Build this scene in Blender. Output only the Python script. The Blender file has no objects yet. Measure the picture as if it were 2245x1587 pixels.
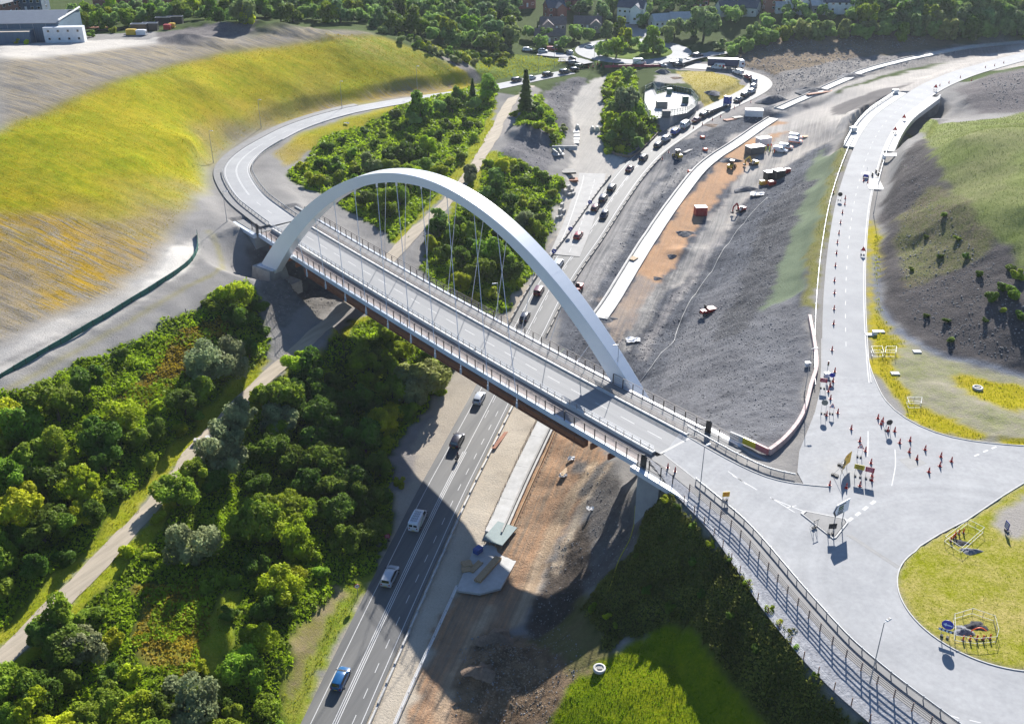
import bpy, bmesh, math, random
import numpy as np
from mathutils import Vector, Matrix
R = math.radians
sc = bpy.context.scene
# ------------------------------------------------------------------ camera
PW, PH = 2245, 1587                       # photograph size
TH, CAMH = R(29), 118.0                   # depression, height over datum (m)
FPX = 4010 * math.tan(TH)                 # focal length in photo pixels
cam = bpy.data.cameras.new('camera'); camo = bpy.data.objects.new('camera', cam)
sc.collection.objects.link(camo); sc.camera = camo
camo.location = (0, 0, CAMH); camo.rotation_euler = (math.pi / 2 - TH, 0, 0)
cam.sensor_fit = 'HORIZONTAL'; cam.sensor_width = 36; cam.lens = 36 * FPX / PW
cam.clip_start = 1; cam.clip_end = 6000
# ------------------------------------------------------------------ sky, sun, exposure
SUN_EL, SUN_AZ = R(28), R(14)             # azimuth from +Y towards +X
w = bpy.data.worlds.new('World'); sc.world = w; w.use_nodes = True
nt = w.node_tree; bg = nt.nodes['Background']
sky = nt.nodes.new('ShaderNodeTexSky'); sky.sky_type = 'NISHITA'; sky.sun_disc = False
sky.sun_elevation = SUN_EL; sky.sun_rotation = SUN_AZ; sky.altitude = 300
sky.air_density = 1.0; sky.dust_density = 0.6; sky.ozone_density = 6.0
nt.links.new(sky.outputs[0], bg.inputs[0]); bg.inputs[1].default_value = 0.07
sl = bpy.data.lights.new('sun', 'SUN'); sl.energy = 5.0; sl.angle = R(0.53); sl.color = (1.0, 0.965, 0.915)
so = bpy.data.objects.new('sun', sl); sc.collection.objects.link(so)
so.rotation_euler = (math.pi / 2 - SUN_EL, 0, math.pi - SUN_AZ)
sc.view_settings.view_transform = 'Standard'; sc.view_settings.look = 'None'
sc.view_settings.exposure = 1.12; sc.view_settings.gamma = 1
sc.cycles.use_denoising = True
sc.cycles.max_bounces = 6; sc.cycles.diffuse_bounces = 3; sc.cycles.glossy_bounces = 2
sc.cycles.transmission_bounces = 4; sc.cycles.transparent_max_bounces = 6
sc.cycles.caustics_reflective = False; sc.cycles.caustics_refractive = False
sc.cycles.sample_clamp_indirect = 6
HAZE = 0.00006
sc.cycles.volume_bounces = 0; sc.cycles.volume_step_rate = 8
rng = np.random.default_rng(7); random.seed(7)
COL = sc.collection
# ------------------------------------------------------------------ pixel -> world
cT, sT = math.cos(TH), math.sin(TH)
def ray(px, py):
    u = (px - PW / 2) / FPX; v = (PH / 2 - py) / FPX
    return np.array([u, cT + v * sT, -sT + v * cT])
def at(px, py, z=0.0):
    r = ray(px, py); t = (z - CAMH) / r[2]
    return np.array([r[0] * t, r[1] * t, z])
def zmain(Y): return -5.5 + 0.074 * (np.asarray(Y) - 128)
def atm(px, py, dz=0.0):                  # pixel on the main-road grade
    z = 0.0
    for _ in range(12): z = float(zmain(at(px, py, z)[1])) + dz
    return at(px, py, z)
def project(p):
    d = np.asarray(p, float) - [0, 0, CAMH]
    zz = d[1] * cT - d[2] * sT
    return PW / 2 + FPX * d[0] / zz, PH / 2 - FPX * (d[1] * sT + d[2] * cT) / zz
def smooth(pts, step=2.0):                # Catmull-Rom resampling
    P = [np.asarray(p, float) for p in pts]; P = [2 * P[0] - P[1]] + P + [2 * P[-1] - P[-2]]
    out = []
    for i in range(1, len(P) - 2):
        n = max(2, int(np.linalg.norm(P[i + 1] - P[i]) / step))
        for k in range(n):
            t = k / n; a, b, c_, d = P[i - 1], P[i], P[i + 1], P[i + 2]
            out.append(.5 * (2 * b + (c_ - a) * t + (2 * a - 5 * b + 4 * c_ - d) * t * t + (3 * b - a - 3 * c_ + d) * t ** 3))
    out.append(P[-2]); return np.array(out)
# ------------------------------------------------------------------ materials
MATS = {}
def mat(name, c1, c2=None, scale=2.0, rough=.8, metal=0.0, bump=0.0, bscale=None, spec=.5, objcol=False, stretch=None, detail=6, alpha=1.0, coat=0.0):
    if name in MATS: return MATS[name]
    m = bpy.data.materials.new(name); m.use_nodes = True; MATS[name] = m
    n = m.node_tree.nodes; L = m.node_tree.links; b = n['Principled BSDF']
    b.inputs['Roughness'].default_value = rough; b.inputs['Metallic'].default_value = metal
    b.inputs['Specular IOR Level'].default_value = spec; b.inputs['Coat Weight'].default_value = coat
    if alpha < 1: b.inputs['Alpha'].default_value = alpha
    if objcol:
        oi = n.new('ShaderNodeObjectInfo'); L.new(oi.outputs['Color'], b.inputs['Base Color']); return m
    c2 = c2 or tuple(x * .75 for x in c1)
    geo = n.new('ShaderNodeNewGeometry'); src = geo.outputs['Position']
    if stretch:
        mp = n.new('ShaderNodeVectorRotate'); mp.rotation_type = 'Z_AXIS'; mp.inputs['Angle'].default_value = -stretch[0]; L.new(src, mp.inputs['Vector'])
        vm = n.new('ShaderNodeVectorMath'); vm.operation = 'MULTIPLY'; vm.inputs[1].default_value = (stretch[1], stretch[2], .2); L.new(mp.outputs[0], vm.inputs[0]); src = vm.outputs[0]
    nz = n.new('ShaderNodeTexNoise'); nz.inputs['Scale'].default_value = scale; nz.inputs['Detail'].default_value = detail; nz.inputs['Roughness'].default_value = .65
    L.new(src, nz.inputs['Vector'])
    rp = n.new('ShaderNodeValToRGB'); rp.color_ramp.elements[0].position = .32; rp.color_ramp.elements[1].position = .68
    rp.color_ramp.elements[0].color = (*c2, 1); rp.color_ramp.elements[1].color = (*c1, 1)
    L.new(nz.outputs[0], rp.inputs[0]); L.new(rp.outputs[0], b.inputs['Base Color'])
    if bump:
        n2 = n.new('ShaderNodeTexNoise'); n2.inputs['Scale'].default_value = bscale or scale * 4; n2.inputs['Detail'].default_value = 4
        L.new(geo.outputs['Position'], n2.inputs['Vector'])
        bp = n.new('ShaderNodeBump'); bp.inputs['Strength'].default_value = 1; bp.inputs['Distance'].default_value = bump
        L.new(n2.outputs[0], bp.inputs['Height']); L.new(bp.outputs[0], b.inputs['Normal'])
    return m
asph = mat('asphalt_pale', (.35, .35, .348), (.28, .282, .285), .16, .88, bump=.006, bscale=14)
asphm = mat('asphalt_worn', (.165, .16, .15), (.095, .095, .093), .5, .75, bump=.006, bscale=14, stretch=(1.17, .05, 1))
asphd = mat('asphalt_deck', (.265, .265, .263), (.205, .206, .208), .5, .8, bump=.004, bscale=14, stretch=(2.267, .05, 1))
footm = mat('footway_asphalt', (.20, .195, .19), (.15, .148, .145), .5, .75, bump=.006, bscale=12)
paint = mat('white_paint', (.68, .67, .65), (.48, .475, .46), 3, .7)
concp = mat('pale_concrete', (.52, .51, .485), (.40, .39, .365), .6, .75, bump=.01, bscale=6)
conc = mat('concrete', (.42, .40, .37), (.28, .27, .25), .7, .85, bump=.015, bscale=5)
kerbm = mat('kerb_stone', (.58, .565, .535), (.42, .41, .385), 1.5, .8)
steel = mat('galvanised_steel', (.36, .38, .41), (.26, .28, .3), 3, .5, metal=.5)
steelw = mat('painted_pale_steel', (.62, .66, .72), (.52, .56, .62), .35, .4, spec=.6)
archm = mat('arch_paint', (.78, .80, .82), (.73, .755, .78), .15, .33, spec=.6, coat=.15)
darkst = mat('dark_brown_steel', (.06, .045, .04), (.035, .028, .026), 3, .55, metal=.3)
blackp = mat('black_panel', (.02, .02, .022), (.012, .012, .014), 3, .5)
rust = mat('weathering_steel', (.34, .125, .055), (.22, .08, .04), 1.2, .8, bump=.004, bscale=10)
timber = mat('fence_timber', (.33, .16, .09), (.2, .095, .055), 3, .8)
timberg = mat('rail_timber', (.42, .38, .34), (.28, .25, .22), 3, .8)
wood = mat('pale_timber', (.46, .33, .19), (.34, .23, .13), 3, .8)
redm = mat('red_plastic', (.5, .02, .018), (.4, .015, .015), 4, .4)
orangem = mat('orange_plastic', (.75, .10, .02), (.6, .08, .02), 4, .45)
whitem = mat('white_plastic', (.8, .8, .79), (.68, .68, .67), 4, .45)
yellowm = mat('yellow_sign_face', (.80, .50, .01), (.72, .44, .01), 2, .45)
olivem = mat('yellow_board_face', (.62, .5, .02), (.55, .43, .02), 2, .45)
bluem = mat('blue_sign_face', (.008, .03, .36), (.006, .024, .3), 2, .4)
skym = mat('pale_blue_face', (.45, .6, .8), (.4, .55, .75), 2, .5)
blackm = mat('black_rubber', (.018, .018, .02), (.01, .01, .012), 4, .7)
maroon = mat('red_sign_face', (.33, .012, .045), (.28, .01, .04), 2, .45)
signw = mat('white_sign_face', (.72, .75, .80), (.64, .68, .74), 2, .4)
greym = mat('grey_sign_back', (.2, .22, .2), (.14, .16, .14), 2, .5)
paintc = mat('vehicle_paint', (1, 1, 1), rough=.28, objcol=True, coat=.6)
glassm = mat('vehicle_glass', (.012, .016, .022), (.01, .013, .018), 2, .06, spec=.9)
tyrem = mat('tyre', (.02, .02, .02), (.014, .014, .014), 4, .85)
rimm = mat('wheel_rim', (.45, .46, .47), (.3, .3, .31), 5, .35, metal=.8)
lampred = mat('tail_lamp', (.45, .01, .01), (.35, .01, .01), 5, .25)
lampw = mat('head_lamp', (.75, .76, .78), (.6, .6, .62), 5, .15)
platem = mat('yellow_plate', (.7, .55, .05), (.65, .5, .05), 5, .4)
# ------------------------------------------------------------------ mesh helpers
class MB:
    """collects geometry in world or local metres; build() links it as ONE mesh object"""
    def __init__(s): s.v = []; s.f = []; s.mi = []; s.cur = 0
    def add(s, vs, fs):
        k = len(s.v); s.v += [tuple(map(float, p)) for p in vs]; s.f += [tuple(i + k for i in f) for f in fs]; s.mi += [s.cur] * len(fs); return s
    def box(s, c, d, rz=0.0, taper=1.0, rot=None):
        x, y, z = d[0] / 2, d[1] / 2, d[2] / 2; ca, sa = math.cos(rz), math.sin(rz); vs = []
        for k, (a, b, g) in enumerate([(-1, -1, -1), (1, -1, -1), (1, 1, -1), (-1, 1, -1), (-1, -1, 1), (1, -1, 1), (1, 1, 1), (-1, 1, 1)]):
            t = taper if g > 0 else 1.0; p = Vector((a * x * t, b * y * t, g * z))
            if rot is not None: p = rot @ p
            vs.append((c[0] + p.x * ca - p.y * sa, c[1] + p.x * sa + p.y * ca, c[2] + p.z))
        return s.add(vs, [(0, 3, 2, 1), (4, 5, 6, 7), (0, 1, 5, 4), (1, 2, 6, 5), (2, 3, 7, 6), (3, 0, 4, 7)])
    def tube(s, p0, p1, r0, r1=None, n=8, cap=True):
        p0, p1 = Vector(p0), Vector(p1); r1 = r0 if r1 is None else r1; d = (p1 - p0)
        if d.length < 1e-6: return s
        d.normalize(); a = d.cross(Vector((0, 0, 1)))
        if a.length < 1e-3: a = Vector((1, 0, 0))
        a.normalize(); b = d.cross(a); vs = []
        for p, r in ((p0, r0), (p1, r1)):
            for k in range(n):
                t = 2 * math.pi * k / n; vs.append(p + a * (r * math.cos(t)) + b * (r * math.sin(t)))
        fs = [(k, (k + 1) % n, n + (k + 1) % n, n + k) for k in range(n)]
        if cap: fs += [tuple(range(n - 1, -1, -1)), tuple(range(n, 2 * n))]
        return s.add(vs, fs)
    def bar(s, p0, p1, wd, ht):           # square bar along p0->p1, ht vertical
        p0, p1 = Vector(p0), Vector(p1); d = (p1 - p0); a = Vector((-d.y, d.x, 0))
        if a.length < 1e-5: a = Vector((1, 0, 0))
        a.normalize(); d.normalize(); u = a.cross(d); u = -u if u.z < 0 else u
        if u.length < 1e-3 or abs(d.z) > .999: u = Vector((0, 1, 0))
        vs = [p + a * (i * wd / 2) + u * (j * ht / 2) for p in (p0, p1) for i, j in ((-1, -1), (1, -1), (1, 1), (-1, 1))]
        return s.add(vs, [(0, 1, 2, 3), (7, 6, 5, 4), (0, 4, 5, 1), (1, 5, 6, 2), (2, 6, 7, 3), (3, 7, 4, 0)])
    def sweep(s, pts, prof, closed=True, cap=True):   # profile [(lateral, up)] swept along pts
        P = np.asarray(pts, float); n = len(P); T = np.gradient(P[:, :2], axis=0); T /= np.linalg.norm(T, axis=1)[:, None] + 1e-9
        N = np.c_[T[:, 1], -T[:, 0]]; m = len(prof); vs = []
        for i in range(n):
            for a, b in prof: vs.append((P[i, 0] + N[i, 0] * a, P[i, 1] + N[i, 1] * a, P[i, 2] + b))
        fs = []; mm = m if closed else m - 1
        for i in range(n - 1):
            for j in range(mm):
                k = (j + 1) % m; fs.append((i * m + j, i * m + k, (i + 1) * m + k, (i + 1) * m + j))
        if cap and closed: fs += [tuple(range(m - 1, -1, -1)), tuple((n - 1) * m + j for j in range(m))]
        return s.add(vs, fs)
    def prism(s, poly, h, axis='z', o=(0, 0, 0)):     # polygon extruded by h
        n = len(poly); f = {'z': lambda a, b, c: (a, b, c), 'y': lambda a, b, c: (a, c, b), 'x': lambda a, b, c: (c, a, b)}[axis]
        vs = [np.add(f(a, b, 0), o) for a, b in poly] + [np.add(f(a, b, h), o) for a, b in poly]
        fs = [tuple(range(n - 1, -1, -1)), tuple(range(n, 2 * n))] + [(i, (i + 1) % n, n + (i + 1) % n, n + i) for i in range(n)]
        return s.add(vs, fs)
    def lathe(s, prof, n=12, o=(0, 0, 0)):            # [(r, z)]
        m = len(prof); vs = [(o[0] + r * math.cos(2 * math.pi * k / n), o[1] + r * math.sin(2 * math.pi * k / n), o[2] + z) for r, z in prof for k in range(n)]
        fs = [(i * n + k, i * n + (k + 1) % n, (i + 1) * n + (k + 1) % n, (i + 1) * n + k) for i in range(m - 1) for k in range(n)]
        fs += [tuple(range(n - 1, -1, -1)), tuple((m - 1) * n + k for k in range(n))]
        return s.add(vs, fs)
    def mesh(s, name, m, smooth=False, off=(0, 0, 0)):
        me = bpy.data.meshes.new(name)
        v = np.array(s.v, float) - np.array(off) if s.v else np.zeros((0, 3))
        me.from_pydata(v.tolist(), [], s.f)
        for mm in (m if isinstance(m, (list, tuple)) else [m]): me.materials.append(mm)
        if isinstance(m, (list, tuple)) and s.mi: me.polygons.foreach_set('material_index', s.mi)
        bm = bmesh.new(); bm.from_mesh(me); bmesh.ops.recalc_face_normals(bm, faces=bm.faces); bm.to_mesh(me); bm.free()
        if smooth: me.polygons.foreach_set('use_smooth', [True] * len(me.polygons))
        return me
    def build(s, name, m, parent=None, smooth=False, off=(0, 0, 0), loc=None):
        return ob(name, s.mesh(name, m, smooth, off), parent, loc)
def ob(name, me, parent=None, loc=None, rz=0.0, sc_=None):
    o = bpy.data.objects.new(name, me); COL.objects.link(o); o.parent = parent
    if loc is not None: o.location = tuple(map(float, loc))
    o.rotation_euler[2] = rz
    if sc_ is not None: o.scale = sc_ if hasattr(sc_, '__len__') else (sc_,) * 3
    return o
def tag(o, label=None, cat=None, group=None, kind=None):
    if label: o['label'] = label
    if cat: o['category'] = cat
    if group: o['group'] = group
    if kind: o['kind'] = kind
    return o
def thing(name, label, cat, loc=(0, 0, 0), rz=0.0, group=None):
    o = bpy.data.objects.new(name, None); COL.objects.link(o); o.location = tuple(map(float, loc)); o.rotation_euler[2] = rz
    o.empty_display_size = .3
    return tag(o, label, cat, group)
KIDS = {}
def copy_tree(o, parent=None):
    c = o.copy(); COL.objects.link(c); c.parent = parent
    for ch in o.children: copy_tree(ch, c)
    return c
def place(proto, loc, rz=0.0, label=None, group=None, scale=None, color=None):
    c = copy_tree(proto) if proto.get('_used') else proto
    proto['_used'] = 1
    c.location = tuple(map(float, loc)); c.rotation_euler[2] = rz
    if scale is not None: c.scale = (scale,) * 3 if not hasattr(scale, '__len__') else scale
    if label: c['label'] = label
    if group: c['group'] = group
    if color is not None:
        for ch in [c] + list(c.children_recursive): ch.color = (*color, 1)
    return c
ORD = 'first second third fourth fifth sixth seventh eighth ninth tenth eleventh twelfth thirteenth fourteenth fifteenth sixteenth seventeenth eighteenth nineteenth twentieth'.split()
TENS = {2: 'twenty', 3: 'thirty', 4: 'forty', 5: 'fifty', 6: 'sixty', 7: 'seventy', 8: 'eighty', 9: 'ninety'}
def ordw(n):
    if n <= 20: return ORD[n - 1]
    if n % 10 == 0: return TENS[n // 10][:-1] + 'ieth'
    return TENS[n // 10] + '-' + ORD[n % 10 - 1]
def vnoise(x, y, s, seed=0):              # numpy value noise
    x = x / s + 1000.37 * (seed + 1); y = y / s + 517.11 * (seed + 1)
    xi, yi = np.floor(x).astype(np.int64), np.floor(y).astype(np.int64); fx, fy = x - xi, y - yi
    fx, fy = fx * fx * (3 - 2 * fx), fy * fy * (3 - 2 * fy)
    def h(a, b):
        n = (a * 374761393 + b * 668265263 + seed * 144665) & 0x7fffffff
        n = ((n ^ (n >> 13)) * 1274126177) & 0x7fffffff
        return ((n ^ (n >> 16)) & 0xffff) / 65535.0
    return (h(xi, yi) * (1 - fx) + h(xi + 1, yi) * fx) * (1 - fy) + (h(xi, yi + 1) * (1 - fx) + h(xi + 1, yi + 1) * fx) * fy - .5
def fbm(x, y, s, o=4, seed=0):
    r = 0; a = 1
    for k in range(o): r = r + a * vnoise(x, y, s, seed + k * 7); a *= .5; s *= .5
    return r
# ================================================================== road alignments
ZD = 21.0                                                  # deck / roundabout level
C0 = np.array([27.32, 146.04]); DL = np.array([-.641, .767]); PRP = np.array([.767, .641])
def zdeck(s): return ZD - .9 * (1 - ((s - 67) / 67) ** 2) if 0 < s < 134 else ZD
def DK(s, t, dz=0.0):                                      # bridge coordinates: s along from the right joint, t across (+ far)
    p = C0 + DL * s + PRP * t; return np.array([p[0], p[1], zdeck(s) + dz])
main_px = [(645, 1780), (690, 1680), (734, 1587), (848, 1340), (962, 1100), (1019, 990), (1076, 881), (1120, 795), (1160, 719), (1202, 639), (1240, 580), (1281, 524), (1312, 478), (1339, 438), (1374, 390), (1409, 350), (1440, 322), (1475, 298), (1520, 268), (1560, 245), (1600, 226), (1634, 210), (1658, 196), (1668, 184), (1660, 172), (1638, 163), (1600, 154), (1550, 147), (1480, 143)]
MAIN = smooth([atm(*p) for p in main_px], 2.0)
RBC = atm(1388, 112); RBZ = RBC[2]
lr = [DK(128, 0), DK(134, 0)] + [at(*p) for p in [(587, 462, 21.1), (551, 433, 21.2), (527, 400, 21.3), (518, 374, 21.4), (528, 352, 21.5), (556, 328, 21.6), (599, 303, 21.8), (641.5, 281.5, 21.9), (695, 262, 22), (748, 247, 22), (800, 236, 21.8), (900, 219, 20.8), (1000, 205, 19.4), (1065, 195, 18.4), (1130, 182, 17.6), (1190, 169, 17.4), (1250, 158, 17.4)]]
LEFT = smooth(lr, 2.0)
rr = [at(*p) for p in [(1870, 905, 21), (1856, 840, 21), (1851, 740, 21.2), (1851, 640, 21.6), (1857, 540, 22), (1870, 445, 22.4), (1893, 360, 22.8), (1916, 303, 23.1), (1948, 258, 23.4), (1990, 226, 23.4), (2040, 193, 23), (2095, 168, 22.5), (2150, 150, 22), (2245, 124, 21.5), (2350, 100, 21)]]
RIGHT = smooth(rr, 2.0)
tr = [at(*p) for p in [(-60, 1510, 6), (0, 1450, 6), (60, 1390, 6.2), (130, 1322, 6.5), (200, 1252, 6.8), (280, 1170, 7.2), (350, 1090, 7.5), (400, 1030, 7.8), (440, 978, 8), (490, 925, 8.3), (535, 875, 8.5), (585, 826, 8.8), (640, 780, 9.2), (690, 732, 9.5), (740, 690, 9.8), (800, 632, 10.5), (860, 562, 11.6), (920, 500, 12.8), (1000, 420, 14.4), (1050, 350, 15.5), (1085, 290, 16.3), (1108, 240, 16.9), (1135, 205, 17.3), (1165, 188, 17.4)]]
TRACK = smooth(tr, 2.0)
hl = [atm(*p) for p in [(1236, 560), (1262, 500), (1282, 440), (1296, 390), (1300, 330), (1293, 270), (1290, 225), (1298, 195), (1320, 172)]]
HAUL = smooth(hl, 2.0)
# junction and roundabout tarmac outline (level ZD)
RB0 = np.array([67.0, 106.7]); RBR = 12.9
junc_px = [(1491, 948), (1560, 988), (1620, 1020), (1680, 1046), (1740, 1060), (1822, 1068), (1762, 1062), (1748, 1035), (1752, 990), (1768, 950), (1786, 905), (1797, 860), (1800, 800), (1800, 742), (1897, 742), (1903, 790), (1918, 835), (1942, 880), (1985, 917), (2050, 948), (2130, 967), (2245, 978), (2420, 985), (2420, 1000), (2245, 1060), (2201, 1087), (2122, 1140), (2060, 1172), (2018, 1198)]
junc = [at(x, y, ZD)[:2] for x, y in junc_px]
a0 = math.atan2(*(junc[-1] - RB0)[::-1]); 
arc = [RB0 + RBR * np.array([math.cos(a), math.sin(a)]) for a in np.linspace(a0 + .12, 1.5 * math.pi + .35, 36)]
near_px = [(2330, 1740), (2230, 1672), (2130, 1606), (2050, 1548), (1985, 1500), (1925, 1452), (1868, 1402), (1810, 1340), (1750, 1272), (1695, 1207), (1645, 1152), (1600, 1112), (1555, 1075), (1505, 1035), (1455, 996)]
near = smooth([np.r_[at(x, y, ZD)[:2], ZD] for x, y in near_px], 3.0)[:, :2]
tail = [RB0 + np.array([4.4, -RBR + .2]), RB0 + np.array([20, -9]), RB0 + np.array([28, -20])]
JUNC = np.array(junc + arc + tail + list(near))
ISLAND = np.array([RB0 + np.array([30, 34]), RB0 + np.array([45, 10]), RB0 + np.array([24, -8])] + arc[::-1] + junc[-5:][::-1] + [at(2420, 1000, ZD)[:2]])
def offs(P, t, dz=0.0):
    P = np.asarray(P, float); T = np.gradient(P[:, :2], axis=0); T /= np.linalg.norm(T, axis=1)[:, None] + 1e-9
    t = np.broadcast_to(t, len(P)); return np.c_[P[:, 0] + T[:, 1] * t, P[:, 1] - T[:, 0] * t, P[:, 2] + dz]
z3 = lambda P, z=ZD: np.c_[np.asarray(P)[:, :2], np.full(len(P), z)]
NEAR = smooth(z3(near[::-1]), 2.0)        # kerb line from the bridge towards the lower right
def SBW(i): n_ = len(NEAR); return np.interp(i, [0, 6, n_ * .45, n_ - 1], [.4, 2.2, 4.5, 5.5])
# ================================================================== terrain
CP = []
def cp(lst): CP.extend([at(*p) for p in lst])
def cpm(lst, dz=0.0): CP.extend([atm(x, y, (d[0] if d else dz)) for x, y, *d in lst])
cp([(0, 130, 45), (150, 115, 43.5), (300, 100, 42), (450, 75, 41), (600, 62, 40), (700, 68, 38), (800, 75, 36), (870, 100, 32.5), (960, 130, 27.5), (1040, 160, 22),
    (0, 790, 20.5), (0, 600, 25), (0, 400, 33), (0, 300, 38), (150, 700, 20.6), (150, 560, 25), (150, 420, 31), (150, 280, 37), (300, 640, 20.6), (300, 500, 25), (300, 350, 31), (300, 200, 38),
    (420, 540, 20.8), (400, 420, 24.5), (420, 300, 30), (430, 180, 36), (460, 400, 21.2), (470, 350, 21.5), (520, 310, 22), (560, 230, 27), (560, 140, 35.5), (620, 270, 22.4), (700, 245, 22.5), (660, 200, 27.5), (660, 120, 34.5),
    (760, 228, 22.6), (760, 170, 27.5), (760, 100, 35), (860, 205, 22.5), (900, 150, 27), (980, 185, 20.5),
    (80, 112, 44), (60, 85, 41), (200, 75, 40), (330, 45, 40), (420, 40, 40), (150, 20, 40), (330, 8, 39), (560, 40, 39), (600, 10, 38)])
cp([(0, 832, 20.2), (100, 772, 20.2), (200, 716, 20.3), (300, 656, 20.4), (400, 592, 20.6), (432, 560, 20.8), (0, 890, 18), (90, 850, 18), (200, 790, 18), (330, 728, 18), (470, 652, 18.3), (545, 612, 17.5),
    (500, 500, 20.8), (545, 540, 19.8), (520, 580, 19), (565, 610, 16.5), (600, 650, 13.5), (640, 660, 12), (690, 640, 12.5), (720, 600, 13),
    (0, 1000, 14), (0, 1200, 9.5), (120, 1150, 9.5), (250, 1000, 11.5), (350, 880, 12.5), (450, 800, 12.5), (550, 720, 12), (600, 740, 11), (480, 900, 9.5),
    (-200, 800, 21), (-200, 1100, 12), (-200, 400, 35), (-200, 1587, 4)])
cp([(560, 1080, 1.5), (480, 1130, 3), (620, 1000, 1), (700, 900, 2), (760, 800, 4.5), (820, 740, 7), (640, 870, 5.5), (400, 1250, 4), (300, 1300, 5), (500, 1250, 2), (600, 1200, 0), (300, 1480, 3.5), (150, 1500, 4.5), (450, 1450, 1), (580, 1420, -.5), (620, 1560, -4), (350, 1580, 2), (100, 1587, 4), (700, 1200, -1.5), (720, 1080, -2), (780, 1000, -1), (820, 1200, -3.5), (880, 790, 4), (-100, 1600, 5), (400, 1750, 1), (0, 1750, 4)])
cpm([(860, 940, .6), (905, 858, .8), (962, 798, .8), (850, 1010, .3), (650, 1587, .5), (740, 1400, .3), (800, 1290, .3), (860, 1160, 0), (880, 1060, .2), (930, 960, .1), (980, 880, 0), (1040, 800, 0), (1100, 700, 0), (1150, 620, 0), (1190, 560, 0), (1235, 500, 0)], 0)
cp([(640, 430, 20.8), (615, 360, 21), (680, 330, 21), (760, 290, 21.5), (850, 255, 21.2), (950, 222, 19.8), (1060, 190, 18), (720, 450, 17), (760, 480, 15), (700, 500, 16), (800, 520, 13), (800, 400, 16), (880, 430, 14), (900, 350, 16.5), (950, 300, 17), (1020, 250, 17.2), (960, 400, 15), (830, 300, 19)])
cp([(960, 520, 11), (1000, 560, 9), (950, 600, 9.5), (1050, 600, 7), (1060, 480, 11), (1100, 400, 12.5), (1150, 480, 9.5), (1080, 340, 15), (1140, 330, 16), (1190, 300, 15.5), (1150, 280, 17.5), (1140, 230, 18), (1190, 240, 17), (1230, 290, 13.5), (1200, 350, 12.5), (1230, 400, 11)])
cp([(1340, 200, 17), (1370, 170, 17.3), (1400, 240, 16), (1410, 290, 14.5), (1350, 300, 13.5), (1330, 250, 15), (1460, 225, 16), (1500, 250, 15.5), (1520, 200, 16.8), (1570, 190, 17.5), (1600, 180, 17.8), (1480, 170, 17.4)])
cpm([(1320, 520), (1390, 450), (1450, 380), (1520, 320), (1600, 260), (1650, 240), (1720, 215), (1760, 250), (1800, 240), (1300, 640), (1360, 700), (1400, 600), (1450, 520), (1520, 430), (1600, 400), (1560, 500), (1650, 340), (1700, 300), (1420, 760), (1340, 820), (1280, 900), (1500, 640), (1600, 290), (1720, 330), (1780, 300)], .6)
cpm([(1475, 750), (1489, 713), (1526, 644), (1561, 596), (1600, 532), (1634, 486), (1660, 455), (1690, 420), (1740, 370), (1780, 330), (1400, 840)], .8)
cp([(1440, 880, 7), (1520, 800, 10), (1600, 700, 12), (1650, 600, 13), (1700, 500, 14), (1740, 430, 15.5), (1560, 880, 14), (1640, 780, 16), (1700, 680, 18), (1740, 600, 19), (1770, 500, 20), (1500, 910, 12),
    (1780, 700, 20.8), (1770, 800, 20.7), (1760, 880, 20.6), (1720, 960, 20.5), (1680, 990, 20.4), (1600, 940, 18), (1660, 900, 18.5), (1800, 480, 21.6), (1825, 400, 22), (1840, 330, 22.4), (1815, 560, 21.4), (1570, 965, 20.4), (1640, 1005, 20.5)])
cp([(1290, 960, 1.5), (1340, 1010, 5), (1390, 1060, 8.5), (1400, 1140, 9), (1370, 1200, 7.5), (1330, 1130, 4.5), (1300, 1250, 2.5), (1280, 1330, 2), (1260, 1080, 0)])
cpm([(1210, 1000), (1180, 1100), (1130, 1200), (1160, 1300), (1080, 1330), (1040, 1400), (980, 1450), (1100, 1400), (950, 1587), (1050, 1587), (1230, 1150, 1), (1240, 1240, 1.5), (900, 1700), (1100, 1300, -.6), (1200, 1380, .5)], .1)
cp([(1320, 1360, 6), (1420, 1360, 8.5), (1300, 1450, 5.5), (1250, 1520, 4), (1200, 1600, 1), (1450, 1500, 8.5), (1450, 1587, 7.5), (1560, 1420, 9.5), (1660, 1480, 10), (1720, 1560, 10), (1600, 1587, 9), (1760, 1660, 10), (1400, 1700, 6),
    (1455, 1085, 20.2), (1480, 1100, 20.2), (1530, 1140, 20.3), (1600, 1205, 20.3), (1650, 1262, 20.3), (1700, 1325, 20.3), (1760, 1410, 20.3), (1830, 1500, 20.3), (1900, 1570, 20.3), (1960, 1640, 20.3)])
cp([(1915, 560, 22), (1925, 640, 21.6), (1950, 700, 21.3), (1995, 742, 21.2), (2080, 785, 21.2), (2245, 825, 21.3), (1945, 780, 21), (2050, 860, 21.2), (2150, 900, 21.2), (2245, 920, 21.2), (2000, 900, 21), (1905, 470, 22.4), (1935, 400, 22.8),
    (2245, 650, 29), (2245, 450, 38), (2245, 280, 42), (2100, 600, 27), (2100, 450, 34), (2100, 300, 39), (2000, 550, 24), (2000, 420, 29), (2000, 325, 30), (1950, 480, 23.5), (2180, 720, 25), (2350, 700, 28), (2400, 400, 40), (2400, 850, 22),
    (2060, 262, 20), (2150, 245, 22), (2245, 235, 24), (1990, 268, 15), (2040, 235, 19), (2120, 215, 24), (2200, 190, 27), (2245, 170, 28), (2120, 190, 23), (2050, 205, 21.5)])
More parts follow.
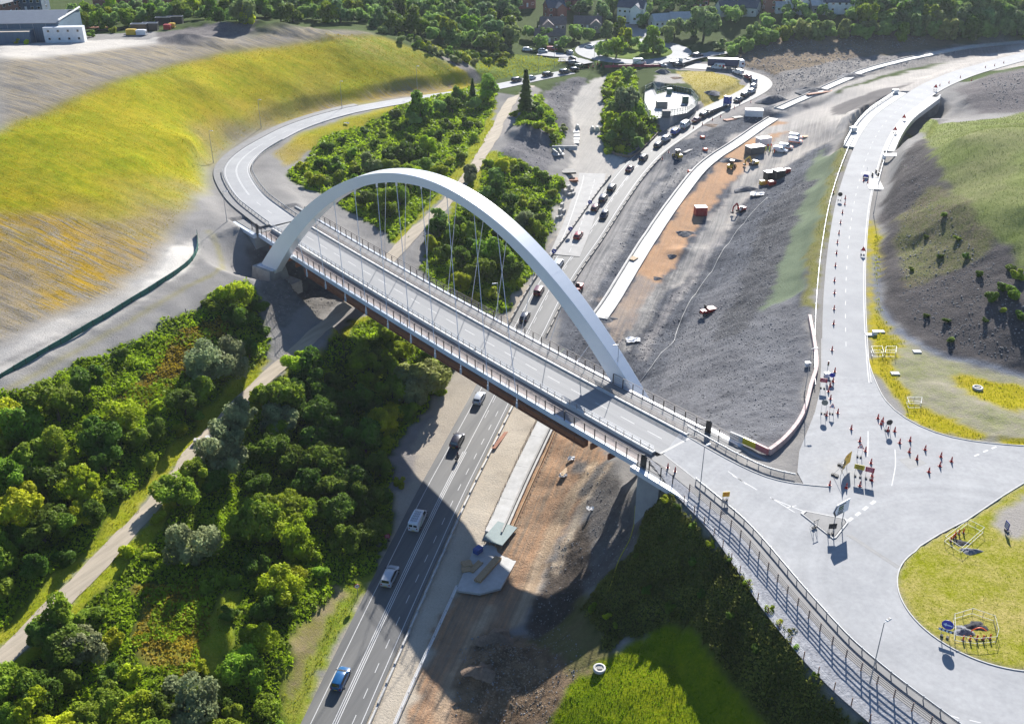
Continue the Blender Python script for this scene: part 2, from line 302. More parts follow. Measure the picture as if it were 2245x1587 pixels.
cp([(1860, 300, 20), (1830, 260, 20), (1860, 245, 21.5), (1900, 228, 22), (1950, 205, 22), (2000, 185, 21.5), (1780, 200, 18), (1850, 170, 19), (1950, 145, 19.5), (2050, 125, 20), (2150, 110, 20), (2245, 92, 20.5), (1700, 175, 18), (2060, 165, 21), (2160, 135, 21)])
cp([(1640, 155, 18.5), (1750, 150, 19), (1850, 132, 19.5), (1950, 118, 20), (2050, 102, 20.3), (1620, 100, 20.5), (1690, 85, 22.3), (1750, 72, 24.2), (1850, 70, 25.2), (1950, 74, 24.8), (2040, 78, 23.5), (2140, 72, 25), (2245, 65, 26),
    (1560, 110, 20), (1520, 100, 20), (1450, 70, 20), (1350, 60, 21), (1250, 90, 19.5), (1200, 110, 19), (1130, 120, 20), (1100, 150, 18.8), (1220, 70, 22), (1050, 110, 23), (1000, 80, 27), (900, 60, 32), (1150, 30, 26), (1300, 25, 26), (1400, 20, 27), (1600, 30, 27), (1800, 30, 30), (2000, 20, 33), (2200, 20, 34), (800, 30, 34), (950, 20, 32)])
CP.extend([np.array([x, y, z]) for x, y, z in [(-700, 700, 55), (-300, 700, 46), (0, 720, 42), (300, 720, 48), (700, 700, 60), (-900, 200, 60), (900, 300, 60), (-400, 0, 10), (400, 0, 15), (0, -100, -10), (0, 1300, 70), (-900, 1300, 90), (900, 1300, 90), (0, 50, -6), (120, 60, 15), (-120, 60, 3), (200, 120, 22), (170, 180, 27)]])
for A, st_ in ((MAIN, 4), (LEFT[4:], 4), (RIGHT, 4), (TRACK, 4), (HAUL, 5)):
    CP.extend(list(A[::st_]))
for a in np.linspace(0, 2 * math.pi, 14)[:-1]: CP.append(np.array([RBC[0] + 22 * math.cos(a), RBC[1] + 22 * math.sin(a), RBZ]))
CP.append(np.array([RBC[0], RBC[1], RBZ + .4]))
for p in JUNC[::2]: CP.append(np.array([p[0], p[1], ZD]))
CP = np.array(CP); _, iu = np.unique(np.round(CP[:, :2] / 2.5).astype(int), axis=0, return_index=True); CP = CP[np.sort(iu)]
D = np.linalg.norm(CP[:, None, :2] - CP[None, :, :2], axis=2)
WT = np.linalg.solve(-D + 0.6 * np.eye(len(CP)), CP[:, 2] - CP[:, 2].mean()); ZM = CP[:, 2].mean()
def grow(a, b, s0, g):                                     # coordinates from a to b with growing steps
    o = [a]; s = s0
    while o[-1] < b: o.append(o[-1] + s); s *= g
    return o
ys = [-400, -200, -100, -40, 0, 30, 50, 62, 70, 76] + list(np.arange(80, 200, .6)) + list(np.arange(200, 300, .75)) + list(np.arange(300, 480, 1.0)) + grow(480, 3000, 1.5, 1.06)
xr = list(np.arange(0, 75, .62)) + list(np.arange(75, 150, .9)) + grow(150, 2500, 1.2, 1.045)
xs = np.array([-x for x in xr[::-1]] + xr[1:]); ys = np.array(sorted(ys))
GX, GY = np.meshgrid(xs, ys); X, Y = GX.ravel(), GY.ravel()
def rbf(X, Y):
    Z = np.empty(len(X))
    for i in range(0, len(X), 20000):
        j = slice(i, i + 20000)
        Z[j] = ZM - np.sqrt((X[j, None] - CP[None, :, 0]) ** 2 + (Y[j, None] - CP[None, :, 1]) ** 2) @ WT
    return Z
def pdist(X, Y, P):                                        # distance to polyline, z and side there
    best = np.full(len(X), 1e9); zz = np.zeros(len(X))
    bx0, bx1, by0, by1 = P[:, 0].min() - 25, P[:, 0].max() + 25, P[:, 1].min() - 25, P[:, 1].max() + 25
    m = np.where((X > bx0) & (X < bx1) & (Y > by0) & (Y < by1))[0]
    for a, b in zip(P[:-1], P[1:]):
        k = m[(np.abs(X[m] - a[0]) < 25) & (np.abs(Y[m] - a[1]) < 25)]
        if len(k) == 0: continue
        d = b[:2] - a[:2]; t = np.clip(((X[k] - a[0]) * d[0] + (Y[k] - a[1]) * d[1]) / (d @ d + 1e-9), 0, 1)
        r = np.hypot(X[k] - a[0] - d[0] * t, Y[k] - a[1] - d[1] * t); q = r < best[k]
        best[k[q]] = r[q]; zz[k[q]] = (a[2] + (b[2] - a[2]) * t)[q]
    return best, zz
def inpoly(X, Y, P):
    P = np.asarray(P); c = np.zeros(len(X), bool)
    m = np.where((X >= P[:, 0].min()) & (X <= P[:, 0].max()) & (Y >= P[:, 1].min()) & (Y <= P[:, 1].max()))[0]
    x, y = X[m], Y[m]; r = np.zeros(len(m), bool); j = len(P) - 1
    for i in range(len(P)):
        xi, yi, xj, yj = *P[i, :2], *P[j, :2]
        if yi != yj: r ^= ((yi > y) != (yj > y)) & (x < (xj - xi) * (y - yi) / (yj - yi) + xi)
        j = i
    c[m] = r; return c
Z = rbf(X, Y)
Z += .45 * fbm(X, Y, 9, 4, 3) * np.clip((Y + 50) / 100, 0, 1)
def mound(px, py, z, h, rx, ry, rot=0.0):                  # a heap of spoil
    global Z
    c = at(px, py, z); dx, dy = X - c[0], Y - c[1]; ca, sa = math.cos(rot), math.sin(rot)
    d = np.sqrt(((dx * ca + dy * sa) / rx) ** 2 + ((-dx * sa + dy * ca) / ry) ** 2) + .25 * fbm(X, Y, 3, 3, 11)
    Z = Z + h * np.clip(1 - d, 0, 1) ** 1.2
mound(1085, 1430, -2, 3.0, 7, 5.5, .4); mound(1190, 1440, 0, 1.6, 8, 5, .2); mound(1300, 1200, 3, 1.2, 4, 7, 1)
mound(1160, 300, 15, 3.5, 13, 9, .5); mound(1560, 215, 16, 2.0, 6, 5)
mound(430, 82, 42, 2.5, 22, 8); mound(560, 62, 40, 3.0, 40, 10); mound(1090, 1510, -2, 1.6, 4, 4); mound(1500, 545, 6, .9, 7, 4); mound(1650, 430, 9, 1.5, 10, 3, .9)
# small holes: excavation by the abutment
def carve(P, hw, drop, blend, dzr=0.0):
    global Z
    d, zz = pdist(X, Y, P); zr = zz - drop
    t = np.clip((d - hw) / blend, 0, 1); t = t * t * (3 - 2 * t)
    m = d < hw + blend; Z[m] = zr[m] * (1 - t[m]) + Z[m] * t[m]
carve(TRACK, 2.6, .06, 4); carve(HAUL, 4.5, .02, 4)
LEFTC = LEFT[3:]
carve(LEFTC, 7.6, .18, 7); carve(RIGHT, 6.2, .18, 5); carve(MAIN, 6.0, .15, 6)
jd = inpoly(X, Y, JUNC); Z[jd] = ZD - .16
jn = ~jd & (pdist(X, Y, np.c_[JUNC, np.full(len(JUNC), ZD)])[0] < 1.6) & (((X - C0[0]) * DL[0] + (Y - C0[1]) * DL[1]) < -3)
Z[jn] = np.where(Z[jn] > ZD - .15, ZD - .05, Z[jn])
band = inpoly(X, Y, np.r_[offs(NEAR, .1)[:, :2], offs(NEAR, 3.2 + SBW(np.arange(len(NEAR))))[::-1, :2]]) & ~jd
SAL = (X - C0[0]) * DL[0] + (Y - C0[1]) * DL[1]
emb = inpoly(X, Y, np.r_[offs(NEAR, 3)[:, :2], offs(NEAR, 32)[::-1, :2]]) & ~jd & ~band
dn, wdl = pdist(X, Y, np.c_[NEAR[:, :2], SBW(np.arange(len(NEAR)))]); k = emb & (dn < 25); Z[k] = np.maximum(Z[k], ZD - .4 - .22 * wdl[k] - 1.05 * np.clip(dn[k] - 2.9 - wdl[k], 0, 40) - 1.1 * np.clip(SAL[k] + 26, 0, 60)); Z[band] = ZD - .3 - .22 * np.clip(dn[band] - 2.7, 0, 9)
isl = inpoly(X, Y, ISLAND) & ~jd; Z[isl] = ZD + .03 + .04 * fbm(X, Y, 4, 3, 5)[isl]
mound(2085, 1395, ZD, 0, 1, 1)
drb = np.hypot(X - RBC[0], Y - RBC[1]); m = drb < 27; Z[m] = np.where(drb[m] < 17, RBZ + .3, RBZ - .15)
# keep the ground below the bridge deck
sS = (X - C0[0]) * DL[0] + (Y - C0[1]) * DL[1]; tS = (X - C0[0]) * PRP[0] + (Y - C0[1]) * PRP[1]
m = (np.abs(tS) < 10.5) & (sS > 1) & (sS < 133); lim = ZD - 2.6 - np.minimum(np.minimum(sS - 1, 133 - sS) * 1.3, 12); Z[m] = np.minimum(Z[m], lim[m])
m = (np.abs(tS) < 10.2) & (sS >= 132) & (sS < 147); Z[m] = np.minimum(Z[m], ZD - .75)
dA = np.hypot(X + 60.8, Y - 235.0); m = dA < 16; Z[m] = np.minimum(Z[m], 12.6 + .75 * np.clip(dA[m] - 5.5, 0, 20))
dB = np.hypot(X - 30.4, Y - 158.7); m = (dB < 6) & (tS > 6); Z[m] = np.minimum(Z[m], 7.0 + 3 * np.clip(dB[m] - 2.6, 0, 20))
# under the second bridge
r2 = smooth([RIGHT[np.argmin(np.abs(RIGHT[:, 1] - yy))] for yy in (318, 330, 342, 354, 366)], 2)
d2, z2 = pdist(X, Y, r2); m = d2 < 13; Z[m] = np.minimum(Z[m], 15.5 + np.clip((d2[m] - 9) / 4, 0, 1) * 5)
def blur(A, it):
    for _ in range(it):
        B = A.reshape(len(ys), len(xs), -1); C_ = B.copy(); C_[1:-1, 1:-1] = (B[1:-1, 1:-1] * 2 + B[:-2, 1:-1] + B[2:, 1:-1] + B[1:-1, :-2] + B[1:-1, 2:]) / 6; A = C_.reshape(A.shape)
    return A
Zb = blur(Z, 60); k = (X > 38) & (X < 190) & (Y > 285) & (Y < 440) & (pdist(X, Y, MAIN)[0] > 9) & (pdist(X, Y, RIGHT)[0] > 16); Z[k] = Zb[k]
ZG = Z.reshape(GX.shape); ZKEEP = Z.copy(); onroad_ = (pdist(X, Y, MAIN)[0] < 6) | jd | (pdist(X, Y, RIGHT)[0] < 6.2)
def HT(x, y):
    x = np.atleast_1d(np.asarray(x, float)); y = np.atleast_1d(np.asarray(y, float))
    i = np.clip(np.searchsorted(ys, y) - 1, 0, len(ys) - 2); j = np.clip(np.searchsorted(xs, x) - 1, 0, len(xs) - 2)
    fy = (y - ys[i]) / (ys[i + 1] - ys[i]); fx = (x - xs[j]) / (xs[j + 1] - xs[j])
    return (ZG[i, j] * (1 - fx) + ZG[i, j + 1] * fx) * (1 - fy) + (ZG[i + 1, j] * (1 - fx) + ZG[i + 1, j + 1] * fx) * fy
def G(px, py, h=0.0, hk=0.0):                              # pixel ray meets the ground raised by h (+ hk * depth)
    r = ray(px, py); t = np.arange(85, 900, .5)
    P = np.array([0, 0, CAMH]) + r * t[:, None]
    hh = P[:, 2] - HT(P[:, 0], P[:, 1]) - (h + hk * t)
    k = np.argmax(hh < 0)
    if k == 0: k = len(t) - 1
    f = hh[k - 1] / (hh[k - 1] - hh[k] + 1e-9); p = P[k - 1] + (P[k] - P[k - 1]) * f
    p[2] = float(HT(p[0], p[1])[0]); return p
# level the fenced compound, bench the two concrete strips
def flat_poly(px, dz=0.0):
    P = np.array([G(*q) for q in px]); k = inpoly(X, Y, P); Z[k] = np.median(P[:, 2]) + dz; return P
COMP = flat_poly([(1405, 195), (1432, 180), (1475, 188), (1522, 200), (1540, 228), (1528, 250), (1508, 270), (1440, 272), (1418, 268), (1404, 235)])
def bench(px, hw):
    global Z
    P = smooth([G(*q) for q in px], 2.5); S = np.linspace(0, 1, len(P)); P[:, 2] = np.polyval(np.polyfit(S, P[:, 2], 2), S); carve(P, hw, .05, 4); return P
ST1 = bench([(1312, 702), (1345, 650), (1390, 578), (1428, 516), (1485, 434), (1545, 363), (1616, 313), (1666, 278), (1694, 260)], 3.5)
ST2 = bench([(1705, 246), (1766, 214), (1837, 176), (1908, 151), (2015, 128), (2122, 107), (2260, 88)], 3.5)
Z[onroad_] = np.minimum(Z[onroad_], ZKEEP[onroad_]); ZG = Z.reshape(GX.shape)
# ---- ground cover zones: two base colours per zone (a, b), outlines traced on the ground
N = len(X); CA = np.tile([.30, .285, .265], (N, 1)); CB = np.tile([.20, .19, .18], (N, 1)); STA = np.zeros(N); STB = np.zeros(N); RGH = np.zeros(N)
wx = X + 2.6 * fbm(X, Y, 8, 4, 21) + 1.6 * vnoise(X, Y, 1.1, 25); wy = Y + 2.6 * fbm(X, Y, 8, 4, 22) + 1.6 * vnoise(X, Y, 1.1, 26)
SCRUB = np.zeros(N, bool); ZID = np.zeros(N, int)
def zone(pts, ca, cb, sa=0, sb=0, scrub=False, world=False, rg=0, zid=0, warp=True):
    P = np.array(pts)[:, :2] if world else np.array([G(*p)[:2] for p in pts])
    k = inpoly(wx if warp else X, wy if warp else Y, P); CA[k] = ca; CB[k] = cb; STA[k] = sa; STB[k] = sb; RGH[k] = rg; SCRUB[k] = scrub; ZID[k] = zid; return k
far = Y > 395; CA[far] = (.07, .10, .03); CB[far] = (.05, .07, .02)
zone([(0, 130), (150, 118), (330, 100), (450, 90), (600, 60), (750, 65), (830, 74), (700, 88), (560, 103), (400, 137), (250, 178), (100, 243), (0, 302)], (.30, .25, .17), (.19, .175, .155), sb=1)
zone([(-40, 302), (100, 245), (250, 180), (420, 130), (560, 105), (700, 88), (800, 73), (880, 96), (980, 140), (1050, 172), (1000, 195), (900, 210), (790, 230), (700, 243), (560, 290), (480, 330), (455, 370), (440, 420), (380, 490), (250, 500), (120, 485), (-40, 500)], (.26, .265, .006), (.37, .285, .014), sb=.5, zid=1)
zone([(700, 75), (830, 78), (940, 120), (1010, 160), (900, 160), (780, 120)], (.22, .26, .03), (.36, .28, .07), sb=.6, zid=1)
zone([(620, 275), (700, 235), (860, 190), (1000, 180), (960, 205), (760, 230), (640, 275)], (.36, .24, .06), (.24, .2, .15), sb=1)
zone([(-60, 470), (120, 470), (250, 490), (380, 470), (360, 530), (300, 590), (230, 640), (120, 690), (-60, 780)], (.42, .26, .02), (.26, .225, .17), sb=1, zid=2)
zone([(0, 100), (120, 92), (250, 88), (340, 84), (350, 96), (150, 121), (0, 131)], (.55, .51, .45), (.42, .39, .35))
zone([(340, 70), (450, 55), (560, 48), (560, 70), (430, 95), (340, 98)], (.13, .12, .12), (.2, .18, .165))
zone([(600, 338), (640, 300), (720, 272), (830, 240), (920, 212), (1000, 193), (1055, 182), (1060, 195), (960, 225), (850, 256), (740, 292), (690, 322), (650, 347), (618, 365)], (.30, .27, .012), (.40, .30, .03), zid=1)
zone([(-20, 780), (100, 715), (200, 660), (300, 600), (420, 520), (440, 560), (380, 610), (300, 665), (150, 755), (-20, 850)], (.46, .43, .39), (.34, .32, .29))
zone([(380, 540), (425, 530), (428, 575), (340, 632), (300, 650), (330, 600)], (.66, .62, .55), (.56, .52, .46))
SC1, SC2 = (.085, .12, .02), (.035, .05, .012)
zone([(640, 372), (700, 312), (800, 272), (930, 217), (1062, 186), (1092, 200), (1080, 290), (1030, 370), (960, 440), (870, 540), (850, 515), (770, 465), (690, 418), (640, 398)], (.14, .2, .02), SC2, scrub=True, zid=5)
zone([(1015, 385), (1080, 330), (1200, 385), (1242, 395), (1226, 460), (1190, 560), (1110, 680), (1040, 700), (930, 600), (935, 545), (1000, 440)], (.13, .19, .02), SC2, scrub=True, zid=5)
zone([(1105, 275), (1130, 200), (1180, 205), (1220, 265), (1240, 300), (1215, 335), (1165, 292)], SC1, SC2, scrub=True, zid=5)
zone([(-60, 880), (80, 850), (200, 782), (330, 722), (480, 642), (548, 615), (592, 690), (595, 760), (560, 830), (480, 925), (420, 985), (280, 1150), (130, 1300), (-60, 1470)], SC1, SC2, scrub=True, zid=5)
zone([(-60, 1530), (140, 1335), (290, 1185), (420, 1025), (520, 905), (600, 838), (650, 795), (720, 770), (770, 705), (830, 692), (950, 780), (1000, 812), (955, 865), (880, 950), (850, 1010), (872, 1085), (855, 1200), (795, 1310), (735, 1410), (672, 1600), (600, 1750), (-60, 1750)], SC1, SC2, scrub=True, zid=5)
zone([(610, 1600), (640, 1410), (700, 1330), (770, 1270), (815, 1240), (795, 1310), (735, 1410), (672, 1600)], (.17, .25, .015), (.28, .27, .05), zid=4)
zone([(310, 1290), (440, 1270), (480, 1400), (470, 1500), (360, 1500), (300, 1430)], (.22, .22, .02), (.12, .09, .03), scrub=True, zid=6)
zone([(330, 770), (480, 690), (520, 720), (420, 800), (340, 900), (250, 880)], (.13, .11, .015), (.06, .035, .015), scrub=True, zid=6)
zone([(478, 1300), (522, 1285), (520, 1400), (505, 1490), (470, 1530), (462, 1430)], (.2, .27, .012), (.29, .28, .04), zid=4)
zone([(640, 1420), (730, 1280), (760, 1290), (690, 1420), (640, 1530)], (.32, .25, .15), (.2, .18, .05))
zone([(850, 1010), (900, 930), (960, 862), (1005, 812), (1110, 683), (1160, 605), (1240, 478), (1250, 540), (1130, 760), (1060, 880), (980, 1020), (895, 1180), (830, 1300), (690, 1600), (665, 1600), (800, 1290), (868, 1150), (870, 1080)], (.46, .40, .32), (.33, .29, .24))
zone([(850, 1010), (900, 930), (935, 905), (905, 980), (890, 1080), (870, 1080)], (.34, .31, .28), (.22, .2, .19))
zone([(1000, 1100), (1110, 885), (1190, 895), (1070, 1180), (1000, 1320), (880, 1600), (790, 1600), (900, 1360)], (.56, .49, .39), (.42, .36, .28))
zone([(1215, 890), (1345, 990), (1300, 1060), (1262, 1130), (1175, 1260), (1105, 1400), (1030, 1500), (995, 1640), (860, 1640), (925, 1440), (1000, 1300), (1090, 1190), (1180, 1000)], (.44, .27, .16), (.27, .2, .14), sa=1.3, rg=.6)
zone([(1255, 1000), (1340, 1010), (1400, 1060), (1400, 1160), (1340, 1260), (1280, 1300), (1240, 1260), (1290, 1120)], (.21, .195, .18), (.10, .09, .083), rg=1.2)
zone([(1005, 1425), (1100, 1370), (1180, 1395), (1240, 1440), (1345, 1435), (1300, 1485), (1215, 1600), (995, 1600)], (.32, .225, .14), (.09, .06, .04), rg=2)
zone([(1170, 1400), (1240, 1300), (1330, 1300), (1350, 1430), (1250, 1480)], (.2, .165, .08), (.10, .105, .035), rg=1)
zone([(1180, 1290), (1240, 1170), (1275, 1150), (1300, 1240), (1262, 1330), (1200, 1400), (1150, 1370)], (.13, .105, .085), (.055, .047, .04), rg=1.5)
zone([(545, 540), (600, 560), (690, 600), (740, 590), (760, 640), (700, 690), (620, 720), (570, 640)], (.24, .225, .205), (.13, .122, .115), rg=1.3)
zone([(1195, 1640), (1250, 1490), (1335, 1435), (1440, 1370), (1600, 1395), (1705, 1500), (1900, 1600), (1800, 1800), (1300, 1800)], (.125, .185, .004), (.20, .22, .006), zid=3, rg=.3)
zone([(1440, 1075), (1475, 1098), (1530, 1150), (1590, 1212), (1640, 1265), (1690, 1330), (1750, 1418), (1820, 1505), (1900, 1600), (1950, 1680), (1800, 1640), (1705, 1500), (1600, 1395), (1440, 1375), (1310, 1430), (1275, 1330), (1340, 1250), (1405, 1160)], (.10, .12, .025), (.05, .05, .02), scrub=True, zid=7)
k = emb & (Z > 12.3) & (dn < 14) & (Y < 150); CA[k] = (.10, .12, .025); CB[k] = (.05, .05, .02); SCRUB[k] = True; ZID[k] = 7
zone(list(ISLAND), (.235, .25, .008), (.40, .32, .12), world=True, zid=8, warp=False)
zone([(2170, 1120), (2260, 1060), (2300, 1120), (2245, 1180), (2200, 1160)], (.36, .33, .29), (.26, .24, .22))
GRV1, GRV2 = (.155, .16, .175), (.075, .078, .088)  # slate gravel of the works, darkened with a passing cloud's shade in its colour
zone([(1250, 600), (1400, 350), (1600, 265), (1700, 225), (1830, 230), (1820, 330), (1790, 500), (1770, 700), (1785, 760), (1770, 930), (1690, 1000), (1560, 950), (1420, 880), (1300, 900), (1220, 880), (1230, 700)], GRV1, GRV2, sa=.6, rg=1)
zone([(1550, 640), (1700, 560), (1770, 700), (1785, 760), (1770, 930), (1690, 1000), (1560, 950), (1430, 870), (1480, 760)], (.205, .205, .215), (.12, .12, .127), rg=1)
zone([(1790, 330), (1836, 335), (1775, 560), (1758, 640), (1672, 682), (1690, 600), (1740, 460)], (.18, .215, .135), (.12, .15, .10), sa=.0, zid=9)
zone([(1600, 300), (1690, 262), (1760, 262), (1800, 250), (1860, 290), (1770, 335), (1670, 400), (1610, 480), (1540, 570), (1470, 640), (1500, 560), (1600, 420), (1640, 350), (1600, 330)], (.45, .41, .36), (.30, .28, .26), sa=1)
zone([(1392, 606), (1450, 618), (1506, 530), (1588, 415), (1698, 305), (1765, 258), (1690, 266), (1620, 310), (1500, 440)], (.50, .30, .17), (.42, .27, .17), sa=.7)
zone([(1330, 720), (1390, 720), (1450, 620), (1400, 600)], (.38, .29, .22), (.25, .22, .2), sa=1)
zone([(1250, 590), (1330, 470), (1450, 350), (1470, 350), (1400, 450), (1330, 560), (1290, 660)], (.33, .31, .29), (.18, .175, .17), sa=1)
zone([(1690, 262), (1760, 240), (1840, 205), (1990, 160), (2245, 92), (2300, 90), (2300, 140), (2150, 155), (2000, 200), (1900, 250), (1850, 290), (1800, 270)], (.50, .46, .41), (.38, .35, .32), sa=.5)
zone([(1680, 185), (1720, 200), (1850, 170), (2000, 135), (2245, 80), (2245, 95), (2000, 150), (1850, 195), (1700, 250)], (.42, .39, .35), (.28, .26, .24), sa=.5)
zone([(1640, 160), (1700, 165), (1850, 134), (2000, 112), (2245, 85), (2245, 100), (2000, 150), (1850, 180), (1700, 215), (1660, 200)], (.31, .285, .26), (.17, .16, .155), sa=.5, rg=1)
zone([(1820, 235), (1880, 215), (1960, 190), (2000, 180), (1960, 215), (1900, 262), (1830, 260)], (.2, .185, .175), (.13, .12, .115))
zone([(1570, 140), (1640, 92), (1750, 74), (2040, 78), (2110, 98), (1950, 120), (1850, 134), (1700, 165), (1645, 160)], (.26, .20, .13), (.17, .135, .105), rg=1)
zone([(1480, 156), (1560, 156), (1612, 172), (1640, 190), (1600, 222), (1545, 243), (1535, 205), (1500, 180)], (.36, .30, .07), (.44, .36, .14), zid=1)
zone([(1440, 165), (1490, 160), (1500, 185), (1440, 190)], (.48, .44, .38), (.34, .32, .29))
zone([(1330, 165), (1395, 150), (1400, 200), (1440, 285), (1430, 310), (1380, 345), (1325, 338), (1318, 260)], SC1, SC2, scrub=True, zid=5)
zone([(1240, 200), (1290, 182), (1335, 162), (1322, 200), (1316, 260), (1322, 335), (1368, 352), (1330, 420), (1250, 550), (1228, 545), (1215, 475), (1238, 400), (1262, 330), (1255, 250)], (.53, .49, .43), (.38, .355, .32), sa=.4)
zone([(1080, 295), (1110, 240), (1125, 210), (1160, 190), (1180, 195), (1140, 250), (1120, 300)], (.36, .33, .30), (.26, .24, .22))
zone([(1095, 330), (1140, 285), (1200, 290), (1215, 345), (1200, 385), (1120, 345)], (.23, .22, .22), (.15, .145, .148), rg=1)
zone([(1185, 200), (1260, 170), (1290, 175), (1255, 215), (1248, 290), (1215, 262)], (.2, .19, .19), (.13, .125, .128), rg=1)
zone([(940, 100), (1010, 150), (1060, 175), (1100, 175), (1180, 160), (1260, 130), (1190, 125), (1100, 115), (1000, 105)], (.17, .23, .04), (.1, .14, .03), zid=4)
zone([(990, 120), (1062, 172), (1040, 178), (960, 125)], (.17, .16, .15), (.25, .22, .19))
zone([(1265, 115), (1380, 75), (1490, 100), (1480, 130), (1390, 145), (1300, 138)], (.16, .22, .04), (.09, .13, .03), scrub=True, zid=4)
VY1, VY2 = (.31, .28, .008), (.40, .31, .025)
zone([(1893, 500), (1918, 480), (1918, 640), (1935, 710), (1975, 760), (2000, 830), (1975, 900), (1925, 845), (1902, 770), (1893, 640)], VY1, VY2, zid=4)
zone([(1950, 765), (1990, 745), (2080, 790), (2245, 828), (2320, 840), (2320, 985), (2245, 976), (2160, 965), (2010, 895), (1975, 850)], (.36, .32, .25), (.22, .23, .1), rg=.5)
zone([(1925, 840), (1960, 860), (2010, 892), (2100, 925), (2145, 955), (2130, 967), (2050, 948), (1985, 915)], VY1, VY2, zid=4)
zone([(2085, 820), (2130, 825), (2245, 850), (2320, 870), (2320, 895), (2200, 890), (2130, 870)], VY1, VY2, zid=4)
zone([(2180, 955), (2320, 960), (2320, 980), (2170, 972)], VY1, VY2, zid=4)
zone([(1918, 560), (1945, 430), (1990, 320), (2060, 290), (2245, 245), (2400, 240), (2400, 840), (2245, 822), (2080, 783), (1990, 740), (1930, 680)], (.12, .108, .104), (.075, .068, .066), rg=1)
zone([(1960, 480), (2040, 400), (2120, 430), (2180, 500), (2150, 560), (2060, 610), (1980, 640)], (.15, .16, .06), (.15, .12, .09), rg=1, zid=10)
zone([(1985, 292), (2100, 270), (2245, 245), (2420, 240), (2420, 620), (2245, 580), (2160, 500), (2090, 420), (2050, 345)], (.16, .20, .05), (.22, .245, .085), zid=10)
zone([(2150, 250), (2090, 195), (2245, 150), (2400, 140), (2400, 240)], (.19, .17, .165), (.13, .12, .12), rg=1)
# haul tracks and rock benches on the site floor
for pts, wd, ca, cb in [([(1285, 668), (1330, 575), (1392, 478), (1462, 402), (1560, 328)], 1.9, (.36, .34, .32), (.24, .23, .22)), ([(1372, 765), (1432, 662), (1502, 578), (1562, 500), (1622, 428), (1705, 345)], 1.6, (.36, .34, .31), (.22, .21, .2)), ([(1402, 790), (1452, 700), (1520, 610), (1580, 520)], 1.2, (.33, .31, .29), (.2, .19, .19)), ([(1330, 660), (1365, 690), (1350, 745)], 1.5, (.36, .29, .23), (.24, .21, .19)), ([(1300, 1010), (1245, 1110), (1190, 1230), (1130, 1360)], 1.1, (.5, .38, .26), (.36, .26, .17)), ([(1330, 1020), (1275, 1120), (1215, 1250)], .8, (.48, .4, .3), (.33, .25, .18)), ([(1075, 1330), (1010, 1450), (960, 1587)], 1.2, (.5, .37, .25), (.36, .25, .16)), ([(1640, 300), (1720, 280), (1800, 262), (1870, 250)], 3, (.52, .48, .43), (.4, .37, .33))]:
    P = smooth([G(*p) for p in pts], 2); d, _ = pdist(wx * .7 + X * .3, wy * .7 + Y * .3, P); k = d < wd; CA[k] = ca; CB[k] = cb; STA[k] = 1
P = smooth([G(*p) for p in [(1745, 415), (1710, 480), (1680, 560), (1650, 640), (1600, 720)]], 2); d, _ = pdist(wx, wy, P); BEN = np.clip(1 - d / 5.5, 0, 1); k = BEN > .1; CA[k] = (.15, .15, .155); CB[k] = (.07, .07, .075); RGH[k] = 1.6
k = ((ZID == 1) | (ZID == 2)) & (X < 20); gg = np.clip(.45 + 1.7 * fbm(X, Y, 26, 4, 81), 0, 1)[:, None]; ff = (np.clip((31 - Z) / 9, 0, 1) * np.clip((-60 - X) / 30, 0, 1))[:, None]
CB[k] = (CB * (1 - gg * .5) + np.array([.29, .29, .008]) * gg * .5)[k]; CA[k] = (CA * (1 - gg * .7) + np.array([.19, .245, .004]) * gg * .7)[k]; g2 = np.clip(-.06 + ff * .6 + 1.3 * fbm(X, Y, 9, 4, 83)[:, None] * (.45 + ff), 0, .85); gb = np.array([.30, .19, .05]) * (1 - ff) + np.array([.27, .24, .2]) * ff; CA[k] = (CA * (1 - g2) + gb * g2)[k]; CB[k] = (CB * (1 - g2) + gb * .85 * g2)[k]
k = ZID == 10; g2 = np.clip(.5 + 2.0 * fbm(X, Y, 14, 4, 85), 0, 1)[:, None]; CA[k] = (CA * (1 - g2 * .6) + np.array([.2, .21, .09]) * g2 * .6)[k]; CB[k] = (CB * (1 - g2 * .4) + np.array([.17, .13, .1]) * g2 * .4)[k]
zone([(1838, 330), (1864, 308), (1832, 420), (1814, 520), (1797, 620), (1786, 680), (1766, 680), (1776, 560), (1802, 440)], (.21, .2, .05), (.16, .15, .07), zid=10)
dtk = pdist(X, Y, TRACK)[0]; k = (dtk > 1.5) & (dtk < 4.4 + 2.5 * vnoise(X, Y, 5, 47)) & SCRUB; CA[k] = (.24, .29, .012); CB[k] = (.30, .28, .03); ZID[k] = 4; SCRUB[k] = False
# ditches
for pts, wd, ca in [([(60, 262), (100, 243), (250, 178), (400, 137), (560, 103), (700, 88), (800, 76)], .8, (.12, .105, .09)), ([(1918, 560), (1928, 670), (1990, 740), (2080, 784), (2245, 823), (2330, 840)], .7, (.22, .24, .28)), ([(0, 868), (100, 808), (200, 752), (300, 695), (400, 635), (480, 590), (478, 545), (455, 505)], .4, (.31, .28, .13)), ([(960, 108), (1000, 140), (1050, 165)], .7, (.09, .085, .085)), ([(0, 800), (140, 735), (300, 660)], .3, (.2, .19, .18))]:
    P = smooth([G(*p) for p in pts], 2); d, _ = pdist(X, Y, P); k = d < wd; CA[k] = ca; CB[k] = tuple(c * .6 for c in ca)
CA, CB = blur(CA, 1), blur(CB, 1)
k = (X < -25) & (Y > 170) & (((ZID == 1) | (ZID == 2)) | (blur(STB.astype(float), 8) > .02)); CAb, CBb = blur(CA, 14), blur(CB, 14); CA[k] = CAb[k]; CB[k] = CBb[k]
RGH, STB = blur(RGH, 4), blur(STB, 6)
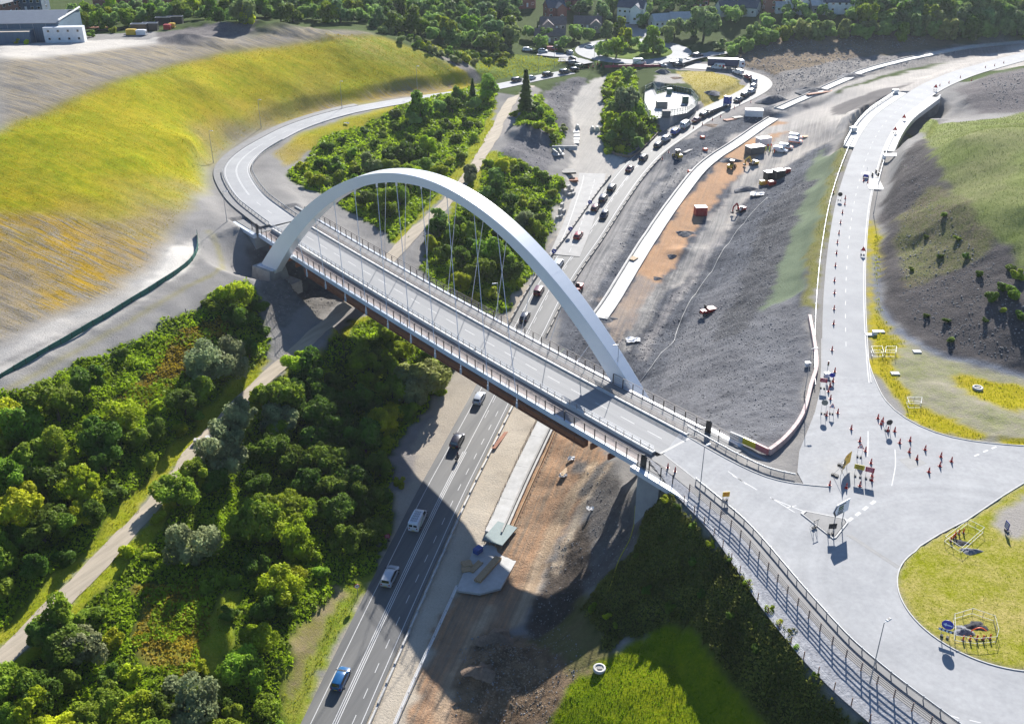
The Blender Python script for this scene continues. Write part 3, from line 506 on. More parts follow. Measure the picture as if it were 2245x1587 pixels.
dm, _ = pdist(X, Y, MAIN); k = (dm < 8.5) & (Y > 250) & (STA == 0) & (ZID != 1); CA[k] = (.36, .33, .3); CB[k] = (.25, .23, .22)
# fine relief by zone, on real vertices
am = .06 + .2 * RGH + .22 * SCRUB
Z = ZG.ravel().copy(); flat = jd | isl | band | inpoly(X, Y, COMP)
dL, _ = pdist(X, Y, LEFTC); dR, _ = pdist(X, Y, RIGHT); onroad = flat | (dm < 6.2) | (dL < 7.8) | (dR < 6.3) | (drb < 27)
Z += np.where(onroad, 0, .32 * np.clip(RGH, 0, 1.6) * fbm(X, Y, 5, 3, 45))
Z += np.where(onroad, 0, am * (fbm(X, Y, 2.6, 3, 31) + .6 * vnoise(X, Y, 1.3, 37)))
# raked furrows on the cut slopes
hq = G(260, 620) - G(100, 545); HANG = math.atan2(hq[1], hq[0]); ang = np.array([math.cos(HANG), math.sin(HANG)]); perp = np.array([-ang[1], ang[0]]); u_, v_ = X * perp[0] + Y * perp[1], X * ang[0] + Y * ang[1]
Z += np.where(STB > 0, .16 * STB * (vnoise(u_, v_ * .07, 1.6, 41) + .5 * vnoise(u_, v_ * .1, .9, 42)), 0)
ZG = Z.reshape(GX.shape)
me = bpy.data.meshes.new('ground'); nx, ny = len(xs), len(ys)
idx = np.arange(nx * ny).reshape(ny, nx); q = np.stack([idx[:-1, :-1], idx[:-1, 1:], idx[1:, 1:], idx[1:, :-1]], -1).reshape(-1, 4)
me.vertices.add(nx * ny); me.vertices.foreach_set('co', np.c_[X, Y, Z].astype(np.float32).ravel())
me.loops.add(q.size); me.loops.foreach_set('vertex_index', q.ravel().astype(np.int32))
me.polygons.add(len(q)); me.polygons.foreach_set('loop_start', np.arange(0, q.size, 4, dtype=np.int32)); me.polygons.foreach_set('loop_total', np.full(len(q), 4, np.int32))
me.polygons.foreach_set('use_smooth', np.ones(len(q), bool)); me.update(calc_edges=True); me.validate()
for nm, A in (('col_a', CA), ('col_b', CB)):
    at_ = me.attributes.new(nm, 'FLOAT_COLOR', 'POINT'); at_.data.foreach_set('color', np.c_[A, np.ones(N)].astype(np.float32).ravel())
for nm, A in (('st_a', STA), ('st_b', STB), ('rgh', RGH)):
    at_ = me.attributes.new(nm, 'FLOAT', 'POINT'); at_.data.foreach_set('value', A.astype(np.float32))
gm = bpy.data.materials.new('ground_cover'); gm.use_nodes = True; n = gm.node_tree.nodes; L = gm.node_tree.links; b = n['Principled BSDF']
def attr(nm): a = n.new('ShaderNodeAttribute'); a.attribute_name = nm; return a
def noise(vec, s, d=5, r=.62): k = n.new('ShaderNodeTexNoise'); k.inputs['Scale'].default_value = s; k.inputs['Detail'].default_value = d; k.inputs['Roughness'].default_value = r; L.new(vec, k.inputs['Vector']); return k.outputs[0]
def mth(op, a, b_, c_=None):
    k = n.new('ShaderNodeMath'); k.operation = op
    for i, v in enumerate((a, b_, c_)):
        if v is None: continue
        if isinstance(v, (int, float)): k.inputs[i].default_value = v
        else: L.new(v, k.inputs[i])
    return k.outputs[0]
geo = n.new('ShaderNodeNewGeometry'); pos = geo.outputs['Position']
def mapped(ang_, f):
    k = n.new('ShaderNodeVectorRotate'); k.rotation_type = 'Z_AXIS'; k.inputs['Angle'].default_value = -ang_; L.new(pos, k.inputs['Vector'])
    q_ = n.new('ShaderNodeVectorMath'); q_.operation = 'MULTIPLY'; q_.inputs[1].default_value = f; L.new(k.outputs[0], q_.inputs[0]); return q_.outputs[0]
n1 = noise(pos, .09, 4); n2 = noise(pos, .38, 7, .75); n3 = noise(pos, 2.6, 5, .7); n4 = noise(pos, 9, 3)
dmn = MAIN[np.argmin(abs(MAIN[:, 1] - 300))] - MAIN[np.argmin(abs(MAIN[:, 1] - 170))]
sA = noise(mapped(math.atan2(dmn[1], dmn[0]), (.05, 1.3, .2)), 1.0, 4); sB = noise(mapped(HANG, (.08, 1.1, .2)), 1.0, 4)
fac = mth('ADD', mth('ADD', mth('MULTIPLY', n1, .55), mth('MULTIPLY', n2, .6)), mth('MULTIPLY', n3, .45))
fac = mth('ADD', fac, mth('MULTIPLY', mth('SUBTRACT', sA, .5), mth('MULTIPLY', attr('st_a').outputs['Fac'], 1.0)))
fac = mth('ADD', fac, mth('MULTIPLY', mth('SUBTRACT', sB, .5), mth('MULTIPLY', attr('st_b').outputs['Fac'], 1.3)))
mr = n.new('ShaderNodeMapRange'); mr.inputs['From Min'].default_value = .66; mr.inputs['From Max'].default_value = .96; L.new(fac, mr.inputs[0])
mx = n.new('ShaderNodeMix'); mx.data_type = 'RGBA'; L.new(mr.outputs[0], mx.inputs[0]); L.new(attr('col_a').outputs['Color'], mx.inputs[6]); L.new(attr('col_b').outputs['Color'], mx.inputs[7])
hv = n.new('ShaderNodeHueSaturation'); L.new(mx.outputs[2], hv.inputs['Color'])
L.new(mth('ADD', -.05, mth('ADD', mth('MULTIPLY', n2, .65), mth('ADD', mth('MULTIPLY', n3, .8), mth('MULTIPLY', n4, .65)))), hv.inputs['Value'])
L.new(hv.outputs[0], b.inputs['Base Color']); b.inputs['Roughness'].default_value = .95; b.inputs['Specular IOR Level'].default_value = .03
def voro(s):
    k = n.new('ShaderNodeTexVoronoi'); k.inputs['Scale'].default_value = s; k.inputs['Detail'].default_value = 0; wv = n.new('ShaderNodeVectorMath'); wv.operation = 'ADD'; L.new(pos, wv.inputs[0]); nn_ = n.new('ShaderNodeTexNoise'); nn_.inputs['Scale'].default_value = s; L.new(pos, nn_.inputs['Vector']); L.new(nn_.outputs['Color'], wv.inputs[1]); L.new(wv.outputs[0], k.inputs['Vector']); return k.outputs['Distance']
rq = attr('rgh').outputs['Fac']; v1 = voro(.8)
vv = v1; old = hv.inputs['Value'].links[0].from_socket
L.new(mth('MULTIPLY', old, mth('SUBTRACT', mth('ADD', 1, mth('MULTIPLY', rq, .12)), mth('MULTIPLY', mth('MULTIPLY', rq, .3), vv))), hv.inputs['Value'])
hgt = mth('ADD', mth('MULTIPLY', n3, mth('ADD', .18, mth('MULTIPLY', attr('rgh').outputs['Fac'], .25))), mth('MULTIPLY', n4, .07))
hgt = mth('ADD', hgt, mth('MULTIPLY', mth('SUBTRACT', 1, vv), mth('MULTIPLY', rq, .10)))
hgt = mth('ADD', hgt, mth('MULTIPLY', sB, mth('MULTIPLY', attr('st_b').outputs['Fac'], .3)))
bp = n.new('ShaderNodeBump'); bp.inputs['Distance'].default_value = 1.0; bp.inputs['Strength'].default_value = .8; L.new(hgt, bp.inputs['Height']); L.new(bp.outputs[0], b.inputs['Normal'])
me.materials.append(gm); ground = ob('ground', me); tag(ground, 'grassy, stony and wooded ground of the valley', 'ground', kind='structure')
# ================================================================== roads
def ribbon(name, P, a, b, m, dz=0.0, parent=None, thick=0.0):
    A, B = offs(P, a, dz), offs(P, b, dz); n = len(A); mb = MB()
    mb.add(list(A) + list(B), [(i, i + 1, n + i + 1, n + i) for i in range(n - 1)])
    return mb.build(name, m, parent)
def arclen(P): return np.r_[0, np.cumsum(np.linalg.norm(np.diff(P, axis=0), axis=1))]
def sub(P, s0, s1, step=1.5):
    S = arclen(P); t = np.linspace(s0, s1, max(3, int(round((s1 - s0) / step)) + 1))
    return np.c_[[np.interp(t, S, P[:, k]) for k in range(3)]].T
def dashes(name, P, off, w, ln, gap, s0, s1, parent, dz=.012, m=None):
    s = s0
    while s + ln < s1:
        ribbon(name, sub(P, s, s + ln), off - w / 2, off + w / 2, m or paint, dz, parent); s += ln + gap
def nears(P, px, py):                     # arc length along P closest to a pixel
    d = [np.hypot(*np.subtract(project(p), (px, py))) for p in P]; return arclen(P)[int(np.argmin(d))]
def poly_sheet(name, P, z, m, kind=None):
    from mathutils.geometry import tessellate_polygon
    mb = MB(); vs = [(p[0], p[1], z) for p in P]
    tri = tessellate_polygon([[Vector(v) for v in vs]]); mb.add(vs, [tuple(t) for t in tri]); o = mb.build(name, m)
    if o.data.polygons and o.data.polygons[0].normal.z < 0: o.data.flip_normals()
    return o
def junction_mat():
    m = mat('junction_asphalt', (.36, .36, .358), (.285, .287, .29), .16, .88, bump=.006, bscale=14); n = m.node_tree.nodes; L = m.node_tree.links; b = n['Principled BSDF']; src = b.inputs['Base Color'].links[0].from_socket; geo = [q for q in n if q.type == 'NEW_GEOMETRY'][0]
    sb = n.new('ShaderNodeVectorMath'); sb.operation = 'SUBTRACT'; sb.inputs[1].default_value = (RB0[0], RB0[1], ZD); L.new(geo.outputs['Position'], sb.inputs[0]); ln = n.new('ShaderNodeVectorMath'); ln.operation = 'LENGTH'; L.new(sb.outputs[0], ln.inputs[0]); nz = n.new('ShaderNodeTexNoise'); nz.noise_dimensions = '1D'; nz.inputs['Scale'].default_value = .55; nz.inputs['Detail'].default_value = 3; L.new(ln.outputs['Value'], nz.inputs['W'])
    nf = n.new('ShaderNodeTexNoise'); nf.inputs['Scale'].default_value = 1.6; nf.inputs['Detail'].default_value = 6; L.new(geo.outputs['Position'], nf.inputs['Vector']); ad = n.new('ShaderNodeMath'); ad.operation = 'MULTIPLY_ADD'; ad.inputs[1].default_value = .22; L.new(nz.outputs[0], ad.inputs[0]); m2 = n.new('ShaderNodeMath'); m2.operation = 'MULTIPLY_ADD'; m2.inputs[1].default_value = .35; m2.inputs[2].default_value = .71; L.new(nf.outputs[0], m2.inputs[0]); L.new(m2.outputs[0], ad.inputs[2])
    hv = n.new('ShaderNodeHueSaturation'); L.new(src, hv.inputs['Color']); L.new(ad.outputs[0], hv.inputs['Value']); L.new(hv.outputs[0], b.inputs['Base Color']); return m
mroad = ribbon('main_road', MAIN, -5.2, 4.7, asphm, 0.0); tag(mroad, 'dark worn main road running under the arch bridge', 'road', kind='structure')
smx = nears(MAIN, 1410, 350); send = arclen(MAIN)[-1]
for o_ in (-.34, 0, .34): ribbon('centre_line', sub(MAIN, 0, nears(MAIN, 1020, 990)), o_ - .07, o_ + .07, paint, .012, mroad)
ribbon('centre_line', sub(MAIN, nears(MAIN, 1020, 990), smx), -.07, .07, paint, .012, mroad)
dashes('lane_dash', MAIN, .5, .1, 3, 3, nears(MAIN, 1060, 910), smx, mroad)
dashes('lane_dash', MAIN, 2.6, .12, 2.0, 3.2, 0, nears(MAIN, 1076, 881), mroad)
ribbon('edge_line', sub(MAIN, 0, send - 60), -3.75, -3.62, paint, .012, mroad)
ribbon('edge_line', sub(MAIN, 0, send - 60), 3.9, 4.03, paint, .012, mroad)
dashes('centre_dash', MAIN, 0, .12, 4, 4, smx, send - 4, mroad)
lroad = ribbon('side_road', LEFTC, -3.7, 3.7, asph, 0.0); tag(lroad, 'pale side road curving away from the left bridge end', 'road', kind='structure')
ltot = arclen(LEFTC)[-1]; ribbon('edge_line', sub(LEFTC, 4, ltot - 30), 3.15, 3.27, paint, .012, lroad); ribbon('edge_line', sub(LEFTC, 4, ltot - 30), -3.27, -3.15, paint, .012, lroad)
for o_ in (-.14, .14): ribbon('centre_line', sub(LEFTC, nears(LEFTC, 545, 430), nears(LEFTC, 560, 326)), o_ - .06, o_ + .06, paint, .012, lroad)
dashes('centre_dash', LEFTC, 0, .12, 3, 4.5, 8, nears(LEFTC, 545, 430), lroad); dashes('centre_dash', LEFTC, 0, .12, 4, 4, nears(LEFTC, 560, 326), ltot - 10, lroad)
lf = MB().sweep(sub(LEFTC, 1, nears(LEFTC, 800, 236)), [(-3.75, -.2), (-3.75, .11), (-6.6, .13), (-6.6, -.2)]).build('footway', footm); tag(lf, 'grey footway on the outside of the curving side road', 'footway', kind='structure')
# which side is outside? negative lateral = left of travel
lk = MB().sweep(sub(LEFTC, 0, nears(LEFTC, 760, 245)), [(3.72, -.2), (3.72, .11), (3.95, .11), (3.95, -.2)]).build('kerb', kerbm); tag(lk, 'pale kerb on the inside of the curving side road', 'kerb', kind='structure')
rroad = ribbon('hill_road', RIGHT, -4.4, 4.4, asph, 0.0); tag(rroad, 'pale grey road climbing to the flyover on the right', 'road', kind='structure')
rtot = arclen(RIGHT)[-1]; ribbon('edge_line', sub(RIGHT, 12, rtot), 4.1, 4.23, paint, .012, rroad)
dashes('centre_dash', RIGHT, .3, .1, 2.0, 4.4, 26, rtot, rroad)
kb = MB().sweep(sub(RIGHT, 12, nears(RIGHT, 1925, 330)), [(4.45, -.2), (4.45, .10), (4.62, .10), (4.62, -.2)]).build('kerb', kerbm); tag(kb, 'thin pale kerb along the right side of the climbing road', 'kerb', kind='structure')
jr = poly_sheet('roundabout_road', JUNC, ZD + .02, junction_mat()); tag(jr, 'wide pale junction and roundabout tarmac at the right', 'road', kind='structure')
an = np.linspace(0, 2 * math.pi, 73); ring = MB().add([(RBC[0] + r_ * math.cos(a), RBC[1] + r_ * math.sin(a), RBZ + .03) for r_ in (17.5, 26) for a in an], [(i, i + 1, 74 + i, 73 + i) for i in range(72)]).build('far_roundabout_road', asph)
tag(ring, 'distant roundabout carriageway around a wooded island', 'road', kind='structure')
for k, (pts, hw) in enumerate([([(1225, 130), (1270, 130), (1300, 138)], 5), ([(1445, 62), (1425, 78), (1415, 90)], 4), ([(1480, 137), (1520, 125), (1560, 118), (1600, 112)], 4), ([(1180, 117), (1240, 122), (1290, 116)], 4), ([(1385, 52), (1400, 66), (1412, 84)], 5)]):
    P = smooth([G(*p) for p in pts], 3); P[:, 2] += .12; r_ = ribbon('approach_road', P, -hw, hw, asph); tag(r_, ['pale slip joining the far roundabout from the west', 'lane leaving the far roundabout past the white inn', 'lane leaving the far roundabout eastwards behind the lorry', 'lay-by with parked cars west of far roundabout', 'pale village street running up to the white inn'][k], 'road', kind='structure')
jit = lambda P, s, a, sd: a * fbm(P[:, 0], P[:, 1], s, 3, sd)
tk = ribbon('dirt_track', TRACK, -1.9 + jit(TRACK, 5, .9, 51), 1.9 + jit(TRACK, 5, .9, 52), mat('track_dirt', (.46, .385, .29), (.33, .28, .21), .9, .95, bump=.03, bscale=5, stretch=(1.0, .15, 1.2)), .05)
tag(tk, 'tan dirt track running through the woods and under the bridge', 'track', kind='structure')
# kerbs and islands of the roundabout
def kerbrun(P, label, side=1):
    o = MB().sweep(P, [(0, -.2), (0, .12), (.16 * side, .12), (.16 * side, -.2)]).build('kerb', kerbm); return tag(o, label, 'kerb', kind='structure')
kerbrun(z3(np.array(junc[-5:] + arc + tail[:1])), 'pale curved kerb round the grassy roundabout island', 1)
kerbrun(smooth(z3(np.array(junc[14:23])), 2.5), 'dark-shadowed kerb along the outer right edge of roundabout', -1)
kerbrun(smooth(z3(np.array(junc[0:6])), 2.5), 'white kerb sweeping from the far bridge side to the junction', -1)
kerbrun(NEAR, 'long pale kerb at the near edge of roundabout', 1)
fw = MB().sweep(offs(NEAR, .18), [(0, -.25), (0, .09), (2.5, .09), (2.5, -.25)]).build('footway', footm); tag(fw, 'grey footway following the fence beside the roundabout', 'footway', kind='structure')
st_ = MB()
def stone_band():
    n = len(NEAR); wd = SBW(np.arange(n)); rows = []
    for k in range(9):
        o = offs(NEAR, 2.75 + wd * k / 8, 0); o[:, 2] = ZD + .04 - np.maximum(0, wd * k / 8) * .22; o[:, 2] += .07 * fbm(o[:, 0], o[:, 1], 1.2, 2, 61) * (k > 0); rows.append(o)
    vs = [tuple(p) for r_ in rows for p in r_]; fs = [(k * n + i, k * n + i + 1, (k + 1) * n + i + 1, (k + 1) * n + i) for k in range(8) for i in range(n - 1)]
    o = MB().add(vs, fs).build('stone_verge', mat('verge_stone', (.42, .42, .43), (.22, .22, .23), 2.2, .95, bump=.08, bscale=3.5)); tag(o, 'grey crushed-stone verge below the timber fence', 'stone verge', kind='structure')
stone_band()
# painted lines of the junction
def pl(px, z=ZD): return [at(x, y, z) for x, y in px]
def line(P, w_=.14, name='road_marking'): ribbon(name, smooth(P, 1.5), -w_ / 2, w_ / 2, paint, .026, jr)
for d in range(4):
    a = np.array([(1650 + x * .3149, 700 + y * .3149) for x, y in [(680, 1392), (733, 1355), (785, 1315), (838, 1275)]][d]); line(pl([a - (4.5, -3.3), a + (4.5, -3.3)]), .5)
for d in range(3):
    a = np.array([(1650 + x * .3149, 700 + y * .3149) for x, y in [(1560, 945), (1622, 917), (1680, 893)]][d]); line(pl([a - (5, -2.2), a + (5, -2.2)]), .3)
line(pl([(1690, 1092), (1740, 1112), (1768, 1123)])); line(pl([(1688, 1090), (1718, 1108), (1742, 1123)])); line(pl([(1725, 1112), (1746, 1108)]))
line(pl([(1903, 945), (1903, 975), (1902, 1000)]), .12); line(pl([(1962, 985), (1963, 1020), (1955, 1065)]), .12)
for a, b in [((1596, 1033), (1637, 1062)), ((1606, 1042), (1660, 1074)), ((2082, 1568), (2103, 1574)), ((2125, 1578), (2150, 1584))]: line(pl([a, b]), .14)
for pts in ([(1970, 1008), (2005, 998), (2032, 1016), (1995, 1030)], [(1853, 1172), (1866, 1172), (1976, 1243), (1966, 1246)]):
    p = poly_sheet('tarmac_patch', pl(pts), ZD + .026, mat('dark_patch', (.2, .2, .2), (.15, .15, .15), 1, .7)); p.parent = jr
# splitter island
isl_px = [(1755, 1126), (1762, 1120), (1855, 1138), (1860, 1146), (1833, 1180), (1826, 1182)]
P = np.array(pl(isl_px)); tr_ = thing('traffic_island', 'triangular kerbed traffic island carrying the white direction sign', 'traffic island', P.mean(0)); off = P.mean(0)
MB().prism([(p[0] - off[0], p[1] - off[1]) for p in P * .86 + off * .14], .13, o=(0, 0, .02)).build('paving', footm, tr_)
Pc = np.r_[P, P[:1]]; Pi = P * .9 + off * .1; Pi = np.r_[Pi, Pi[:1]]
for i in range(len(P)):
    MB().add([(*(q[:2] - off[:2]), zz) for q in (Pc[i], Pc[i + 1], Pi[i + 1], Pi[i]) for zz in (0.0, .16)], [(0, 1, 3, 2), (2, 3, 5, 4), (4, 5, 7, 6), (6, 7, 1, 0), (1, 7, 5, 3), (0, 2, 4, 6)]).build('kerb_stone', kerbm, tr_)
# ================================================================== guard rails and fences
def unit(name, mb, m): return mb.mesh(name, m)
def railing(name, label, cat, P, spacing, post, rails, pm, rm, group=None, lean=0.0, tops=None):
    """posts (shared mesh) along P plus continuous rails [(lateral, height, width, depth)]"""
    P = np.asarray(P, float); t = thing(name, label, cat, P[0], 0, group); S = arclen(P); off = P[0]
    T = np.gradient(P[:, :2], axis=0)
    for s in np.arange(0, S[-1] + .01, spacing):
        p = [np.interp(s, S, P[:, k]) for k in range(3)]; d = [np.interp(s, S, T[:, k]) for k in range(2)]
        o = ob('post', post, t, np.subtract(p, off), math.atan2(d[1], d[0]))
    for la, h, w_, dp in rails:
        MB().sweep(P - off, [(la - w_ / 2, h - dp / 2), (la + w_ / 2, h - dp / 2), (la + w_ / 2, h + dp / 2), (la - w_ / 2, h + dp / 2)]).build('rail', rm, t)
    return t
post_h = MB().box((0, 0, .35), (.12, .08, .95)).mesh('post', steel)
post_f = MB().box((0, 0, .6), (.13, .13, 1.6)).mesh('post', timber)
darkrail = mat('dull_rail', (.24, .22, .21), (.17, .155, .15), 3, .6)
post_b = MB().box((0, 0, .55), (.07, .12, 1.1)).mesh('post', steel)
post_p = MB().box((0, 0, .65), (.09, .09, 1.4)).mesh('post', darkst)
GR = [(.09, .62, .06, .31)]
def gr(name, label, P, sp=2.4): return railing(name, label, 'crash barrier', P, sp, post_h, GR, steel, steel)
gr('crash_barrier', 'steel crash barrier between roundabout and grey footway, lower right', offs(NEAR, .45, .1)[6:])
gr('crash_barrier', 'steel crash barrier on the outer left of the curving side road', offs(sub(LEFTC, 1, nears(LEFTC, 490, 375)), -4.0, .1), 2.2)
gr('crash_barrier', 'pale steel crash barrier on the inside of the side-road bend', offs(sub(LEFTC, 1, nears(LEFTC, 600, 322)), 4.6, .02), 2.2)
gr('crash_barrier', 'steel crash barrier along the left of the climbing road', offs(sub(RIGHT, 8, nears(RIGHT, 1900, 300)), -6.0, -.05), 3.2)
gr('crash_barrier', 'steel crash barrier on the grass verge beside the white kerb', offs(smooth(z3(np.array(junc[0:5])), 2.5), -1.9, .0), 2.2)
gr('crash_barrier', 'steel crash barrier along the right of the climbing road at flyover', offs(sub(RIGHT, nears(RIGHT, 1893, 400), nears(RIGHT, 1930, 300)), 5.3, .0), 3.2)
def fence_rails(P): return [(0.06, h, .05, .12) for h in (.35, .7, 1.05, 1.38)]
FN = offs(NEAR, 2.95, .05)
railing('timber_fence', 'brown timber post-and-rail fence beside the roundabout footway', 'fence', FN[7:], 2.6, post_f, fence_rails(FN), timber, timberg)
F2 = offs(NEAR, 2.6 + SBW(np.arange(len(NEAR))), 0)[8:]; F2[:, 2] = ZD - .22 * SBW(np.arange(len(NEAR)))[8:]
railing('wire_fence', 'thin brown posts of lower wire fence on the stone verge', 'fence', F2, 2.9, MB().box((0, 0, .6), (.1, .1, 1.5)).mesh('post', timber), [(0, .5, .012, .012), (0, .9, .012, .012), (0, 1.25, .012, .012)], timber, steel)
# ================================================================== arch bridge
BR = thing('arch_bridge', 'white steel arch road bridge with hangers over the main road', 'bridge', (*C0, 0)); BO = np.array([C0[0], C0[1], 0])
SS = np.linspace(-14, 140, 45); SB = np.linspace(0, 134, 45)
def dline(t, dz=0, S=SB): return np.array([DK(s, t, dz) for s in S])
slab = MB().sweep(dline(0, 0, np.linspace(0, 134, 45)), [(4.7, -.02), (4.7, -.9), (-4.7, -.9), (-4.7, -.02)]).build('deck_slab', conc, BR, off=BO)
cw = ribbon('deck_carriageway', np.array([DK(s, 0, .01) for s in np.linspace(-1, 135, 60)]), -3.75, 3.75, asphd, .0)
cw.parent = BR; cw.location = -BO
dkP = np.array([DK(s, 0) for s in np.arange(-2, 136, 1.5)])
for s in np.arange(2, 132, 6.6):
    o = ribbon('centre_dash', np.array([DK(u, 0) for u in np.linspace(s, s + 3.4, 3)]), -.06, .06, paint, .024, cw)
for s in (-1.0, 134.2): o = MB().add([DK(s + a, t, .028) for a, t in ((-.22, -3.7), (.22, -3.7), (.22, 3.7), (-.22, 3.7))], [(0, 1, 2, 3)]).build('expansion_joint', concp, cw)
for sg, nm in ((1, 'far_verge'), (-1, 'near_verge')):
    e = .75 if sg > 0 else .45
    MB().sweep(dline(0, 0), [(-sg * 3.75, -.1), (-sg * 3.75, .14), (-sg * 4.75, .16), (-sg * 4.75, -.6)]).build('concrete_verge', mat('verge_concrete', (.62, .61, .58), (.5, .49, .465), .6, .75), BR, off=BO)
    MB().sweep(dline(0, 0), [(-sg * 4.76, -.50), (-sg * 4.76, -.42), (-sg * (8.55 - e), -.40), (-sg * (8.55 - e), -.50)]).build('footway_deck', mat('footway_warm', (.30, .24, .215), (.22, .18, .165), 1, .8) if sg > 0 else mat('footway_grey', (.27, .262, .255), (.2, .196, .192), .8, .8), BR, off=BO)
    MB().sweep(dline(0, 0), [(-sg * (8.56 - e), -1.25), (-sg * (8.56 - e), -.28), (-sg * (9.15 - e), -.28), (-sg * (9.3 - e), -1.25)]).build('edge_fascia', steelw, BR, off=BO)
    # weathering steel edge girder with flanges
    MB().sweep(dline(0, 0, np.linspace(22, 121, 34)) if sg < 0 else dline(0, 0, np.linspace(12, 110, 34)), [(-sg * (8.75 - e), -2.9), (-sg * (9.95 - e), -2.9), (-sg * (9.95 - e), -2.78), (-sg * (9.6 - e), -2.75), (-sg * (9.6 - e), -1.62), (-sg * (9.95 - e), -1.6), (-sg * (9.95 - e), -1.5), (-sg * (8.75 - e), -1.5)]).build('edge_girder', rust, BR, off=BO)
    # inner crash parapet: four rails on posts, solid bottom beam
    pp = MB().box((0, 0, .5), (.06, .1, 1.0)).mesh('post', mat('grey_rail', (.44, .46, .49), (.34, .36, .39), 3, .5) if sg > 0 else mat('brown_rail', (.30, .24, .2), (.22, .18, .15), 3, .6))
    for s in np.arange(1, 134, 2.0):
        q = DK(s, sg * 4.35, .15); ob('parapet_post', pp, BR, q - BO, math.atan2(DL[1], DL[0]))
    for h, dp in ((.32, .24), (.62, .07), (.82, .07), (1.05, .1)):
        MB().sweep(dline(0, .15), [(-sg * 4.30, h - dp / 2), (-sg * 4.30, h + dp / 2), (-sg * 4.24, h + dp / 2), (-sg * 4.24, h - dp / 2)]).build('parapet_rail', MATS['grey_rail'] if sg > 0 else MATS['brown_rail'], BR, off=BO)
    op = MB().box((0, 0, .98), (.13, .15, 1.96)).mesh('post', darkst)
    for s in np.arange(-8 if sg < 0 else -4, 140, 2.6):
        q = DK(s, sg * (8.75 - e), -.3); ob('outer_post', op, BR, q - BO, math.atan2(DL[1], DL[0]))
    oS = np.linspace(-8 if sg < 0 else -6, 139, 48)
    for h, dp in ((.12, .05), (.55, .03), (1.0, .03), (1.45, .03), (1.92, .09)):
        MB().sweep(dline(0, -.3, oS), [(-sg * (8.70 - e), h - dp / 2), (-sg * (8.70 - e), h + dp / 2), (-sg * (8.64 - e), h + dp / 2), (-sg * (8.64 - e), h - dp / 2)]).build('outer_rail', darkst if h > 1.3 else darkrail, BR, off=BO)
    # black end panels
    for s in (-1.6, 134.6):
        q = DK(s, sg * (8.8 - e), -.3); MB().prism([(-.5, 0), (.7, 0), (.55, 2.3), (-.1, 2.5), (-.5, 2.2)], .25, 'y', (0, -.12, 0)).build('end_panel', blackp, BR, loc=q - BO).rotation_euler[2] = math.atan2(DL[1], DL[0])
for s in np.arange(6, 130, 4.33):                           # transverse beams under the slab
    MB().bar(DK(s, -9, -1.9), DK(s, 9, -1.9), .35, 1.1).build('cross_beam', rust, BR, off=BO)
for t in (-3.2, 3.2): MB().sweep(dline(t, -2.0, np.linspace(1, 133, 30)), [(-.25, -.9), (.25, -.9), (.25, .9), (-.25, .9)]).build('main_girder', rust, BR, off=BO)
# the arch rib (box section, deeper at the feet)
AP = [-60.27, 232.74, 30.6, 161.47, 15.51, 5.6, 39.48, 1.97, 1.89, 4.74, 4.1, 2.31]
def archpts(n_):
    ax, ay, bx, by, zA, zB, rise, ex, d0, d1, w0, w1 = AP; t = np.linspace(0, 1, n_); s = abs(2 * t - 1)
    c = np.c_[ax + (bx - ax) * t, ay + (by - ay) * t, zA + (zB - zA) * t + rise * (1 - s ** ex)]
    T = np.gradient(c, axis=0); T /= np.linalg.norm(T, axis=1)[:, None]; o = np.array([by - ay, -(bx - ax), 0]); o /= np.linalg.norm(o)
    if o[1] > 0: o = -o
    Nn = np.cross(T, o); Nn *= np.sign(Nn[:, 2:3]); return c, Nn, o, (d0 + (d1 - d0) * s ** 2) / 2, (w0 + (w1 - w0) * s ** 2) / 2
c, Nn, oo, dd, ww = archpts(97); rings = [[c[i] + Nn[i] * dd[i] * a + oo * ww[i] * b_ for a, b_ in ((1, 1), (-1, 1), (-1, -1), (1, -1))] for i in range(97)]
seg = 12
arch_root = None
vs = [p for r_ in rings for p in r_]; fs = [(i * 4 + j, i * 4 + (j + 1) % 4, i * 4 + 4 + (j + 1) % 4, i * 4 + 4 + j) for i in range(96) for j in range(4)] + [(3, 2, 1, 0), tuple(96 * 4 + k for k in range(4))]
arch_root = MB().add(vs, fs).build('arch_rib', archm, BR, off=BO)
bv = arch_root.modifiers.new('bevel', 'BEVEL'); bv.width = .06; bv.segments = 2; bv.limit_method = 'ANGLE'; bv.angle_limit = R(40)
for k in range(12, 96, 12):                                 # welded segment seams, proud of the plate
    i = k; r_ = [c[i] + Nn[i] * (dd[i] + .012) * a + oo * (ww[i] + .012) * b_ for a, b_ in ((1, 1), (-1, 1), (-1, -1), (1, -1))]; T_ = (c[i + 1] - c[i]) / np.linalg.norm(c[i + 1] - c[i]) * .05
    MB().add([p - T_ for p in r_] + [p + T_ for p in r_], [(0, 1, 5, 4), (1, 2, 6, 5), (2, 3, 7, 6), (3, 0, 4, 7), (0, 3, 2, 1), (4, 5, 6, 7)]).build('weld_seam', archm, arch_root, off=BO)
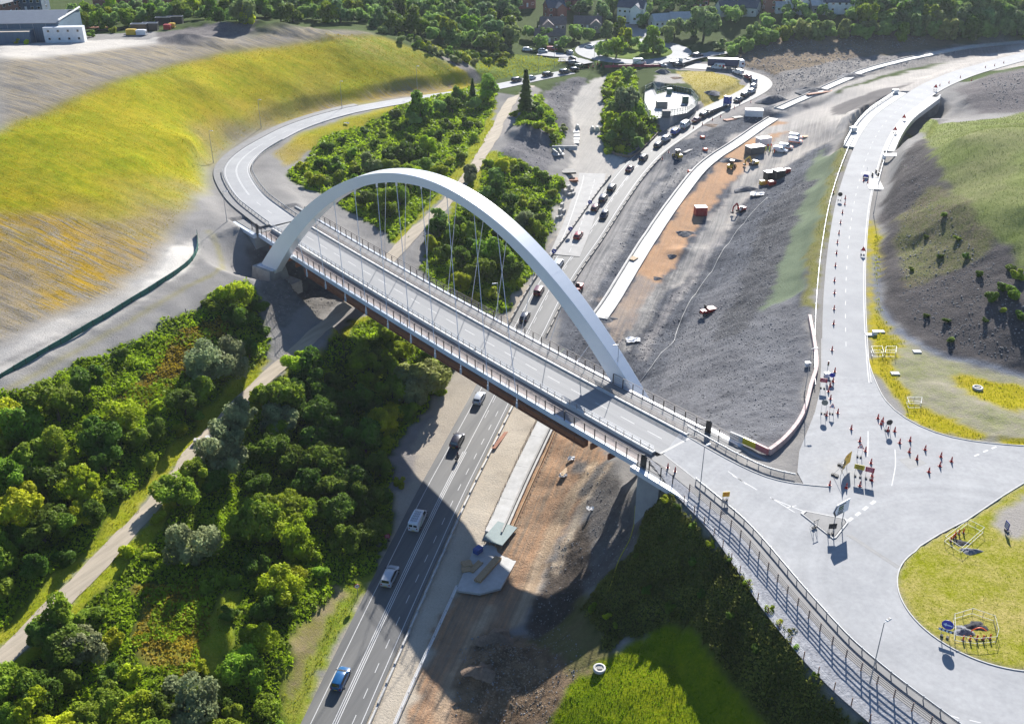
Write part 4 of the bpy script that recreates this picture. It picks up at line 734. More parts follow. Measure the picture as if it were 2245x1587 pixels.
# hangers
bot = c - Nn * dd[:, None]; sarc = np.array([(p[:2] - C0) @ DL for p in bot]); smid = ((c[0, :2] + c[-1, :2]) / 2 - C0) @ DL
clev = MB().box((0, 0, .2), (.28, .4, .8), taper=.75).box((0, 0, -.4), (.22, .3, .4), taper=1).box((0, 0, .95), (.16, .2, .5)).mesh('hanger_anchor', steelw)
for k in range(11):
    for sg in (-1, 1):
        sa = 116.2 - 8.66 * k; st = 117 - 6.62 * k
        if sg > 0: sa, st = 2 * smid - sa, 2 * smid - st
        i = int(np.argmin(abs(sarc - st))); top = bot[i] + oo * (.25 if sg < 0 else -.25)
        if top[2] < 26: continue
        q = DK(sa, sg * (10.15 - (.75 if sg > 0 else .45)), -1.75)
        h_ = MB().tube(q + [0, 0, 1], top, .065, n=6).build('hanger', steelw, BR, off=BO)
        MB().tube(top + (q - top) * .035, top + [0, 0, .3], .2, .26, n=8).build('top_socket', archm, h_, off=BO)
        ob('hanger_anchor', clev, h_, q - BO, math.atan2(DL[1], DL[0]))
# feet and abutments
A3, B3 = c[0], c[-1]; rza = math.atan2(AP[3] - AP[1], AP[2] - AP[0])
MB().box((-.5, 0, -1.0), (7.5, 6.0, 3.6), taper=.86).build('arch_footing', conc, BR, loc=A3 - BO).rotation_euler[2] = rza
MB().box((.3, 0, .95), (5.8, 3.9, .3)).build('footing_plate', steelw, BR, loc=A3 - BO).rotation_euler[2] = rza
MB().box((1.5, -1.6, -4), (11, 10.5, 3.2)).build('footing_base', conc, BR, loc=A3 - BO).rotation_euler[2] = rza
MB().box((0, 0, -2), (8, 6, 5.0), taper=.86).build('arch_footing', conc, BR, loc=B3 - BO).rotation_euler[2] = rza
rzd = math.atan2(DL[1], DL[0])
wallm = mat('abutment_concrete', (.34, .35, .35), (.25, .26, .27), .35, .85, bump=.01, bscale=3)
ab = MB().prism([(-15.5, -9.35), (-1.2, -9.35), (-1.2, 9.2), (-6, 9.2), (-6, -8.7), (-15.5, -8.7)], 13.2, o=(0, 0, 7.4)); o = ab.build('abutment_wall', wallm, BR, loc=(0, 0, 0)); o.rotation_euler[2] = rzd
MB().sweep(np.array([DK(s, -9.45, -.35) for s in np.linspace(-15.5, 0, 8)]), [(-.45, -.95), (.45, -.95), (.45, .0), (-.45, .0)]).build('wall_coping', steelw, BR, off=BO)
MB().sweep(np.array([DK(s, 9.3, -.35) for s in np.linspace(-8, 0, 5)]), [(-.45, -.95), (.45, -.95), (.45, .0), (-.45, .0)]).build('wall_coping', steelw, BR, off=BO)
ab = MB().prism([(134.8, -9.3), (146, -9.3), (146, -8.7), (138, -8.7), (138, 9.2), (134.8, 9.2)], 9.2, o=(0, 0, 11.4)); o = ab.build('abutment_wall', wallm, BR, loc=(0, 0, 0)); o.rotation_euler[2] = rzd
MB().sweep(np.array([DK(s, -9.45, -.35) for s in np.linspace(134, 146, 8)]), [(-.45, -.95), (.45, -.95), (.45, .0), (-.45, .0)]).build('wall_coping', steelw, BR, off=BO)
# approach footways beyond the joints
for s0, s1, t0, t1 in ((-15.5, -.1, -8.6, -4.2), (134.3, 146, -8.6, -4.2), (-9, -.1, 4.8, 8.6)):
    MB().add([DK(s, t, -.38 if abs(t) > 4.5 else -.36) for s, t in ((s0, t0), (s1, t0), (s1, t1), (s0, t1))] + [DK(s, t, -.9) for s, t in ((s0, t0), (s1, t0), (s1, t1), (s0, t1))], [(0, 1, 2, 3), (7, 6, 5, 4), (0, 4, 5, 1), (1, 5, 6, 2), (2, 6, 7, 3), (3, 7, 4, 0)]).build('approach_footway', footm, BR, off=BO)
# ================================================================== vegetation
def leafmat(name, mul=1.0, trans=.45, nscale=.35):
    m = bpy.data.materials.new(name); m.use_nodes = True; n = m.node_tree.nodes; L = m.node_tree.links; n.clear()
    out = n.new('ShaderNodeOutputMaterial'); oi = n.new('ShaderNodeObjectInfo'); geo = n.new('ShaderNodeNewGeometry')
    nz = n.new('ShaderNodeTexNoise'); nz.inputs['Scale'].default_value = nscale; nz.inputs['Detail'].default_value = 3; L.new(geo.outputs['Position'], nz.inputs['Vector'])
    hs = n.new('ShaderNodeHueSaturation'); L.new(oi.outputs['Color'], hs.inputs['Color'])
    a = n.new('ShaderNodeMapRange'); a.inputs['From Min'].default_value = .3; a.inputs['From Max'].default_value = .7; a.inputs['To Min'].default_value = .62 * mul; a.inputs['To Max'].default_value = 1.45 * mul; L.new(nz.outputs[0], a.inputs[0]); L.new(a.outputs[0], hs.inputs['Value'])
    h = n.new('ShaderNodeMapRange'); h.inputs['To Min'].default_value = .475; h.inputs['To Max'].default_value = .52; L.new(oi.outputs['Random'], h.inputs[0]); L.new(h.outputs[0], hs.inputs['Hue'])
    d = n.new('ShaderNodeBsdfPrincipled'); d.inputs['Roughness'].default_value = .6; d.inputs['Specular IOR Level'].default_value = .12; t = n.new('ShaderNodeBsdfTranslucent'); mx = n.new('ShaderNodeMixShader'); mx.inputs[0].default_value = trans
    L.new(hs.outputs[0], d.inputs['Base Color']); L.new(hs.outputs[0], t.inputs['Color']); L.new(d.outputs[0], mx.inputs[1]); L.new(t.outputs[0], mx.inputs[2]); L.new(mx.outputs[0], out.inputs[0]); return m
leafm = leafmat('leaves'); scrubm = leafmat('scrub_leaves', nscale=.22); bladem = leafmat('grass_blades', nscale=.3, trans=.45)
bark = mat('bark', (.13, .1, .075), (.07, .055, .04), 3, .9)
def quads_mesh(name, C, U, V, m):         # centre, half axes -> one mesh of quads
    n_ = len(C); co = np.stack([C - U - V, C + U - V * .6, C + U * .8 + V, C - U * .7 + V * .8], 1).reshape(-1, 3).astype(np.float32)
    me = bpy.data.meshes.new(name); me.vertices.add(n_ * 4); me.vertices.foreach_set('co', co.ravel()); me.loops.add(n_ * 4); me.loops.foreach_set('vertex_index', np.arange(n_ * 4, dtype=np.int32))
    me.polygons.add(n_); me.polygons.foreach_set('loop_start', np.arange(0, n_ * 4, 4, dtype=np.int32)); me.polygons.foreach_set('loop_total', np.full(n_, 4, np.int32)); me.update(calc_edges=True); me.materials.append(m); return me
def rdir(n_): v = rng.normal(size=(n_, 3)); return v / np.linalg.norm(v, axis=1)[:, None]
def frame(Nv):                             # random in-plane axes for normals
    a = np.cross(Nv, rdir(len(Nv))); a /= np.linalg.norm(a, axis=1)[:, None] + 1e-9; return a, np.cross(Nv, a)
def crown(seed, lobes, nl, leaf, flat=.85, top=0.0):
    global rng
    keep = rng; rng = np.random.default_rng(seed)
    cs = rdir(lobes) * rng.uniform(.38, .88, (lobes, 1)) * rng.uniform(.8, 1.25, (1, 3)); cs[:, 2] = cs[:, 2] * flat + .05; cs[0] = 0; rs = rng.uniform(.16, .42, lobes); rs[0] = .46
    C = []; Nn = []
    while sum(map(len, C)) < nl:
        k = rng.integers(0, lobes, 4000); d = rdir(4000); p = cs[k] + d * rs[k][:, None] * rng.uniform(.7, 1.22, (4000, 1))
        ins = np.zeros(4000, bool)
        for j in range(lobes): ins |= (np.linalg.norm(p - cs[j], axis=1) < rs[j] * .8) & (k != j)
        ok = ~ins & (p[:, 2] > -.75) & (rng.random(4000) < .35 + .65 * (fbm(p[:, 0] * 10, p[:, 1] * 10 + p[:, 2] * 7, 2.0, 2, seed) > -.12))
        C.append(p[ok]); Nn.append((d * .9 + rdir(4000) * .75)[ok])
    C = np.concatenate(C)[:nl]; Nn = np.concatenate(Nn)[:nl]; Nn /= np.linalg.norm(Nn, axis=1)[:, None]
    a, b_ = frame(Nn); s = leaf * rng.uniform(.55, 1.3, (nl, 1)); me = quads_mesh('crown', C, a * s, b_ * s * .75, leafm); rng = keep; return me
def conif(seed, nl, leaf):
    global rng
    keep = rng; rng = np.random.default_rng(seed); h = rng.random(nl) ** .75; r_ = (1 - h) * .42 * (.55 + .45 * (np.sin(h * 60) * .5 + .5)) * rng.uniform(.6, 1.05, nl); t = rng.uniform(0, 2 * math.pi, nl)
    C = np.c_[r_ * np.cos(t), r_ * np.sin(t), h * 2.4 - .9 - r_ * .35]; Nn = np.c_[np.cos(t) * .6, np.sin(t) * .6, np.full(nl, .9)] + rdir(nl) * .5; Nn /= np.linalg.norm(Nn, axis=1)[:, None]; a, b_ = frame(Nn); s = leaf * rng.uniform(.6, 1.2, (nl, 1))
    me = quads_mesh('crown', C, a * s, b_ * s * .7, leafm); rng = keep; return me
CR = {'b': [crown(s, 17, 6200, .062) for s in (1, 2, 3, 4, 5, 6)], 'w': [crown(s, 24, 7000, .055, .8) for s in (11, 12, 13)], 't': [crown(s, 15, 5600, .064, 1.25) for s in (21, 22, 23)], 's': [crown(s, 9, 1500, .12, .75) for s in (31, 32, 33)], 'c': [conif(41, 3000, .075)], 'f': [crown(s, 14, 2000, .10, .95) for s in (51, 52, 53, 54)]}
def trunkmesh(seed):
    r = random.Random(seed); mb = MB().tube((0, 0, -1.55), (r.uniform(-.05, .05), r.uniform(-.05, .05), -.4), .10, .07, 7).tube((0, 0, -.4), (0, 0, .35), .07, .02, 6)
    for k in range(5):
        a = r.uniform(0, 6.28); mb.tube((0, 0, -.5 + .15 * k), (.5 * math.cos(a), .5 * math.sin(a), .0 + .12 * k), .035, .01, 5)
    return mb.mesh('trunk', bark)
TRK = [trunkmesh(k) for k in range(3)]
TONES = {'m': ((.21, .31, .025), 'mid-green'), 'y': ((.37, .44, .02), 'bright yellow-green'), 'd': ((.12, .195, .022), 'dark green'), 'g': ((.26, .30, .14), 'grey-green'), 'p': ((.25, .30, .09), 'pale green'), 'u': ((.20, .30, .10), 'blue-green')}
TREES = []                                 # (px, py, r_px, shape, tone, region)
def tree(px, py, rp, shape='b', tone='m', region=''): TREES.append((px, py, rp, shape, tone, region))
def tl(region, txt):
    for e in txt.split(';'):
        f = e.split(); tree(float(f[0]), float(f[1]), float(f[2]), f[3] if len(f) > 3 else 'b', f[4] if len(f) > 4 else random.choice('mmyd'), region)
tl('in wood left of the track', '120 880 46 t m;189 832 32 b d;271 773 17 s d;16 915 46;57 935 42;271 912 38 w y;340 890 18 s y;214 962 40;120 985 40 t m;63 1012 44;110 1057 44 b d;19 1050 44;173 1066 40 b y;227 1006 34 b d;454 795 44 w g;504 789 40 w g;438 849 30 b m;403 880 33 b d;510 645 30 b y;466 665 24 s m;520 697 28 b d;346 940 26 b d;302 953 28;38 1118 50;88 1150 44 b d;126 1144 34;173 1128 26 b y;8 1226 34;-15 1170 40;5 1295 28 s m;250 1070 26 s d;320 1010 22 s m;150 1220 26 s d;70 1240 30 b d;430 905 20 s m;560 670 20 s d;575 720 18 s d;545 765 22 b d;400 940 20 s y;-10 985 40;40 1180 34;200 1130 26 b d')
tl('along lower side of the track', '605 868 40 b m;617 915 38 w g;532 902 27 b g;504 942 42 w g;491 994 46 w g;428 1037 28 b m;384 1075 38 b m;649 797 28 b y;677 808 38 b d;617 940 30 b m;560 860 22 s y;470 1055 28 b d;585 985 36 b d;345 1130 20 s y;640 860 30 b d')
tl('in wood between track and road', '419 1195 46 w g;466 1275 28 s m;558 1150 48 b m;608 1146 42 b y;649 1190 36 t y;605 1284 42 b y;583 1328 32 b d;561 1392 36 w y;536 1476 46 b m;583 1552 30 b m;419 1556 54 w g;135 1358 44 b m;110 1392 44 b d;189 1417 42 b g;135 1420 46 b d;85 1514 42;25 1499 44;72 1562 44 b y;19 1571 38;283 1555 44 b y;230 1542 38;290 1477 26 s y;372 1499 26 s g;283 1209 18 s y;441 1461 20 s y;205 1338 28 s m;660 1125 26 b y;617 1111 38 b m;560 1060 26 b d;330 1560 34;150 1490 30 b d;480 1545 30 b d;240 1470 24 s d;250 1400 26 s y;330 1215 18 s y;370 1180 20 s m;500 1340 22 s d;620 1340 24 s d;640 1265 26 b y;680 1210 24 s y;560 1240 26 b d;520 1270 18 s m;700 1250 20 s m;350 1540 22 s d;190 1580 36;120 1600 40 b y;500 1600 40;600 1610 34 b d;330 1610 40')
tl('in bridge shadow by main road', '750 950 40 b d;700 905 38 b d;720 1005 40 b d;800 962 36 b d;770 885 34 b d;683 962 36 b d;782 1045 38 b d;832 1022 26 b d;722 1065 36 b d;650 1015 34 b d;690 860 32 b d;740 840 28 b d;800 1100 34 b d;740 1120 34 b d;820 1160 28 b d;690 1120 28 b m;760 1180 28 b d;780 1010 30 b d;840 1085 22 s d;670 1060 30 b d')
tl('in front of the bridge deck', '920 824 46 b p;956 820 28 b m;912 849 38 w g;810 834 24 b y;804 780 34 b m;827 772 28 b d;784 797 24 b y;883 772 24 b y;841 724 22 s y;934 766 20 s m;864 899 21 b y;841 928 28 b y;878 1056 14 s y;860 860 30 b m;900 900 24 s m;815 890 22 s m;960 850 20 s y;980 795 18 s m;870 735 16 s y;850 810 26 b m;800 880 28 b d;850 970 18 s y')
tl('in thicket below the side road', '921 236 27 b m;871 249 17 s d;1006 210 17 b d;992 229 18 b d;1071 192 25 t m;1036 200 14 c d;1040 228 15 b m;796 285 11 s d;821 314 12 s d;718 318 15 s d;753 306 10 s d;896 299 14 s d;935 261 14 s m;964 236 16 b m;896 336 24 b d;857 331 18 s d;939 322 22 b y;1010 336 17 s m;928 361 22 b m;807 358 26 s p;736 358 22 s m;964 376 18 b y;683 392 20 s y;662 364 17 s y;742 383 18 s m;801 436 18 b d;841 431 22 b m;876 431 22 b m;854 463 18 b d;894 418 18 b d;770 330 16 s m;840 290 14 s m;980 270 16 s d;1000 300 16 s d;1020 270 14 s d;960 295 16 s d;860 370 20 b m;900 385 20 b y;790 395 20 s m;1050 270 12 s y;1040 300 12 s y;830 400 18 b d;700 355 14 s d;775 365 16 s y;870 275 15 s d;905 262 15 b d;945 290 13 s y;880 355 16 s d;985 350 14 s y;930 405 15 s m;760 420 15 s d;715 395 14 s m;845 340 14 s d')
tl('in copse behind the deck', '1028 380 20 b g;1071 354 12 s m;1106 364 19 b y;1145 357 13 s m;1088 386 14 s m;1085 384 16 t d;1128 368 13 s d;1150 391 15 s m;1093 408 20 t d;1120 439 18 t d;1068 424 16 b m;1179 379 16 s m;1195 391 13 s d;1232 404 11 s m;1216 423 11 s y;1150 485 20 w g;1115 458 16 s d;1171 501 18 b m;1187 509 15 s m;1080 550 33 b m;1102 566 28 b m;1053 592 28 b d;1120 592 23 b d;1027 512 20 b m;1013 490 18 b d;1134 618 16 s y;1008 566 20 b d;1080 640 18 s y;961 472 16 b m;961 498 20 b d;948 533 18 b y;975 551 20 b d;988 512 18 b m;1040 455 18 b m;1065 470 18 b d;1145 440 13 s y;1175 450 15 s m;1200 440 13 s d;1190 475 13 s m;1150 540 15 s m;1170 545 13 s y;1100 510 20 b d;1130 520 16 b m;1040 540 20 b d;1010 620 18 b y;1040 650 16 s y;1110 640 15 s d')
tl('on spoil bank by the track', '1153 214 30 c d;1128 247 12 s m;1170 229 13 s d;1185 243 14 s m;1206 258 12 s m;1181 272 15 s y;1235 279 11 s p;1215 300 12 s m;1165 255 12 s d;1200 285 12 s y')
tl('in copse by the queue', '1374 164 13 t m;1331 201 12 s m;1363 201 17 b m;1370 229 27 b g;1341 272 20 b y;1377 272 25 b m;1406 286 18 b d;1352 311 15 s m;1395 315 16 b d;1334 329 11 s y;1359 325 11 s y;1345 240 16 b d;1395 250 20 b m;1325 255 10 s y;1415 305 12 s m;1378 300 15 b y;1340 300 14 b m;1350 180 12 s y')
tl('along the top of the near embankment', '1460 1092 12 s y;1485 1108 9 s d;1520 1150 9 s m;1560 1190 11 s y;1600 1225 8 s d;1640 1275 9 s y;1690 1335 12 s y;1708 1362 10 s y;1745 1420 9 s m;1790 1480 9 s d;1395 1215 9 s d;1300 1330 12 s m;1330 1350 10 s y;1350 1370 8 s m;1420 1290 12 s d;1470 1330 14 s d;1540 1300 13 s d;1600 1350 12 s d;1660 1420 12 s d;1520 1230 12 s d;1450 1180 12 s d')
tl('on far roundabout island', '1352 103 22 b m;1370 83 19 b y;1338 112 15 b d;1434 94 22 b m;1466 78 17 b p;1410 108 13 b m;1320 110 14 b m;1450 110 13 b m;1390 95 13 b d')
tl('on the right-hand hill', '2200 625 18 s d;2225 640 20 s m;2180 650 14 s d;2235 600 16 s m;2215 585 12 s d;2150 600 9 s d;2030 690 8 s d;2075 700 9 s d;2085 745 10 s d;2060 560 8 s d;2100 520 9 s m;2070 470 9 s m;2120 560 9 s d;2000 590 7 s m;2030 520 7 s d;2160 700 8 s d;2240 690 14 s d;2200 680 9 s m')
tl('by the village street', '1545 50 32 t u;1520 60 18 b u;1580 95 16 s p;1480 60 20 b u;1330 70 18 b u;1290 78 16 b p;1262 75 16 b p;1235 95 15 b m;1360 60 17 b m;1410 45 14 b u;1270 15 17 b u;1320 30 20 b u;1185 95 14 b p;1120 80 20 b p;1160 72 14 b d;1200 78 14 b m;1100 100 14 s p')
def fill(region, poly, n_, r0, r1, tones, shape='f', sep=.8):
    P = np.array(poly, float); lo, hi = P.min(0), P.max(0); out = []; tries = 0
    while len(out) < n_ and tries < n_ * 60:
        tries += 1; q = np.array([random.uniform(lo[0], hi[0]), random.uniform(lo[1], hi[1])])
        if not inpoly(q[:1], q[1:], P)[0]: continue
        r_ = random.uniform(r0, r1)
        if any(np.hypot((q[0] - a[0]), (q[1] - a[1]) * 2.0) < (r_ + a[2]) * sep * .8 for a in out): continue
        out.append((*q, r_)); tree(q[0], q[1], r_, shape, random.choice(tones), region)
fill('in belt behind brown crest', [(155, 25), (300, 15), (480, 8), (560, 10), (560, 38), (440, 32), (330, 38), (260, 48), (180, 50)], 34, 13, 21, 'mmdyu')
fill('in belt above yellow hillside', [(480, -4), (1130, -8), (1130, 60), (1080, 95), (1000, 92), (900, 62), (820, 42), (700, 34), (600, 32), (520, 26)], 110, 15, 25, 'uumddu')
fill('on bank past yellow hillside', [(800, 50), (900, 75), (1000, 110), (1120, 115), (1100, 135), (1000, 135), (920, 100), (830, 68)], 30, 7, 14, 'ppmy', 's')
fill('on crest above brown cutting', [(1590, 108), (1640, 75), (1750, 55), (1900, 62), (2040, 55), (2040, 72), (1900, 76), (1750, 70), (1660, 92), (1610, 120)], 60, 12, 19, 'ppgm', 'f')
fill('in upper right hillside wood', [(1880, 0), (2260, -5), (2260, 62), (2140, 75), (2060, 70), (1980, 50), (1880, 42)], 80, 15, 25, 'uumdp')
fill('in far village gardens', [(1140, 0), (1880, -5), (1880, 40), (1760, 55), (1600, 60), (1560, 30), (1500, 38), (1340, 12), (1240, 12)], 46, 11, 17, 'uump')
fill('in hedge behind long shed', [(0, 88), (200, 70), (300, 50), (300, 62), (200, 82), (0, 96)], 10, 7, 11, 'ymp', 's')
big = sorted([i for i in range(len(TREES)) if TREES[i][3] not in 'sc'], key=lambda i: -TREES[i][2])[:292]; rest = [i for i in range(len(TREES)) if TREES[i][3] not in 'sc' and i not in set(big)]
cnt = {}; SZ = {'f': 'tree', 'b': 'tree', 't': 'tall tree', 'w': 'broad bushy tree', 's': 'bush', 'c': 'conifer'}
order = sorted(range(len(TREES)), key=lambda i: TREES[i][0])
KINDN = {'s': 'bush', 'c': 'conifer_tree'}
FARL = [crown(s, 13, 1000, .13, .95) for s in (61, 62, 63)]; mass = []
for i in rest:                             # the small far trees beyond the 292 largest read as one wooded mass
    px, py, rp, shp, tn, reg = TREES[i]; p = G(px, py, 0, .9 * rp / FPX); dep = p[1] * cT - (p[2] - CAMH) * sT; r_ = rp * dep / FPX * 1.1
    me = FARL[i % 3]; v = np.empty(len(me.vertices) * 3, np.float32); me.vertices.foreach_get('co', v); v = v.reshape(-1, 3); a = random.uniform(0, 6.28); ca, sa = math.cos(a), math.sin(a)
    mass.append(np.c_[v[:, 0] * ca - v[:, 1] * sa, v[:, 0] * sa + v[:, 1] * ca, v[:, 2]] * r_ + p + [0, 0, r_ * .85])
V = np.concatenate(mass).astype(np.float32); me = bpy.data.meshes.new('distant_woodland'); n_ = len(V) // 4; me.vertices.add(len(V)); me.vertices.foreach_set('co', V.ravel()); me.loops.add(len(V)); me.loops.foreach_set('vertex_index', np.arange(len(V), dtype=np.int32)); me.polygons.add(n_); me.polygons.foreach_set('loop_start', np.arange(0, len(V), 4, dtype=np.int32)); me.polygons.foreach_set('loop_total', np.full(n_, 4, np.int32)); me.update(calc_edges=True); me.materials.append(leafmat('distant_leaves', nscale=.09))
o = ob('distant_woodland', me); o.color = (.25, .36, .08, 1); tag(o, 'distant mass of small trees round the far village', 'woodland', kind='stuff')
for i in order:
    if i in set(rest): continue
    px, py, rp, shp, tn, reg = TREES[i]
    hf = .75 if shp in 's' else ({'c': .9, 'f': .9, 't': 1.15}.get(shp, 1.02))
    p = G(px, py, 0, hf * rp / FPX); dep = p[1] * cT - (p[2] - CAMH) * sT; r_ = rp * dep / FPX
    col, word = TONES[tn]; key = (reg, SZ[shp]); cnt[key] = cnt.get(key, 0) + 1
    t = thing(KINDN.get(shp, 'broadleaf_tree'), f"{word} {SZ[shp]}, {ordw(cnt[key])} such from the left {reg}", 'bush' if shp == 's' else 'tree', p, random.uniform(0, 6.28), 'trees ' + reg)
    if shp == 'b' and dep > 330: shp = 'f'
    cme = CR[shp][i % len(CR[shp])]; k = random.uniform(.88, 1.12)
    cz = r_ * (hf if shp != 's' else .6); zs = (random.uniform(.85, 1.4) if shp != 's' else random.uniform(.6, 1.0))
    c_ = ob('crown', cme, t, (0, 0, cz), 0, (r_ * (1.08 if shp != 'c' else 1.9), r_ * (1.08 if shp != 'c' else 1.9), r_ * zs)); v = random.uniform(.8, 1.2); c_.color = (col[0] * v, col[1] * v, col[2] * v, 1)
    ob('trunk', TRK[i % 3], t, (0, 0, cz), 0, (r_ * .9, r_ * .9, max(.5, cz / 1.5)))
# ---- ground cover that nobody could count
def scatter(mask, dens):                   # random points on terrain cells of a mask (near cells denser)
    M = mask.reshape(GX.shape); M = M[:-1, :-1] & M[1:, 1:]; ii, jj = np.where(M); ar = (ys[ii + 1] - ys[ii]) * (xs[jj + 1] - xs[jj]); d = dens(ys[ii]) * ar
    k = rng.poisson(d); ii, jj = np.repeat(ii, k), np.repeat(jj, k); x = xs[jj] + rng.random(len(ii)) * (xs[jj + 1] - xs[jj]); y = ys[ii] + rng.random(len(ii)) * (ys[ii + 1] - ys[ii])
    ok = (abs((x - 0) / (y + 60)) < .72); x, y = x[ok], y[ok]; return np.c_[x, y, HT(x, y)]
def cover(name, label, mask, dens, size, height, col, m, up=0.0, clump=3.0, cat='ground cover', skip=None):
    P = scatter(mask, dens)
    if skip is not None: P = P[skip(P)]
    hN = np.clip(fbm(P[:, 0], P[:, 1], clump, 3, 71) + .45, .05, 1.2); n_ = len(P); far_ = 1 + np.clip((P[:, 1] - 160) / 200, 0, 1.2)
    P[:, 2] += rng.random(n_) * height * hN; Nn = rdir(n_) + [0, 0, .7]; Nn /= np.linalg.norm(Nn, axis=1)[:, None]; a, b_ = frame(Nn)
    if up: b_ = rdir(n_) * .35 + [0, 0, 1]; a = rdir(n_); a[:, 2] = 0; a *= .28
    s = (size * far_ * rng.uniform(.55, 1.35, n_))[:, None]; o = ob(name, quads_mesh(name, P, a * s, b_ * s * .8, m)); o.color = (*col, 1); return tag(o, label, cat, kind='stuff')
S5 = SCRUB & ((ZID == 5) | ((ZID == 6) & (vnoise(X, Y, 4, 93) > -.05))); offt = (pdist(X, Y, TRACK)[0] > 2.6) & (dm > 5.5)
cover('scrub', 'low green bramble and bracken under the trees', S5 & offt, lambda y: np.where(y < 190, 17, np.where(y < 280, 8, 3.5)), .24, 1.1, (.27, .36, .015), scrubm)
cover('heather', 'brown heather clumps among the woods', SCRUB & (ZID == 6), lambda y: np.full(len(y), 12.), .2, .7, (.32, .28, .02), scrubm)
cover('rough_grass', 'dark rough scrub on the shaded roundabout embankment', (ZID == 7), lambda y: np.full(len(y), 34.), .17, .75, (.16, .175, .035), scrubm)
cover('field_grass', 'bright green meadow grass in the near field', (ZID == 3), lambda y: np.full(len(y), 16.), .2, .2, (.17, .235, .004), bladem, up=1, clump=2)
cover('island_grass', 'patchy short grass on the roundabout island', (ZID == 8) & isl & ~jd, lambda y: np.full(len(y), 8.), .12, .05, (.23, .25, .006), bladem, up=1, clump=1.5)
cover('verge_grass', 'yellow-green grass on the road verges', (ZID == 4) & ~onroad, lambda y: np.where(y < 250, 10, 3), .2, .3, (.3, .28, .008), bladem, up=1, clump=2)
cover('hillside_grass', 'golden grass over the left hillside', ((ZID == 1) | (ZID == 2)) & ~onroad, lambda y: np.where(y < 300, 5, 2.5), .13, .08, (.34, .29, .006), bladem, up=1)
cover('hill_weeds', 'low weeds on the right-hand hill', (ZID == 10), lambda y: np.full(len(y), 4.), .15, .2, (.18, .2, .07), bladem, up=1)
# ================================================================== vehicles
def loft(st):                              # stations (x, zbot, zbelt, zroof, wbelt, wroof)
    mb = MB(); rings = []
    for x, zb, zt, zr, wb, wr in st:
        rings.append([(x, -wb * .93, zb), (x, -wb, zb + (zt - zb) * .45), (x, -wb * .985, zt), (x, -wr, zr - .04), (x, -wr * .82, zr), (x, wr * .82, zr), (x, wr, zr - .04), (x, wb * .985, zt), (x, wb, zb + (zt - zb) * .45), (x, wb * .93, zb)])
    m = 10; vs = [p for r_ in rings for p in r_]; fs = [(i * m + j, i * m + (j + 1) % m, (i + 1) * m + (j + 1) % m, (i + 1) * m + j) for i in range(len(st) - 1) for j in range(m)]
    return mb.add(vs, fs + [tuple(range(m - 1, -1, -1)), tuple((len(st) - 1) * m + j for j in range(m))])
def lerp_st(st, x):
    a = np.array(st); return [np.interp(x, a[:, 0], a[:, k]) for k in range(1, 6)]
def side_glass(st, x0, x1, sg, lo=.05, hi=.13, n_=6):
    mb = MB(); vs = []
    for x in np.linspace(x0, x1, n_):
        zb, zt, zr, wb, wr = lerp_st(st, x); h0, h1 = zt + lo, max(zt + lo + .01, zr - hi)
        f0, f1 = (h0 - zt) / max(zr - .04 - zt, .05), (h1 - zt) / max(zr - .04 - zt, .05)
        for h, f in ((h0, f0), (h1, f1)): vs.append((x, sg * (wb * .985 + (wr - wb * .985) * min(f, 1) + .015), h))
    return mb.add(vs, [(2 * i, 2 * i + 2, 2 * i + 3, 2 * i + 1) for i in range(n_ - 1)])
def end_glass(st, xa, xb, k=.86, up=.03):  # between two stations, on the sloping face
    out = []
    for x in (xa, xb):
        zb, zt, zr, wb, wr = lerp_st(st, x); out.append((x, zr, wr * k))
    (x0, z0, w0), (x1, z1, w1) = out; nx_, nz_ = (z0 - z1), (x1 - x0); l = math.hypot(nx_, nz_) or 1; s = 1 if nz_ > 0 else -1; nx_, nz_ = nx_ / l * s * up, nz_ / l * s * up
    return MB().add([(x0 + nx_, -w0, z0 + nz_), (x0 + nx_, w0, z0 + nz_), (x1 + nx_, w1, z1 + nz_), (x1 + nx_, -w1, z1 + nz_)], [(0, 1, 2, 3)])
def wheel_mesh(r_, w_): return MB().lathe([(r_ * .6, -w_ / 2), (r_ * .93, -w_ / 2), (r_, -w_ / 4), (r_, w_ / 4), (r_ * .93, w_ / 2), (r_ * .6, w_ / 2)], 16).mesh('tyre', tyrem, True), MB().lathe([(r_ * .1, -w_ / 2 - .005), (r_ * .62, -w_ / 2 - .012), (r_ * .62, w_ / 2 + .012), (r_ * .1, w_ / 2 + .005)], 12).mesh('rim', rimm)
def add_wheels(t, axles, y, r_, w_=.22):
    tm, rm = wheel_mesh(r_, w_)
    for x in axles:
        for sg in (-1, 1):
            o = ob('wheel', tm, t, (x, sg * y, r_)); o.rotation_euler[0] = math.pi / 2; ob('rim', rm, o)
def shadow_free(o): return o
